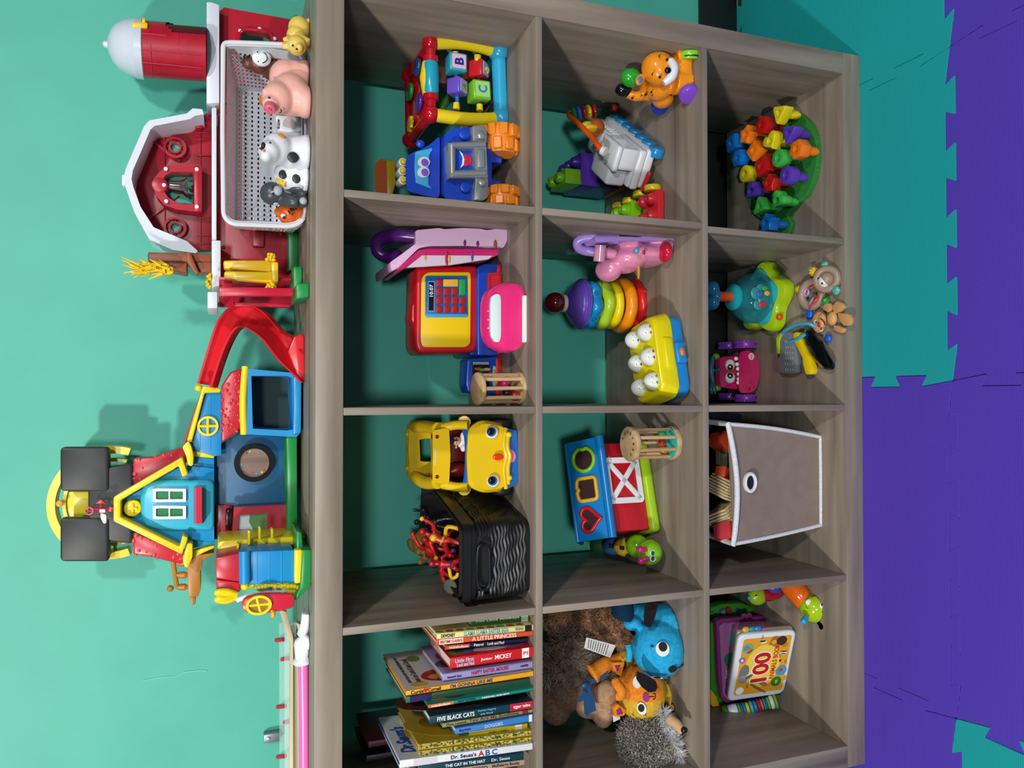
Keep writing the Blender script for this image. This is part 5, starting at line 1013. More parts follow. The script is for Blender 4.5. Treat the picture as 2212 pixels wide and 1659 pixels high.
# ================================================================ row 2, second cell from the right
t=thing('toy_book_pink','pink and lavender musical toy leaning on edge against the divider, red ball on its corner','musical toy',F(1470,535,Z2)); t.name='musical_toy'
pk_=P('e78fb4',.25,coat=.3); lv=P('a88ad8',.25)
k=mp(1390,550,.12)
blob(t,'body',pk_,[('s',W(1385,553,.16),(.082,.06,.028)[::-1] if 0 else (.024,.06,.07)),('s',W(1420,548,.15),(.022,.055,.048)),('s',W(1350,562,.16),(.028,.05,.04)),('s',W(1315,582,.17),(.026,.035,.026)),('s',W(1440,536,.14),(.018,.05,.03)),('t',[W(1300,545,.13),W(1330,550,.125)],[.011,.011]),('s',W(1445,528,.15),(.014,.06,.028)),('s',W(1400,525,.16),(.014,.06,.03)),('s',W(1345,528,.16),(.013,.055,.03)),('s',W(1455,556,.14),(.014,.04,.018))],.0028,8)
part(t,'back',lv,lambda b:b.prism(rnd(PW([(1468,513),(1470,524),(1450,519),(1400,520),(1340,520),(1290,524),(1285,512),(1330,510),(1380,512),(1395,509),(1440,508)],.10),.004,3),(0,.14,0),.005,3))
part(t,'handle',lv,lambda b:tub(b,[(1335,517,.11),(1300,513,.12),(1265,514,.135),(1248,522,.145),(1250,535,.15),(1265,542,.15),(1290,545,.14)],.0095,14,False,5))
part(t,'tube',P('d898b8',.1,alpha=.75),lambda b:tub(b,[(1297,530,.11),(1294,565,.115)],.0115,18)); part(t,'red_ball',P('c8123c',.1,coat=.6),lambda b:bal(b,1437,544,.10,(23,20,13.5)))
part(t,'teal_button',P('4aa0b8',.25),lambda b:bal(b,1376,541,.092,(7,4,6))); part(t,'red_button',P('b01430',.25),lambda b:bal(b,1391,545,.094,(5,3,3.5))); part(t,'badge',P('b88a1c',.3),lambda b:bal(b,1379,584,.128,(20,5,3.5)))
# stacking rings
YR=.262; cx=W(1350,661,YR).x
t=thing('ring_stacker','rainbow stacking ring toy with a dark red clear ball on top','stacking toy',(cx,YR,Z2))
def zx(x): return W(x,661,YR).z
kk=mp(1340,661,YR)
for nm,c,x,R,r,wob in (('ring','cc1c1e',1366,.0470,.0130,None),('ring','ef9212',1342,.0475,.0135,None),('ring','ecd50e',1319,.0415,.0105,None),('ring','a9cf2c',1297,.0405,.0130,lambda a:.003*math.sin(5*a)),('ring','0f84bc',1271,.037,.0150,lambda a:.004*math.sin(6*a))):
    o=part(t,nm,P(c,.28),lambda b:b.torus((cx,YR,zx(x)),Z_,R,r,48,14,1,wob))
    if c=='cc1c1e': each(o,'ring_knob',P(c,.28),[(a,) for a in (-2.0,-1.1,-.3,-2.9)],lambda b,a:b.sph((cx+math.cos(a)*(R+r),YR+math.sin(a)*(R+r),zx(x)),.0042,8))
    if c=='0f84bc': each(o,'dimple',P('0c75a8',.3),[(a,) for a in (-1.8,-1.2,-.6,-2.4)],lambda b,a:b.torus((cx+math.cos(a)*(R+r*.93),YR+math.sin(a)*(R+r*.93),zx(x)+.005),(math.cos(a),math.sin(a),.3),.0042,.0012,14,6))
part(t,'base',P('c01a1c',.3),lambda b:b.cyl((cx,YR,Z2+.0005),(cx,YR,zx(1384)),.05,n=40,bev=.004))
part(t,'cone',P('5f45a8',.3),lambda b:b.lathe((cx,YR,zx(1258)),Z_,[(.045,0),(.055,.003),(.0545,.006),(.0515,.007),(.0515,.010),(.049,.011),(.048,.014),(.0455,.015),(.044,.018),(.0415,.019),(.039,.022),(.028,.030),(.018,.036)],48))
part(t,'collar',P('d8c8c4',.3),lambda b:b.cyl((cx,YR,zx(1220)),(cx,YR,zx(1213)),.019,n=28)); part(t,'top_ball',P('5a0810',.08,coat=.8),lambda b:b.sph((cx,YR,zx(1199)),.0225,28))
# egg carton
yw=math.atan2(.031,.128)
t=thing('egg_carton','yellow and blue toy egg carton holding six white egg faces','toy egg carton',(.828,.098,Z2),(0,0,yw),local=True)
def box_r(b,w,d,z0,z1,r,tp=1,bev=.005):
    rs=[]
    for z,s in ((z0,.97),(z0+.004,1),(z1-.008,tp),(z1-.002,tp*.975),(z1,tp*.94)): rs.append([V((x*s,y*s,z)) for x,y in rrect(w,d,r,6)])
    b.loft(rs)
part(t,'base',P('1785d4',.3),lambda b:(box_r(b,.162,.104,.008,.036,.02),*[b.sph((x,y,.012),(.016,.014,.011),14) for x in (-.06,.06) for y in (-.036,.036)],b.box(-.022,.022,-.062,-.04,.010,.034,.006,3)))
part(t,'top',P('e6d806',.28),lambda b:(box_r(b,.172,.112,.033,.070,.024,.93),b.box(-.032,.032,-.0585,-.045,.034,.058,.006,3)))
part(t,'switch',P('e8781c',.25),lambda b:b.sph((0,-.0625,.022),(.009,.004,.0055),14))
fc=('5a4a40','c8282c','2a86c0','b8c82a','4ab8a0','e2601c')
for i in range(6):
    x=(-.05,0,.05)[i%3]; y=-.024 if i<3 else .026
    e=part(t,'egg',P('e6ebe4',.2),lambda b:b.sph((x,y,.068),(.0185,.0185,.023),20)); c=('3f9a8a','c8282c','e2601c','b8c02a','5a4a40','2a86c0')[i]
    each(e,'cheek',P(c,.3),((-.006,),(.006,)),lambda b,d:b.sph((x+d,y-.0172,.0715),(.0032,.0015,.004),8)); each(e,'egg_eye',P('2a2a2a',.3),((-.005,),(.005,)),lambda b,d:b.sph((x+d,y-.0135,.081),(.0015,.001,.0012),6))
    part(t,'egg_cup',P('d8cc10',.3),lambda b:b.torus((x,y,.0703),Z_,.0195,.0014,24,6))
# ================================================================ row 2, second cell from the left
yw=math.atan2(.0495,.1706)
t=thing('shape_sorter','red toy barn shape sorter with blue roof and white crossed door','shape sorter',(.569,.185,Z2),(0,0,yw),local=True)
hw=.098
part(t,'base',P('a2cc1c',.28),lambda b:b.box(-hw,hw,-.012,.125,.0005,.024,.009,3))
part(t,'barn_wall',noisemat('red_grain','b01224','c41a2c',30,.35,(.15,1,1),.15),lambda b:(b.box(-hw+.006,hw-.006,-.002,.115,.02,.12,.004,2),b.prism([(-hw+.01,.0,.115),(-hw+.01,.113,.115),(-hw+.01,.05,.155)],(2*hw-.02,0,0),.002)))
RA,RB=V((0,-.012,.116)),V((0,.048,.163)); rn=(RB-RA).cross(X_).normalized()*-1; rn=V((0,-.70,.71)) ; ru=(RB-RA).normalized()
hol=((.062,'7ab82a',[(x*1,y) for x,y in [(.0245*math.cos(a)*(1-.12*(abs(math.sin(a))<.2)*(math.cos(a)>0)),.024*math.sin(a)) for a in [2*PI*i/40 for i in range(40)]]]),(.0,'d8a92a',rnd([(.023,.021),(.004,.024),(0,.019),(-.004,.024),(-.023,.021),(-.023,-.021),(.023,-.021)],.008,4)),(-.062,'b81c2c',heart(.025,40)))
def plate(b,off):
    # roof slab: strips around three openings
    for s0,s1 in ((-hw-.006,-.09),(-.034,-.028),(.028,.036),(.09,hw+.006)): b.prism([RA+X_*s0,RA+X_*s1,RB+X_*s1,RB+X_*s0],rn*.008,.001)
    for c in (-.062,0,.063): 
        for v0,v1 in ((0,.2),(.8,1)): b.prism([RA.lerp(RB,v0)+X_*(c-.029),RA.lerp(RB,v0)+X_*(c+.029),RA.lerp(RB,v1)+X_*(c+.029),RA.lerp(RB,v1)+X_*(c-.029)],rn*.008,0)
bl_=P('0c78c0',.28)
part(t,'roof',bl_,lambda b:(b.prism([RA+X_*(-hw-.006),RA+X_*(hw+.006),RB+X_*(hw+.006),RB+X_*(-hw-.006)],rn*.006,.002),b.tube([RA+X_*(-hw-.006)+V((0,-.004,.003)),RA+X_*(hw+.006)+V((0,-.004,.003))],.009,12),b.prism([V((-hw-.006,.048,.163)),V((hw+.006,.048,.163)),V((hw+.006,.128,.115)),V((-hw-.006,.128,.115))],V((0,.004,.006)),.002)))
RC=RA.lerp(RB,.53)+rn*.0065
for x,c,sh_ in hol:
    pts=[(RC+X_*(x+q[0])+ru*q[1]) for q in [V(p) for p in sh_]]; cc=RC+X_*x
    h=part(t,'opening_rim',P(c,.28),lambda b:b.tube([p+rn*.0015 for p in pts],.0042,10,True)); part(h,'opening',P('2a0508',.6),lambda b:b.prism(pts,rn*.0004,0))
# crossed door
dx0,dx1,dz0,dz1=-.028,.052,.030,.108
D=lambda x,z:V((x,-.0035,z))
dr=part(t,'door',P('b81426',.3),lambda b:b.box(dx0,dx1,-.004,0,dz0,dz1,.001))
def f(b):
    o=[D(*p) for p in [((dx0+dx1)/2+q[0],(dz0+dz1)/2+q[1]) for q in rrect(dx1-dx0+.016,dz1-dz0+.004,.009,5)]]; i=[D(*p) for p in [((dx0+dx1)/2+q[0],(dz0+dz1)/2+q[1]) for q in rrect(dx1-dx0-.008,dz1-dz0-.018,.002,5)]]
    b.ring(o,i,(0,-.003,0)); 
    for a,c in (((dx0,dz0+.006),(dx1,dz1-.006)),((dx0,dz1-.006),(dx1,dz0+.006))):
        p,q=D(*a),D(*c); n=(q-p).normalized().cross(Y_)*.0055; b.prism([p+n,q+n,q-n,p-n],(0,-.003,0),.0006)
part(dr,'door_cross',P('e2e6ee',.35),f); part(dr,'door_handle',P('cfd4e0',.35),lambda b:b.sph((dx1+.003,-.008,dz1-.01),(.007,.003,.003),10)); part(dr,'hinge',P('b01224',.35),lambda b:b.box(dx0-.016,dx0-.008,-.005,0,dz0+.012,dz1-.02,.001))
# lovevery-type rattle with teal floor
kq=mp(1450,956,.1); c0=F(1452,956,Z2); c0=V((c0.x,.103,Z2+.0005))
t,a,q=rattle('bead_rattle','larger wooden rattle with a teal base and engraved letters, before the red barn',c0,(0,0,1),.0345,.104,.0038,7,.03,[('c8342c',-.05,-.1,.014,.009),('e8d422',-.1,-.42,.008,.009),('2a9a6a',-.5,-.3,.010,.0085),('d8781c',.45,-.1,.010,.009)],'35b5a8')
top=c0+Z_*(.104+.0003); R=.0345
for i,ch in enumerate('LOVEVERY'):
    g=R_(62)-i*R_(30); d=V((math.cos(g),math.sin(g),0)); text(t,ch,top+d*R*.66,V((math.sin(g),-math.cos(g),0)),d,.0048,.0062,P('4a3420',.6),'letter',.0)
# green caterpillar
t=thing('toy_caterpillar','green-headed toy caterpillar with pink feelers beside the red barn sorter','toy caterpillar',V((W(1401,1191,.13).x,.15,Z2)))
gc_=P('7fc414',.2,coat=.4)
part(t,'head',gc_,lambda b:(bal(b,1403,1193,.115,27.5,26),)); part(t,'neck',gc_,lambda b:bal(b,1377,1180,.16,25,24))
def seg(nm,c,x,y,Y,r,tex=None): return part(t,nm,tex or P(c,.7),lambda b:bal(b,x,y,Y,(r*.8,r*.9,r)))
o=seg('cloth_segment','c8a41e',1350,1182,.2,25,noisemat('yellow_cloth','a8841a','d8b42a',30,.8,bump=.3)); each(o,'black_check',P('14130f',.7),((1345,1184,.177),(1357,1168,.178),(1358,1200,.18)),lambda b,x,y,Y:pz(b,[(x-4,y-4),(x+4,y-4),(x+4,y+4),(x-4,y+4)],Y,.006,.001))
o=seg('cloth_segment','1f5a9c',1326,1180,.24,24,noisemat('blue_cloth','164a80','2464a8',30,.8,bump=.3)); each(o,'black_check',P('0c0d12',.7),((1322,1180,.2165),),lambda b,x,y,Y:pz(b,[(x-4,y-4),(x+4,y-4),(x+4,y+4),(x-4,y+4)],Y,.006,.001)); seg('cloth_segment','16501e',1298,1178,.29,25)
each(t,'feeler',P('c0246e',.2),((1383,1187,.085,1392,1187),(1385,1212,.09,1396,1208)),lambda b,x,y,Y,x2,y2:(bal(b,x,y,Y,8),tub(b,[(x,y,Y),(x2,y2,Y+.008)],.004,8),bal(b,x2,y2,Y+.003,(6,4,8))))
for y in (1195,1206.5):
    e=part(t,'eye',P('eef2f4',.15),lambda b:bal(b,1411,y,.0925,(7,2.5,7.5))); part(e,'pupil',P('1c3f86',.15),lambda b:bal(b,1410,y,.0905,(5,1.6,4.5)))
part(t,'smile',P('1a4a18',.3),lambda b:tub(b,[(1418,1184.5,.095),(1425,1187,.0965),(1429,1196,.098),(1427,1204,.098),(1420,1210,.096)],.0008,6,False,4))
# ================================================================ row 2, left cell: soft toys
sg='soft toys piled in the middle left cell'
felt=lambda n,c1,c2:noisemat(n,c1,c2,160,.95,bump=.15,spec=.2)
bf=felt('blue_plush','1f9ad0','2fb0e0'); of=felt('orange_plush','d87a1e','ec8f2c'); yf=felt('yellow_plush','c9a02a','dcb63c'); blf=felt('black_plush','17141a','201c22')
t=thing('plush_dog','bright blue plush dog with one dark eye patch lying on top of the pile','plush toy',F(1505,1375,Z2),group=sg)
hc=W(1423,1401,.105)
blob(t,'body',bf,[('s',hc,(.056,.052,.054)),('s',W(1440,1355,.13),(.05,.05,.052)),('s',W(1470,1355,.12),(.045,.045,.032)),('s',W(1497,1335,.085),(.016,.02,.013)),('s',W(1365,1345,.13),(.016,.022,.018)),('s',W(1380,1320,.15),(.02,.03,.03))],.0032,8)
def dome(x,y,lift=.0):       # a point on the dog's head
    d=ray(x,y).normalized(); r=(.0565,.0525,.0545); o=CO-hc; A=sum((d[i]/r[i])**2 for i in range(3)); B_=sum(2*o[i]*d[i]/r[i]**2 for i in range(3)); C_=sum((o[i]/r[i])**2 for i in range(3))-1
    D_=B_*B_-4*A*C_; s=(-B_-math.sqrt(max(0,D_)))/(2*A); p=CO+d*s; n=V([(p[i]-hc[i])/r[i]**2 for i in range(3)]).normalized(); return p+n*lift,n
def patch(root,nm,c,x,y,rx,ry,lift,th=.0012,dm=None,rot=0):
    p,n=(dm or dome)(x,y,lift); q=n.to_track_quat('Z','X'); xr=(V((1,0,0))-n*n.x).normalized(); zr=n.cross(xr); k=(p-CO).dot(fw)/FPX
    cr,sr=math.cos(rot),math.sin(rot); c_=p
    def ptf(a): 
        ax,az=ry*k*math.cos(a),rx*k*math.sin(a); return c_+xr*(ax*cr-az*sr)+zr*(ax*sr+az*cr)
    return part(root,nm,c,lambda b:b.prism([ptf(2*PI*i/24) for i in range(24)],n*th,.0004,1))
wf=P('e6e8e2',.8); kf=P('141115',.8)
patch(t,'eye',wf,1431,1402,15,15.5,.0008); patch(t,'pupil',kf,1431.5,1397,9.5,10,.0022); patch(t,'nose',kf,1452,1444,10,8,.0008,.003); patch(t,'brow',kf,1409,1396,4,2.2,.0008)
patch(t,'eye_patch',felt('dark_blue_plush','1f6aa8','2a78b8'),1413,1459,29,11,.0003,.0008); patch(t,'eye',wf,1419,1461.5,13,5.5,.0014); patch(t,'pupil',kf,1420,1460,8,3.5,.0028)
part(t,'mouth',kf,lambda b:b.tube([dome(x,y,.0008)[0] for x,y in ((1460,1444),(1467,1441),(1474,1437),(1475,1434),(1471,1436))],.0009,6))
part(t,'tuft',bf,lambda b:b.tube(spline([dome(1357,1394,0)[0] if 0 else W(1357,1394,.08),W(1360,1410,.075),W(1358,1426,.08)],5),[.006]*11,10))
part(t,'ear',blf,lambda b:b.loft([[W(x,y,Y) for x,y in ((1394,1303),(1390,1330),(1391,1350),(1399,1355),(1407,1354),(1416,1330),(1422,1302))] for Y in (.052,.06)])); part(t,'ear',blf,lambda b:b.loft([[W(x,y,Y) for x,y in rnd([V(p) for p in ((1376,1449),(1374,1466),(1386,1484),(1402,1496),(1416,1494),(1421,1484),(1416,1470),(1400,1460))],3,3)] for Y in (.045,.054)]))
part(t,'leg',felt('navy_plush','0c2f4a','10385a'),lambda b:b.tube(spline([W(1345,1300,.13),W(1345,1325,.12),W(1342,1338,.12)],5),[.022]*8+[.02,.016,.01],14))
t=thing('plush_cat','yellow and orange plush cat with purple nose under the blue dog','plush toy',F(1466,1500,Z2),group=sg)
hc2=W(1384,1496,.118)
def dome2(x,y,lift=.0):
    global hc; s=hc; hc=hc2
    try: return dome(x,y,lift)
    finally: hc=s
blob(t,'head',yf,[('s',hc2,(.053,.052,.049))],.003,2)
blob(t,'body',yf,[('s',W(1440,1490,.15),(.036,.05,.026)),('s',W(1450,1510,.135),(.026,.04,.02)),('s',W(1345,1418,.21),(.026,.03,.024)),('s',W(1420,1470,.19),(.03,.04,.03))],.003,6)
def f(b):     # orange half of the face, a shell on the head
    rs=[]
    for i in range(13):
        v=i/12; r=[]
        for j in range(17):
            a=-.55+j/16*2.1; th=.02+v*2.05
            d=V((math.cos(a)*math.sin(th),-math.sin(a)*math.sin(th)*1.0,math.cos(th))); r.append(hc2+V((d.x*.0537,d.y*.0527,d.z*.0497)))
        rs.append(r)
    n=17; b.add([p for r in rs for p in r],[[i*n+j,i*n+j+1,(i+1)*n+j+1,(i+1)*n+j] for i in range(12) for j in range(n-1)])
part(t,'orange_side',of,f)
for a_,c_ in (((1326,1428),(1324,1452)),((1328,1520),(1330,1548))): pass
each(t,'ear',of,([(1350,1430),(1322,1432),(1330,1455),(1342,1462)],[(1335,1520),(1326,1530),(1329,1550),(1350,1548),(1355,1535)]),lambda b,*p:pz(b,p,.095,.015,.004,.004)); each(t,'ear_lining',P('8a1f6a',.8),([(1341,1437),(1328,1438),(1334,1451)],[(1340,1530),(1332,1534),(1334,1545),(1346,1542)]),lambda b,*p:pz(b,p,.0935,.004,.001,.001))
part(t,'forelock',of,lambda b:b.tube(spline([W(1328,1468,.08),W(1334,1480,.07),W(1342,1490,.066),W(1340,1502,.068),W(1330,1502,.075)],5),[.007,.0085]+[.0095]*17+[.007,.005],12))
patch(t,'nose',P('a01f84',.8),1395,1506,7,9,.0006,.003,dome2); patch(t,'eye',wf,1386,1530,10,15,.0006,.0012,dome2,.25); patch(t,'pupil',kf,1385,1528,7,9,.002,.0012,dome2); patch(t,'eye',wf,1377,1474,10,13,.0014,.0012,dome2)
part(t,'mouth',kf,lambda b:(b.tube([dome2(x,y,.0008)[0] for x,y in ((1402,1505),(1413,1505))],.0009,6),b.tube([dome2(x,y,.0008)[0] for x,y in ((1411,1498),(1415,1500),(1416,1505),(1414,1509),(1410,1511))],.0009,6))); each(t,'lash',kf,((1388,1540,1391,1545),(1393,1540,1395,1545),(1366,1541,1369,1545)),lambda b,x,y,x2,y2:b.tube([dome2(x,y,.0008)[0],dome2(x2,y2,.0008)[0]],.0008,6))
part(t,'arm',of,lambda b:b.tube(spline([W(1340,1424,.17),W(1310,1435,.17),W(1285,1452,.165),W(1276,1458,.165)],5),[.013]*5+[.016]*6+[.019,.02,.018,.014,.008],14)); part(t,'foot',of,lambda b:bal(b,1459,1527,.11,(9,10,10))); part(t,'care_tag',P('d8dade',.7),lambda b:pz(b,[(1324,1545),(1339,1548),(1340,1553),(1325,1560)],.118,.001,0))
# teddy, woolly toys, hedgehog
t=thing('plush_bear','curly light brown plush bear pushed to the back right of the pile','plush toy',V((W(1330,1345,.24).x,.24,Z2)),group=sg); tf=felt('teddy','8a6246','b08464')
bp_=[(W(1290,1345,.25),(.05,.045,.05)),(W(1330,1360,.22),(.045,.045,.04)),(W(1210,1330,.28),(.04,.035,.035)),(W(1265,1330,.25),(.035,.04,.03))]
blob(t,'body',tf,[('s',p,r) for p,r in bp_],.004,4)
def f(b):
    for p,r in bp_: b.hairs(p,r,2600,.012,.0012,None,.9,lambda d:d.y<.35 and d.z>-.6)
o=part(t,'fur',furmat('teddy_fur','7a563c','b98d6c',60),f); o['kind']='stuff'
tg_=part(t,'care_tag',P('d6d6d4',.7),lambda b:pz(b,[(1267,1377),(1330,1394),(1318,1421),(1262,1400)],.165,.001,0)); each(tg_,'print_line',P('55565a',.7),[(i,) for i in range(9)],lambda b,i:pz(b,[(1272+i*5.2,1381+i*1.5),(1273.6+i*5.2,1381.4+i*1.5),(1271+i*4.6,1400+i*2),(1269.4+i*4.6,1399.6+i*2)],.1645,.0004,0))
t=thing('plush_llama','shaggy grey brown plush animal with tan face at the back left of the pile','plush toy',V((W(1250,1420,.25).x,.25,Z2)),group=sg); lf_=felt('llama','5f4a3c','7a6250')
lp_=[(W(1240,1405,.25),(.055,.05,.05)),(W(1285,1440,.22),(.035,.04,.03)),(W(1215,1440,.26),(.045,.045,.045))]
blob(t,'body',lf_,[('s',p,r) for p,r in lp_]+[('s',W(1225,1490,.25),(.045,.045,.04)),('s',W(1200,1520,.27),(.045,.04,.035)),('s',W(1250,1480,.22),(.025,.03,.022))],.004,5)
def f(b):
    for p,r in lp_: b.hairs(p,r,1800,.026,.001,None,.55,lambda d:d.y<.35,.5)
o=part(t,'fur',furmat('llama_fur','5a4c40','9c8b7c',50),f); o['kind']='stuff'; each(t,'nostril',P('0d0a0a',.6),((1228,1474,.218),),lambda b,x,y,Y:bal(b,x,y,Y,3)); part(t,'nose_patch',P('1a120f',.7),lambda b:bal(b,1209,1474,.222,(4,3,4)))
t=thing('plush_puppy','pale tan plush animal wearing a blue ribbon bow behind the cat','plush toy',V((W(1290,1510,.2).x,.2,Z2)),group=sg); pf=felt('tan_plush','a07c60','b89274')
blob(t,'body',pf,[('s',W(1295,1505,.2),(.038,.04,.035)),('s',W(1300,1530,.19),(.04,.035,.022)),('s',W(1310,1500,.17),(.03,.025,.024)),('s',W(1268,1525,.21),(.025,.03,.025))],.0035,6)
rib=P('1c4a78',.45); part(t,'ribbon',rib,lambda b:(b.loft([[W(x,y,Y) for x,y in ((1258,1470),(1270,1475),(1283,1505),(1288,1535),(1276,1540),(1268,1550),(1262,1540),(1260,1500))] for Y in (.145,.149)]),b.loft([[W(x,y,Y) for x,y in ((1262,1490),(1255,1500),(1248,1510),(1250,1518),(1262,1512),(1268,1498))] for Y in (.14,.15)]),b.loft([[W(x,y,Y) for x,y in ((1262,1472),(1290,1464),(1312,1452),(1310,1462),(1288,1474),(1266,1482))] for Y in (.15,.155)]),bal(b,1264,1480,.142,(7,6,10))))
t=thing('plush_hedgehog','speckled grey plush hedgehog with white mane and black nose at the front left','plush toy',F(1480,1590,Z2),group=sg)
hp=[(W(1392,1600,.10),(.05,.05,.048)),(W(1420,1590,.095),(.04,.045,.036))]
blob(t,'body',felt('hedgehog','4a4640','6c675e'),[('s',p,r) for p,r in hp]+[('s',W(1448,1560,.07),(.022,.026,.016))],.004,4)
def f(b):
    for p,r in hp: b.hairs(p,r,5200,.013,.0009,None,.55,lambda d:d.y<.4)
fm=noisemat('speckled_fur','25221f','d6d0c6',260,.85,(1,1,1),0,2,.40,.62); o=part(t,'fur',fm,f); o['kind']='stuff'
def f(b):
    for i in range(16): 
        u_=i/15; b.hairs(W(1432+40*u_*(1-u_*.1),1538+u_*100,.062-.012*math.sin(u_*PI)),.006,70,.017,.0007,None,.5,lambda d:d.y<.5,.2)
o=part(t,'mane',furmat('white_fur','b0b0b4','eceef2',80),f); o['kind']='stuff'
part(t,'muzzle',P('c9a078',.8),lambda b:b.tube([W(1445,1553,.05),W(1462,1565,.035),W(1474,1580,.028)],[.010,.010,.008],12)); part(t,'nose',P('111214',.25),lambda b:bal(b,1478,1577,.022,(7,7,8)))
# ================================================================ row 3, right cell: peg board
t=thing('peg_board','green textured foam peg board on the floor of the bottom right cell','peg board',(1.28,.18,Z3))
q=[]
for i in range(60):
    a=2*PI*i/60; p=V((1.275+.122*math.cos(a),.183+.122*math.sin(a)))
    if p.x>1.185: q.append(p)
k=[i for i in range(len(q)) if (q[i]-q[i-1]).length>.04]; k=k[0] if k else 0; q=q[k:]+q[:k]
lob=[V((1.140+.04*math.cos(a),.178+.04*math.sin(a))) for a in [R_(-60-i*15) for i in range(0,17)]][::1]
lob=[p for p in lob if p.x<1.175][::-1] if 0 else [V((1.172,.245)),V((1.15,.235)),V((1.118,.225)),V((1.112,.19)),V((1.118,.155)),V((1.14,.142)),V((1.165,.158))]
qq=q+ (lob if (q[-1]-lob[0]).length<(q[-1]-lob[-1]).length else lob[::-1])
gm=weave('green_foam','1d7a2a','2f9a3a',.0028)
part(t,'board',gm,lambda b:b.prism([(p.x,p.y,Z3+.0006) for p in qq],(0,0,.0135),.001,1))
PZ=Z3+.0145
sh_={'tri':rnd(ngon(.024,3,.5),.007,4),'hex':rnd(ngon(.0195,6,.3),.003,3),'star':rnd(star(.0215,.0135,5,.9),.004,3),'sq':rnd(ngon(.0225,4,.95),.003,3),'circ':ell(.0175,.0175,26),'heart':[(y,-x) for x,y in heart(.0195,30)]}
cl={'y':'ddcc1c','r':'b81818','o':'f07a18','p':'5a3ab4','b':'0f6fc8','g':'3fb24a'}
nm={'y':'yellow','r':'red','o':'orange','p':'purple','b':'blue','g':'green','tri':'triangle','hex':'hexagon','star':'star','sq':'square','circ':'round','heart':'heart'}
pegs=[('y','tri',1681,243,.3),('r','hex',1644,270,0),('o','star',1609,291,0),('p','tri',1702,287,2.4),('b','sq',1578,309,0),('y','heart',1662,305,.4),('o','sq',1626,325,.5),('o','hex',1719,322,.3),('b','hex',1592,341,.2),('g','circ',1680,341,0),('r','sq',1642,359,.1),('y','circ',1608,375,0),('r','star',1659,396,.3),('p','circ',1697,378,0),('p','heart',1621,413,-.9),('g','tri',1639,446,1.7),('g','heart',1677,433,-.7),('b','star',1653,482,.4)]
HZ=.056
pm_={}
for c,s,x,y,r in pegs:
    p=F(x,y,PZ+HZ); loc=V((p.x,p.y,PZ))
    if (c,s)==('b','star'): loc.x=max(loc.x,1.128)
    pg=thing('peg',f'{nm[c]} {nm[s]}-headed stacking peg standing on the green board','peg',loc,(0,0,r),'stacking pegs on the green board',local=True); m=P(cl[c],.28)
    if s not in pm_:
        def hd(b):
            n=len(sh_[s]); O=[V((a[0],a[1],0)) for a in sh_[s]]; rr=.0072; I=[]
            for a in O: I.append(a.normalized()*rr)
            lv=[(O,.93,.032),(O,1,.0345),(O,1,HZ-.003),(O,.965,HZ-.0008),(O,.9,HZ),(I,1.15,HZ),(I,1,HZ-.001),(I,.9,HZ-.016)]
            b.loft([[V((a.x*f*(1.12 if R is O else 1),a.y*f*(1.12 if R is O else 1),z)) for a in R] for R,f,z in lv])
        hb_=B(); hd(hb_); sb=B(); sb.lathe((0,0,0),Z_,[(.0065,0),(.0065,.006),(.0095,.0065),(.0095,.033)],20); pm_[s]=(hb_,sb)
    hb_,sb=pm_[s]; hb_.obj('head',m,pg); sb.obj('stem',m,pg)
# ================================================================ row 3, second cell from the right
YP=.228; k=mp(1660,646,YP); cx=W(1660,646,YP).x
zp=lambda x:W(x,646,YP).z
t=thing('popper_toy','lime and teal dome popper toy with blue plunger at the back of the cell','popper toy',(cx,YP,Z3))
lm=P('a6c814',.25)
def lobes(R,a,z,n=60): return [V((cx+(R+a*math.cos(5*g+.6))*math.cos(g),YP+(R+a*math.cos(5*g+.6))*math.sin(g),z)) for g in [2*PI*i/n for i in range(n)]]
zb=Z3+.0006
part(t,'base',lm,lambda b:b.loft([lobes(.070,.008,zb),lobes(.076,.010,zb+.004),lobes(.076,.011,zb+.022),lobes(.072,.011,zb+.030),lobes(.055,.006,zb+.036)]))
part(t,'dome_rim',P('2fa8b0',.25),lambda b:b.loft([lobes(.062,.006,zb+.030),lobes(.062,.006,zb+.038),lobes(.055,.003,zb+.042)]))
part(t,'dome',P('2a7f88',.05,alpha=.42),lambda b:b.lathe((cx,YP,zb+.036),Z_,[(.058,0),(.0575,.016),(.054,.032),(.047,.047),(.036,.058),(.022,.065)],40))
part(t,'inner_post',P('167a86',.3),lambda b:b.lathe((cx,YP,zb+.036),Z_,[(.03,0),(.028,.03),(.02,.06)],28))
def f(b):
    for a,h,r in ((-1.75,.022,.017),(-1.35,.030,.015),(-1.5,.045,.014),(-2.0,.035,.013)): b.sph((cx+.05*math.cos(a),YP+.05*math.sin(a),zb+.036+h),(r,.004,r),14)
part(t,'fish_window',P('2f8f98',.3),f)
for c,a,h,r in (('c8323c',-1.95,.03,.0075),('3a6ab0',-1.55,.04,.007),('d8a83a',-1.5,.02,.006),('3a9a4a',-1.3,.024,.006)): 
    o=part(t,'fish_picture',P(c,.4),lambda b:b.sph((cx+.0575*math.cos(a),YP+.0575*math.sin(a),zb+.036+h),(r,.0025,r*1.3),12))
part(t,'collar',P('1f9aa6',.2),lambda b:b.lathe((cx,YP,zb+.098),Z_,[(.024,0),(.030,.003),(.030,.009),(.024,.013),(.02,.015)],28))
part(t,'stem',P('e0501c',.3),lambda b:b.cyl((cx,YP,zb+.11),(cx,YP,zb+.146),.0115,n=24)); part(t,'plunger',P('1c6f9c',.1,coat=.5),lambda b:(b.sph((cx,YP,zb+.158),(.022,.022,.014),20),b.sph((cx-.015,YP-.006,zb+.165),(.018,.018,.015),16),b.sph((cx+.015,YP-.006,zb+.165),(.018,.018,.015),16)))
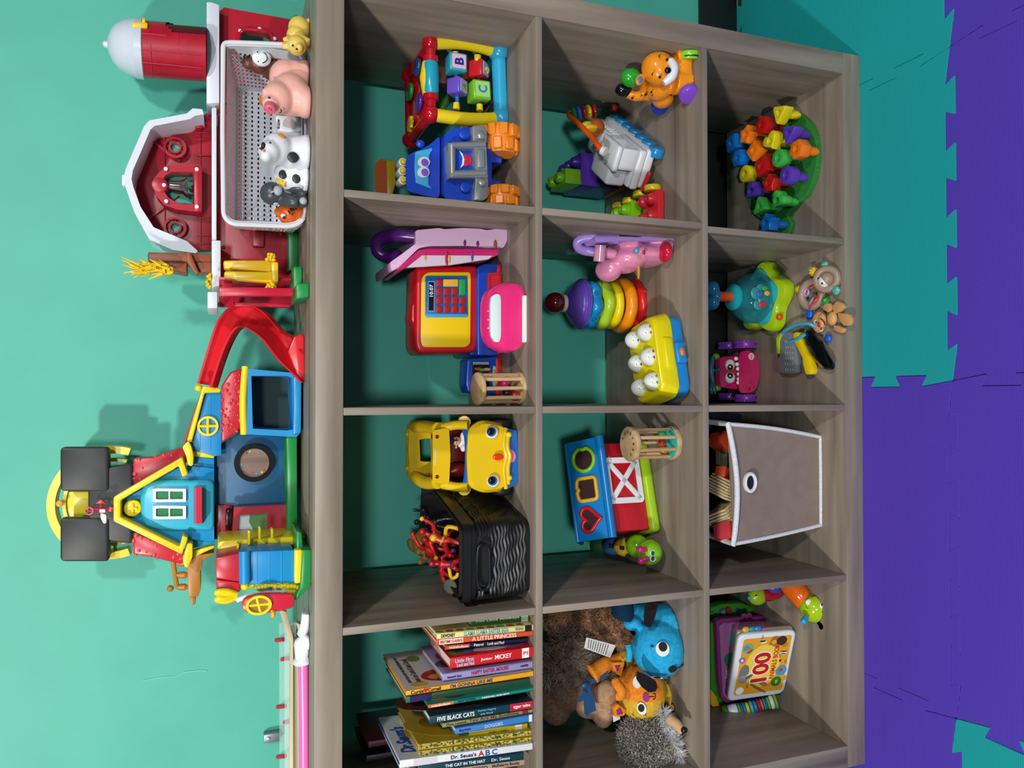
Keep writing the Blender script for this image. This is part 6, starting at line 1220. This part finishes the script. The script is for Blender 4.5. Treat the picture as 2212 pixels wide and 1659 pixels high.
text(t,'suoıəs',V((cx,YP-.0235,zb+.168)),X_,Z_,.03,.008,P('bcd8e4',.4)) if 0 else None
part(t,'speaker_holes',P('2c3a08',.6),lambda b:[b.cyl((cx+.074*math.cos(a)*1.0,YP+.074*math.sin(a)*1.0,zb+.012+.0042*j),(cx+.0865*math.cos(a),YP+.0865*math.sin(a),zb+.012+.0042*j),.0009,n=6) for a in [R_(-52+4*i) for i in range(6)] for j in range(4)])
part(t,'button',P('e8501c',.2),lambda b:b.sph((cx+.078*math.cos(R_(-128)),YP+.078*math.sin(R_(-128)),zb+.026),.0075,14))
# sloth rattle
sl_=thing('sloth_rattle','taupe sloth-faced baby rattle with teal ears and coloured rings at the shelf front','rattle',F(1785,610,Z3)); ta=P('a08a76',.35)
zz=Z3+.014
def fz(x,y,z=zz): return F(x,y,z)
kk=mp(1785,605,.03)
hc_=fz(1786,603,Z3+.019); bc=fz(1753,636,Z3+.013); tl=V((0,-.5,.86))
hd=part(sl_,'head_ring',ta,lambda b:b.torus(hc_,tl,.0215,.0075,36,12)); part(sl_,'face_ball',ta,lambda b:b.sph(hc_,.0152,20))
part(sl_,'face_mask',P('e9e6e4',.35),lambda b:b.sph(hc_+V((-.004,.0025,.0036)),(.0138,.0118,.0132),18)); part(sl_,'eye',P('17120f',.2),lambda b:b.sph(hc_+V((-.010,-.003,.0150)),.0022,8)); part(sl_,'eye',P('17120f',.2),lambda b:b.sph(hc_+V((.002,.010,.013)),.0022,8))
part(sl_,'body_ring',ta,lambda b:b.torus(bc,V((-.1,-.35,.9)),.0225,.0085,36,12,1.12))
tp_=noisemat('teal_confetti','3f9f92','6fd0c0',200,.5); each(sl_,'ear',tp_,((1781,573,8,11),(1806,627,9,12)),lambda b,x,y,a,c:b.sph(fz(x,y,Z3+.016),(a*kk*1.1,.010,.006),16))
def f(b):
    c=fz(1758,587,Z3+.02); b.sph(c,.0085,16)
    for i in range(26): a=i*2.4; z=1-2*(i+.5)/26; r=math.sqrt(1-z*z); b.sph(c+V((r*math.cos(a),r*math.sin(a),z))*.0085,.0022,6)
part(sl_,'spiky_ball',P('ecc914',.35),f)
part(sl_,'ribbed_ball',P('ecc914',.3),lambda b:(b.sph(fz(1726,625,Z3+.011),.0085,16),*[b.torus(fz(1726,625,Z3+.011),(1,.3,.3),.0075,.0016,20,6)])); part(sl_,'ribbed_ball',P('2f9a3a',.3),lambda b:(b.sph(fz(1784,650,Z3+.011),.0085,16),*[b.torus(fz(1784,650,Z3+.011),(.6,.6,s),.0078,.0014,20,6) for s in (.2,1)]))
for c,x,y,ax,R in (('e8404a',1757,618,(1,.2,.6),.0085),('c8a0dc',1742,632,(.3,1,.3),.0075),('e8e4ee',1736,636,(.3,1,.3),.0075),('e8404a',1760,647,(.6,.2,.8),.0085),('6ab8bc',1752,651,(.5,.5,.8),.008),('e0384e',1752,658,(.4,.6,.8),.008)): part(sl_,'loose_ring',P(c,.3),lambda b:b.torus(fz(x,y,Z3+.018),ax,R,.0026,20,8))
# toy keys with puppy charm
ky=thing('toy_keys','bunch of toy keys on a light blue ring with a tan puppy charm','toy keys',F(1765,730,Z3))
def slab(b,pts,z1,th,bev=.002,r=.004): b.prism(rnd([F(x,y,z1) for x,y in pts],r,4),(0,0,-th),bev)
pt=P('d8a468',.35)
pu=part(ky,'puppy_charm',pt,lambda b:(b.sph(F(1769,696,Z3+.014),(.023,.018,.010),20),b.sph(F(1776,693,Z3+.018),(.016,.010,.008),16),b.sph(F(1798,688,Z3+.012),(.015,.012,.009),16),
  slab(b,[(1795,664),(1806,650),(1818,655),(1822,664),(1812,674),(1802,678)],Z3+.014,.010),slab(b,[(1808,676),(1832,678),(1837,690),(1834,703),(1822,704),(1814,694)],Z3+.014,.010),slab(b,[(1776,668),(1779,656),(1790,654),(1797,664),(1790,676)],Z3+.014,.010),slab(b,[(1800,702),(1812,704),(1823,710),(1818,720),(1808,718),(1800,712)],Z3+.014,.010)))
each(pu,'puppy_ear',P('1c5fd0',.3),((1748,679,.012,.008),(1789,731,.009,.007)),lambda b,x,y,a,c:b.sph(F(x,y,Z3+.010),(a,c*1.3,.006),14)); part(pu,'nose',P('c81c20',.25),lambda b:b.sph(F(1769,701,Z3+.026),(.0052,.0038,.003),12)); each(pu,'eye',P('eef2f6',.2),((1762,695),(1774,712)),lambda b,x,y:b.sph(F(x,y,Z3+.0225),(.0042,.0042,.003),12)); each(pu,'pupil',P('2a5a9a',.2),((1763,696),(1774,711)),lambda b,x,y:b.sph(F(x,y,Z3+.0248),(.0026,.0026,.002),10)); part(pu,'mouth',P('8a1418',.3),lambda b:b.tube([F(x,y,Z3+.0262) for x,y in ((1772,688),(1777,691),(1781,697),(1782,702))],.0013,8))
part(ky,'key_ring',P('3fb0dc',.25),lambda b:b.tube(spline([F(*q) for q in ((1760,706,Z3+.022),(1745,699,Z3+.03),(1720,702,Z3+.03),(1700,712,Z3+.028),(1690,722,Z3+.02),(1695,738,Z3+.016),(1712,737,Z3+.024),(1730,728,Z3+.028),(1740,722,Z3+.026))],6),.0037,12))
gk=part(ky,'grey_key',P('787c82',.4),lambda b:slab(b,[(1682,722),(1700,716),(1715,720),(1717,745),(1719,770),(1719,804),(1712,808),(1685,806),(1679,798),(1683,790),(1680,778),(1684,766)],Z3+.022,.016)); each(gk,'key_groove',P('a9adb2',.4),[(1696+5*(i%4)+(i//4)%2,736+(i//4)*12) for i in range(24)],lambda b,x,y:b.tube([F(x,y,Z3+.0222),F(x+1.2,y+4.5,Z3+.0222)],.0007,5))
part(ky,'lime_edge',P('a8cc1a',.3),lambda b:slab(b,[(1676,730),(1686,718),(1692,717),(1683,735),(1682,765),(1677,764)],Z3+.024,.018))
part(ky,'yellow_key',P('ecca10',.3),lambda b:slab(b,[(1712,722),(1718,717),(1724,718),(1730,740),(1738,758),(1746,770),(1753,800),(1750,809),(1740,809),(1735,792),(1733,775),(1726,760),(1716,740)],Z3+.026,.018))
part(ky,'black_fob',P('0c0d10',.12,coat=.6),lambda b:(b.loft([[F(x,y,z) for x,y in rnd([V(p) for p in ((1742+d,706+d),(1752,712+d),(1775-d,735),(1790-d,760),(1804-d,785-d),(1802-d,797-d),(1790,801-d),(1775+d,795-d),(1752+d,770),(1736+d,740),(1734+d,718+d))],4,3)] for z,d in ((Z3+.001,3),(Z3+.006,0),(Z3+.018,0),(Z3+.025,5))])))
# pink monster truck
mt=thing('monster_truck','pink toothy-faced toy monster truck with purple wheels at the back left of the cell','toy truck',V((W(1640,805,.26).x,.29,Z3)))
mk=P('cc1f62',.22,coat=.3)
part(mt,'body',mk,lambda b:(b.loft([rnd(PW(p,y),.008,4) for p,y in (([(1597,772),(1602,759),(1620,757),(1634,768),(1641,790),(1641,815),(1635,838),(1622,849),(1600,848),(1596,838)],.262),([(1592,770),(1600,757),(1622,756),(1638,768),(1643,790),(1643,815),(1637,838),(1622,852),(1598,850),(1592,838)],.275),([(1592,770),(1600,757),(1622,756),(1638,768),(1643,790),(1643,815),(1637,838),(1622,852),(1598,850),(1592,838)],.34))]),b.loft([rnd(PW(p,y),.01,4) for p,y in (([(1555,772),(1600,768),(1600,842),(1556,836)],.285),([(1545,772),(1600,765),(1600,845),(1546,836)],.30),([(1545,772),(1600,765),(1600,845),(1546,836)],.36))])))
for y in (788.5,816):
    e=part(mt,'eye',P('e4e8ee',.15),lambda b:bal(b,1577,y,.284,(12.5,6,12.5))); d=1 if y<800 else -1
    part(e,'iris',P('3f8a1c',.2),lambda b:bal(b,1577.5,y+4.5*d,.2795,(7.5,3.5,7.5))); part(e,'pupil',P('0d0f0d',.1),lambda b:bal(b,1577.5,y+5*d,.2775,(5.5,3,5.5))); part(e,'glint',P('f2f4f6',.2),lambda b:bal(b,1577,y+4*d,.2752,(2.4,1.5,2.4)))
each(mt,'tooth',P('e9ecee',.25),((1590,775),(1592,787),(1594,797),(1596,808),(1596,819),(1595,827)),lambda b,x,y:bal(b,x,y,.267,(4.5,4,5)))
stk=part(mt,'sticker',P('e6cfd8',.4),lambda b:dsk(b,1623,770,.2615,7.5,.002,0)); text(stk,'Fisher-Price',W(1623,770,.2612),X_,Z_,.0085,.0028,P('c81c2c',.4))
each(mt,'mud_spot',P('9a1440',.4),((1618,840,4.5),(1620,826,2.5),(1628,836,3.5),(1610,840,2)),lambda b,x,y,r:bal(b,x,y,.2625,(r,1,r)))
each(mt,'horn',P('6aa81c',.3),((1547,770),(1550,838)),lambda b,x,y:bal(b,x,y,.30,(7,7,8)))
def mw(b,x,y,Y):
    R=.0235; c=V((W(x,y,Y).x,Y,Z3+R+.0006)); b.lathe(c-X_*.0095,X_,[(R*.5,0),(R*.85,.0005),(R*.97,.004),(R,.0075),(R*.985,.0095),(R,.0115),(R*.97,.015),(R*.85,.0185),(R*.5,.019)],28)
    for i in range(16):
        a=2*PI*i/16
        for s in (-1,1): b.box(-.003,.003,-.0028,.0028,-.0012,.0012,.0006,1,M.Translation(c+V((s*.0058,math.cos(a)*R*.985,math.sin(a)*R*.985)))@M.Rotation(a-PI/2,4,'X'))
each(mt,'wheel',P('8a35b0',.28),((1615,745,.29),(1615,860,.29),(1570,747,.358),(1570,857,.358)),mw)
fg=thing('toy_creature','dark teal bendy toy figure sprawled on the roof of the pink truck','toy figure',W(1548,800,.3)); blob(fg,'body',P('155a66',.4),[('t',[W(1540,770,.30),W(1536,800,.30),W(1540,825,.30)],[.006,.007,.006]),('t',[W(1536,800,.30),W(1548,800,.29),W(1554,797,.288)],[.004,.0035,.003]),('t',[W(1540,825,.30),W(1543,840,.295),W(1545,852,.295)],[.0045,.004,.003]),('t',[W(1538,822,.30),W(1536,840,.295),W(1538,852,.295)],[.0045,.004,.003]),('s',W(1553,798,.287),(.006,.004,.005))],.0015,2)
# ================================================================ row 3, second cell from the left: fabric bin
fb=thing('fabric_bin','taupe fabric storage bin with white piping and a round metal eyelet','storage bin',V((.565,.18,Z3)))
fm_=noisemat('taupe_fabric','85756a','8b7b70',40,.85); wp_=noisemat('white_webbing','c8ccd0','e6e8ec',400,.8,bump=.2)
Yb,Yt=.072,.055
tr,brr_,bl2,tl=W(1573,916,Yt),W(1762,944,Yb),W(1774,1134,Yb),W(1585,1175,Yt); brr_.z=bl2.z=Z3+.001
tr2,tl2=V((tr.x+.008,.315,tr.z+.008)),V((tl.x+.01,.32,tl.z+.004)); br2,bl3=V((brr_.x+.004,.31,Z3+.001)),V((bl2.x+.004,.31,Z3+.001))
def pan(b,A,Bq,Cq,Dq,bow,n=14,th=.003):
    nn=(Bq-A).cross(Dq-A).normalized(); vs=[];fs=[]
    for s in (0,th):
        for i in range(n+1):
            for j in range(n+1):
                u,v=i/n,j/n; p=(A*(1-u)+Bq*u)*(1-v)+(Dq*(1-u)+Cq*u)*v; vs.append(p+nn*(s+bow*math.sin(PI*u)*math.sin(PI*min(1,v*1.0))))
    m=(n+1)**2; idx=lambda s,i,j:s*m+i*(n+1)+j
    for i in range(n):
        for j in range(n): fs+=[[idx(0,i,j),idx(0,i+1,j),idx(0,i+1,j+1),idx(0,i,j+1)],[idx(1,i,j),idx(1,i,j+1),idx(1,i+1,j+1),idx(1,i+1,j)]]
    b.add(vs,fs)
part(fb,'front_wall',fm_,lambda b:pan(b,tl,tr,brr_,bl2,.006))
part(fb,'side_wall',fm_,lambda b:pan(b,tr,tr2,br2,brr_,.0)); part(fb,'side_wall',fm_,lambda b:pan(b,tl2,tl,bl2,bl3,.0)); part(fb,'back_wall',fm_,lambda b:pan(b,tr2,tl2,bl3,br2,0)); part(fb,'bin_floor',fm_,lambda b:b.prism([bl2,brr_,br2,bl3],(0,0,.004),0))
ed=lambda p,q,o,n=10:[p.lerp(q,i/n)+V(o)*math.sin(PI*i/n) for i in range(n+1)]
part(fb,'piping',wp_,lambda b:(b.tube(ed(tr,brr_,(.004,0,0))+[brr_.lerp(bl2,.05)]+ed(bl2.lerp(brr_,.05),bl2.lerp(brr_,.0),(0,0,0),3)[:0],.0042,10),b.tube(ed(brr_,bl2,(0,-.001,0)),.0036,10),b.tube(ed(bl2,tl,(-.002,0,0)),.0042,10)))
part(fb,'rim_band',wp_,lambda b:b.tube([p+V((0,-.002,.002)) for p in ed(tl,tr,(0,-.004,-.012))]+[p+Z_*.002 for p in ed(tr,tr2,(0,0,-.008))[1:]]+[p+Z_*.002 for p in ed(tr2,tl2,(0,0,-.006))[1:]]+[p+Z_*.002 for p in ed(tl2,tl,(0,0,-.008))[1:-1]],.0058,10,True))
ec=W(1619.4,1042,.056); k=mp(1619,1042,.056); ey=lambda a,c:[ec+V((c*k*math.cos(g),-.004,a*k*math.sin(g))) for g in [2*PI*i/36 for i in range(36)]]
part(fb,'eyelet',P('dfe6ea',.2),lambda b:(b.ring(ey(16,22.5),ey(10,15),(0,.006,0)),b.tube([p for p in ey(13.5,19)],.0025,8,True))); part(fb,'eyelet_hole',P('07080a',.6),lambda b:b.prism([p+Y_*.003 for p in ey(10.5,15.5)],(0,.001,0)))
ci='things inside the fabric bin'
def blk2(label,x,y,Y,s,c,rot,nmm='toy_block'):
    b=B(); p=W(x,y,Y); T=M.Translation(p)@M.LocRotScale(None,__import__('mathutils').Euler(rot),None); b.box(-s[0],s[0],-s[1],s[1],-s[2],s[2],.002,2,T); return solo(b,nmm,P(c,.5),label,'block',p,ci)
blk2('red wooden block at the left end inside the fabric bin',1573,1150,.085,(.016,.02,.022),'c83a44',(.3,.2,.4)); blk2('orange block deep in the right corner of the fabric bin',1560,955,.13,(.015,.02,.02),'b83a14',(.2,.5,.3)); blk2('small red-orange block behind the pale board book in the bin',1562,1022,.12,(.012,.012,.014),'c8441c',(.5,.3,.2))
blk2('dark blue box at the back of the fabric bin',1550,920,.22,(.03,.02,.05),'101c34',(0,.1,.1)); blk2('red block lying behind the cream wedges in the bin',1573,1126,.11,(.014,.018,.014),'b8402c',(.2,.8,.3))
for i,(lb,x,y,r,n) in enumerate((('cream-paged open board book standing in the middle of the bin',1568,1058,(.1,.35,-.2),7),('second cream-paged board book fanned out left of the first in the bin',1566,1105,(.2,-.5,.3),5))):
    bk2=thing('board_book',lb,'book',W(x,y,.10),(0,0,0),ci,local=True); bk2.rotation_euler=r; bk2.matrix_basis=M.LocRotScale(W(x,y,.10),__import__('mathutils').Euler(r),None)
    each(bk2,'page',P('cdb98a',.7),[(j,) for j in range(n)],lambda b,j:b.box(-.018+j*.0058,-.0135+j*.0058,-.02,.04,-.03-.004*j,.022-abs(j-2)*.002,.0006,1))
bk2=thing('board_book','thin pale greenish board book in the shadowed back of the bin','book',W(1556,975,.14),(0,0,0),ci); part(bk2,'cover',P('6f7a5a',.6),lambda b:pz(b,[(1553,966),(1572,968),(1572,1008),(1553,1006)],.14,.012,.001)); part(bk2,'pages',P('b9a98a',.7),lambda b:pz(b,[(1555,970),(1566,971),(1566,1004),(1555,1003)],.152,.008,.0005))
# ================================================================ row 3, left cell
# orange caterpillar with green head
ct=thing('toy_worm','orange-bodied toy caterpillar with lime head and blue feelers lying upside down','toy caterpillar',F(1785,1312,Z3))
hq=W(1759,1313,.10); kq=mp(1759,1313,.10)
def hb2(x,y,r=31.5): # point on the head ball
    d=ray(x,y).normalized(); o=CO-hq; b_=o.dot(d); c_=o.dot(o)-(r*kq)**2; D_=max(0,b_*b_-c_); return CO+d*(-b_-math.sqrt(D_))
part(ct,'head',P('aace18',.15,coat=.5),lambda b:b.sph(hq,(31.5*kq,)*3,28))
part(ct,'body',P('ef6a12',.2),lambda b:b.tube(spline([hq+V((.004,.02,.0)),W(1728,1285,.125),W(1712,1268,.14),W(1700,1245,.16)],6),[.024]*19,18))
for x,y in ((1747,1301),(1777,1308)):
    n=(hb2(x,y)-hq).normalized(); e=part(ct,'eye',P('eceff2',.15),lambda b:b.sph(hb2(x,y),(7*kq,3*kq,8*kq),14)); part(e,'pupil',P('0c0e10',.1),lambda b:b.sph(hb2(x-.5,y-1)+n*.0018,(5*kq,2.2*kq,5.8*kq),12)); part(e,'glint',P('f4f6f8',.2),lambda b:b.sph(hb2(x-1,y+1)+n*.0035,(1.3*kq,)*3,8))
part(ct,'smile',P('16240a',.3),lambda b:b.tube([hb2(x,y)-fw*.0004 for x,y in ((1753,1290),(1757,1287),(1765,1287),(1771,1291),(1774,1295))],.0009,6)); each(ct,'cheek_line',P('4a6a0c',.3),(((1740,1309),(1743,1313),(1747,1314)),((1774,1321),(1778,1323),(1782,1321))),lambda b,*p:b.tube([hb2(x,y)-fw*.0003 for x,y in p],.0007,6))
each(ct,'feeler',P('22aad4',.2),((1741,1334,1736,1342),(1772,1338,1780,1352)),lambda b,x,y,x2,y2:(b.tube([W(x,y,.085),W(x2,y2,.075)],[.0065,.0045],12),bal(b,x2,y2,.074,7)))
t=thing('toy_worm_tail','dark red, blue and lime toy caterpillar piece half hidden under the divider','toy caterpillar',V((W(1650,1280,.2).x,.22,Z3))); t.name='toy_grub'
part(t,'head',P('86a818',.25),lambda b:bal(b,1636,1287,.2,(20,18,22))); part(t,'red_ring',P('9a0f1e',.25),lambda b:[bal(b,1658+i*5,1284+i*-1.5,.195,(15,16,27-i)) for i in range(4)]); part(t,'blue_ring',P('3a3f9c',.3),lambda b:bal(b,1672,1267,.19,(16,18,20))); part(t,'feeler',P('1f86a8',.25),lambda b:bal(b,1620,1291,.2,6)); part(t,'mouth_line',P('131808',.4),lambda b:tub(b,[(1631,1287,.184),(1636,1287,.183)],.0009,6))
# green learning toy at the very back
gt=thing('learning_tablet','green toy learning tablet propped behind the pink and white talking books','toy tablet',V((W(1600,1400,.31).x,.31,Z3))); gg=P('2f8a1a',.3)
part(gt,'frame',gg,lambda b:(pz(b,[(1536,1312),(1560,1304),(1600,1302),(1640,1310),(1645,1330),(1632,1345),(1536,1350)],.30,.03,.006,.006),pz(b,[(1536,1345),(1553,1345),(1556,1420),(1580,1500),(1590,1530),(1560,1540),(1536,1525)],.27,.03,.006,.006)))
each(gt,'speaker_hole',P('0c2006',.6),((1539,1322),(1539,1329),(1539,1336),(1543,1325.5),(1543,1332.5)),lambda b,x,y:dsk(b,x,y,.2985,1.3,.002,0,8))
part(gt,'dial',P('8a2a1c',.3),lambda b:dsk(b,1576,1319,.293,7,.008,.002)); part(gt,'letter_tile',P('4a5a8a',.3),lambda b:pz(b,[(1556,1318),(1568,1314),(1569,1326),(1558,1330)],.295,.006,.001)); text(gt,'D',W(1563,1322,.2945),X_,Z_,.006,.007,P('c8b83a',.4)); part(gt,'button',P('1f5a8a',.3),lambda b:pz(b,[(1592,1316),(1600,1315),(1600,1322),(1592,1323)],.295,.006,.001))
part(gt,'yellow_panel',P('d8a81a',.4),lambda b:pz(b,[(1536,1490),(1548,1505),(1554,1525),(1540,1527),(1536,1520)],.262,.008,.001))
# pink talking book
pb=thing('pink_talking_book','pink electronic picture book with a crow and a mouse, behind the white framed book','toy book',V((W(1680,1430,.235).x,.24,Z3)))
YA=.255
PQ=[(1547,1342),(1556,1336),(1650,1331),(1661,1338),(1668,1350),(1668,1430),(1640,1510),(1570,1520),(1560,1510),(1553,1470)]
part(pb,'cover',P('8a2a78',.3),lambda b:pz(b,PQ,YA,.016,.003,.004)); pc=part(pb,'page',P('b06aa4',.4),lambda b:pz(b,[(1554,1352),(1562,1346),(1650,1342),(1656,1350),(1656,1440),(1630,1500),(1572,1512),(1562,1500)],YA-.0015,.003,.0004,.003))
each(pb,'tab_knob',P('9a3a84',.3),((1608,1332),(1619,1331)),lambda b,x,y:dsk(b,x,y,YA,7,.006,.001)); 
o=part(pc,'picture_circle',P('5f9aa0',.4),lambda b:dsk(b,1587,1380,YA-.0022,15.5,.001,0)); part(o,'crow',P('141418',.5),lambda b:(pz(b,[(1580,1378),(1588,1373),(1596,1384),(1598,1394),(1590,1398),(1582,1390)],YA-.0028,.0008,0),pz(b,[(1574,1363),(1580,1366),(1588,1374),(1584,1382),(1576,1370)],YA-.0029,.0008,0)))
o=part(pc,'picture_circle',P('2a7a5a',.4),lambda b:dsk(b,1578,1425,YA-.0022,16,.001,0)); part(o,'mouse',P('7a5a44',.5),lambda b:(pz(b,[(1570,1424),(1577,1414),(1585,1420),(1584,1432),(1574,1434)],YA-.0028,.0008,0,.001)))
text(pc,'Garden',W(1571,1469,YA-.002),V((1,0,.06)),Z_,.043,.012,P('e9dcec',.4))
# white talking book in front, hinged at its left
wb2=thing('talking_book','white-framed electronic animal picture book with large red numerals, leaning at the left','toy book',F(1700,1440,Z3))
bR,bL=F(1722,1362,Z3+.004),F(1694,1499,Z3+.004); tL,tR=W(1571,1517,bL.y+.045),W(1596,1372,bR.y+.045)
def Q(u,v,d=0): # u right, v up, d out of the face
    n=(bR-bL).cross(tL-bL).normalized(); return (bL*(1-u)+bR*u)*(1-v)+(tL*(1-u)+tR*u)*v+n*d
ux=(bR-bL).normalized(); uy=(tL-bL).normalized(); un=(bR-bL).cross(tL-bL).normalized()
part(wb2,'frame',P('d9dde6',.28),lambda b:b.prism(rnd([Q(0,0),Q(1,0),Q(1,1),Q(0,1)],.016,5),un*-.014,.005,3))
pg=part(wb2,'picture_panel',P('dc9a24',.35),lambda b:b.prism(rnd([Q(.085,.065,.0003),Q(.94,.075,.0003),Q(.93,.90,.0003),Q(.09,.91,.0003)],.006,4),un*.0008,0))
part(pg,'pale_oval',P('e6c64a',.35),lambda b:b.prism([Q(.5+.33*math.cos(a),.5+.30*math.sin(a),.0013) for a in [2*PI*i/32 for i in range(32)]],un*.0003,0)).name='pale_patch'  # paler yellow oval across the middle of the picture panel
Wd=(bR-bL).length; Hd=(tL-bL).length
for w,d,c in ((1.08,.0019,'e9e6ea'),(1,.0024,'b81c1c')): text(pg,'100',Q(.49,.52,d),ux,uy,Wd*.46*w,Hd*.29*(1.12 if w>1 else 1),P(c,.35),'numerals',.055 if w>1 else .03,.0003)
text(pg,'ANIMALS BOOK',Q(.55,.30,.002),ux,uy,Wd*.56,Hd*.085,P('b83a1c',.4),'lettering',.02,.0003)
lgo=part(pg,'logo_oval',P('eef0ee',.35),lambda b:b.prism([Q(.155+.055*math.cos(a),.82+.07*math.sin(a),.0014) for a in [2*PI*i/24 for i in range(24)]],un*.0004,0)); text(lgo,'Leap\nFrog',Q(.155,.82,.0021),ux,uy,Wd*.085,Hd*.1,P('1f5a2a',.4),'lettering',.02,.0003)
def el(nm,c,u,v,a,h,d=.0015,rot=0,n=20): return part(pg,nm,P(c,.45),lambda b:b.prism([Q(u+(a*math.cos(g)*math.cos(rot)-h*math.sin(g)*math.sin(rot)),v+(a*math.cos(g)*math.sin(rot)+h*math.sin(g)*math.cos(rot)),d) for g in [2*PI*i/n for i in range(n)]],un*.0004,0))
el('bird_circle','5fa890',.79,.80,.075,.095); el('bird','4a80c0',.80,.83,.035,.05,.002); el('bird','d86a2c',.78,.79,.025,.04,.0023); el('bird','6a5a2c',.75,.76,.02,.05,.0022,.6)
el('insect_circle','7a6ab4',.62,.87,.045,.055); el('insect','e4e2ea',.62,.87,.02,.02,.002); el('elephant','6d6f74',.42,.80,.13,.085,.0015,-.15); el('elephant','85878c',.33,.80,.06,.08,.0018); el('elephant','5a5c60',.36,.70,.025,.07,.0019,.4); el('tusk','e4e2dc',.40,.71,.008,.05,.0021,.5)
el('penguin','d8dcd8',.87,.55,.02,.055); el('penguin','2a2c30',.885,.57,.012,.05,.0018); el('lion','a8641c',.87,.35,.075,.08); el('lion','3a2412',.87,.24,.07,.09,.0017); el('lion_face','d89a3c',.86,.37,.035,.045,.002); el('lion','b87a2c',.80,.17,.03,.06,.0016)
el('zebra','e0e0dc',.68,.17,.035,.06); el('zebra','17181a',.70,.17,.01,.06,.0018); el('zebra','17181a',.665,.17,.008,.05,.0018); el('butterfly','3a2a18',.56,.2,.02,.02); el('pond_circle','3f8fc0',.40,.15,.08,.095); el('frog','c83a28',.41,.16,.03,.035,.0019); el('leaf_circle','2f6a24',.235,.2,.075,.09); el('frog','7ab83a',.23,.2,.035,.025,.0019); el('antelope','c88a4c',.27,.06,.035,.03)
el('giraffe','8a5a24',.17,.52,.02,.2,.0016,-.5); el('giraffe','a8743a',.22,.42,.035,.08,.0015,-.4)
each(pg,'caption',P('3a2c14',.5),((.93,.6),(.82,.45),(.62,.24),(.52,.12),(.20,.72),(.25,.63)),lambda b,u,v:[b.prism([Q(u-.01,v-.03+j*.02,.0016),Q(u+.045,v-.03+j*.02,.0016),Q(u+.045,v-.024+j*.02,.0016),Q(u-.01,v-.024+j*.02,.0016)],un*.0003,0) for j in range(2)])
each(wb2,'page_tab',P('d8a82a',.3),((.97,.84),),lambda b,u,v:b.sph(Q(1.015,v,-.016),(.007,.006,.010),12)); each(wb2,'page_tab',P('2f8a8a',.3),((1,.73),),lambda b,u,v:b.sph(Q(1.015,v,-.016),(.007,.006,.010),12)); each(wb2,'page_tab',P('3a78c0',.3),((1,.63),),lambda b,u,v:b.sph(Q(1.015,v,-.016),(.007,.006,.010),12))
h0,h1=W(1562,1541,.245),W(1697,1511,.19); h1.z=Z3+.02; hdn=h1-h0
cols=['3f9a1c','d8dce6','5aa81c','2a7fc0','2a7fc0','e0c81c','3fb0b0','2a7fc0','b81c58','e0721c','2a9ac8','2a7fc0','6ab81c','d8dce6','6ab81c']
st_=[0,.10,.28,.33,.37,.42,.49,.56,.63,.69,.745,.78,.81,.86,.94,1]
for i,c in enumerate(cols):
    a,e=h0+hdn*st_[i],h0+hdn*(st_[i+1]-.006); r=.0150 if c=='d8dce6' else (.0165 if i in(0,14) else (.0125 if i%2 else .014)); part(wb2,'spine_ring',P(c,.25),lambda b:b.cyl(a,e,r,n=24,bev=.003))
part(wb2,'inner_pages',P('c9b9a0',.6),lambda b:b.prism([Q(.04,.03,-.015),Q(.985,.03,-.015),Q(.985,.97,-.015),Q(.04,.97,-.015)],un*-.012,.002))
flush_text()
for o in LOCALS:
    for k in ('_loc','_z'):
        if k in o: del o[k]
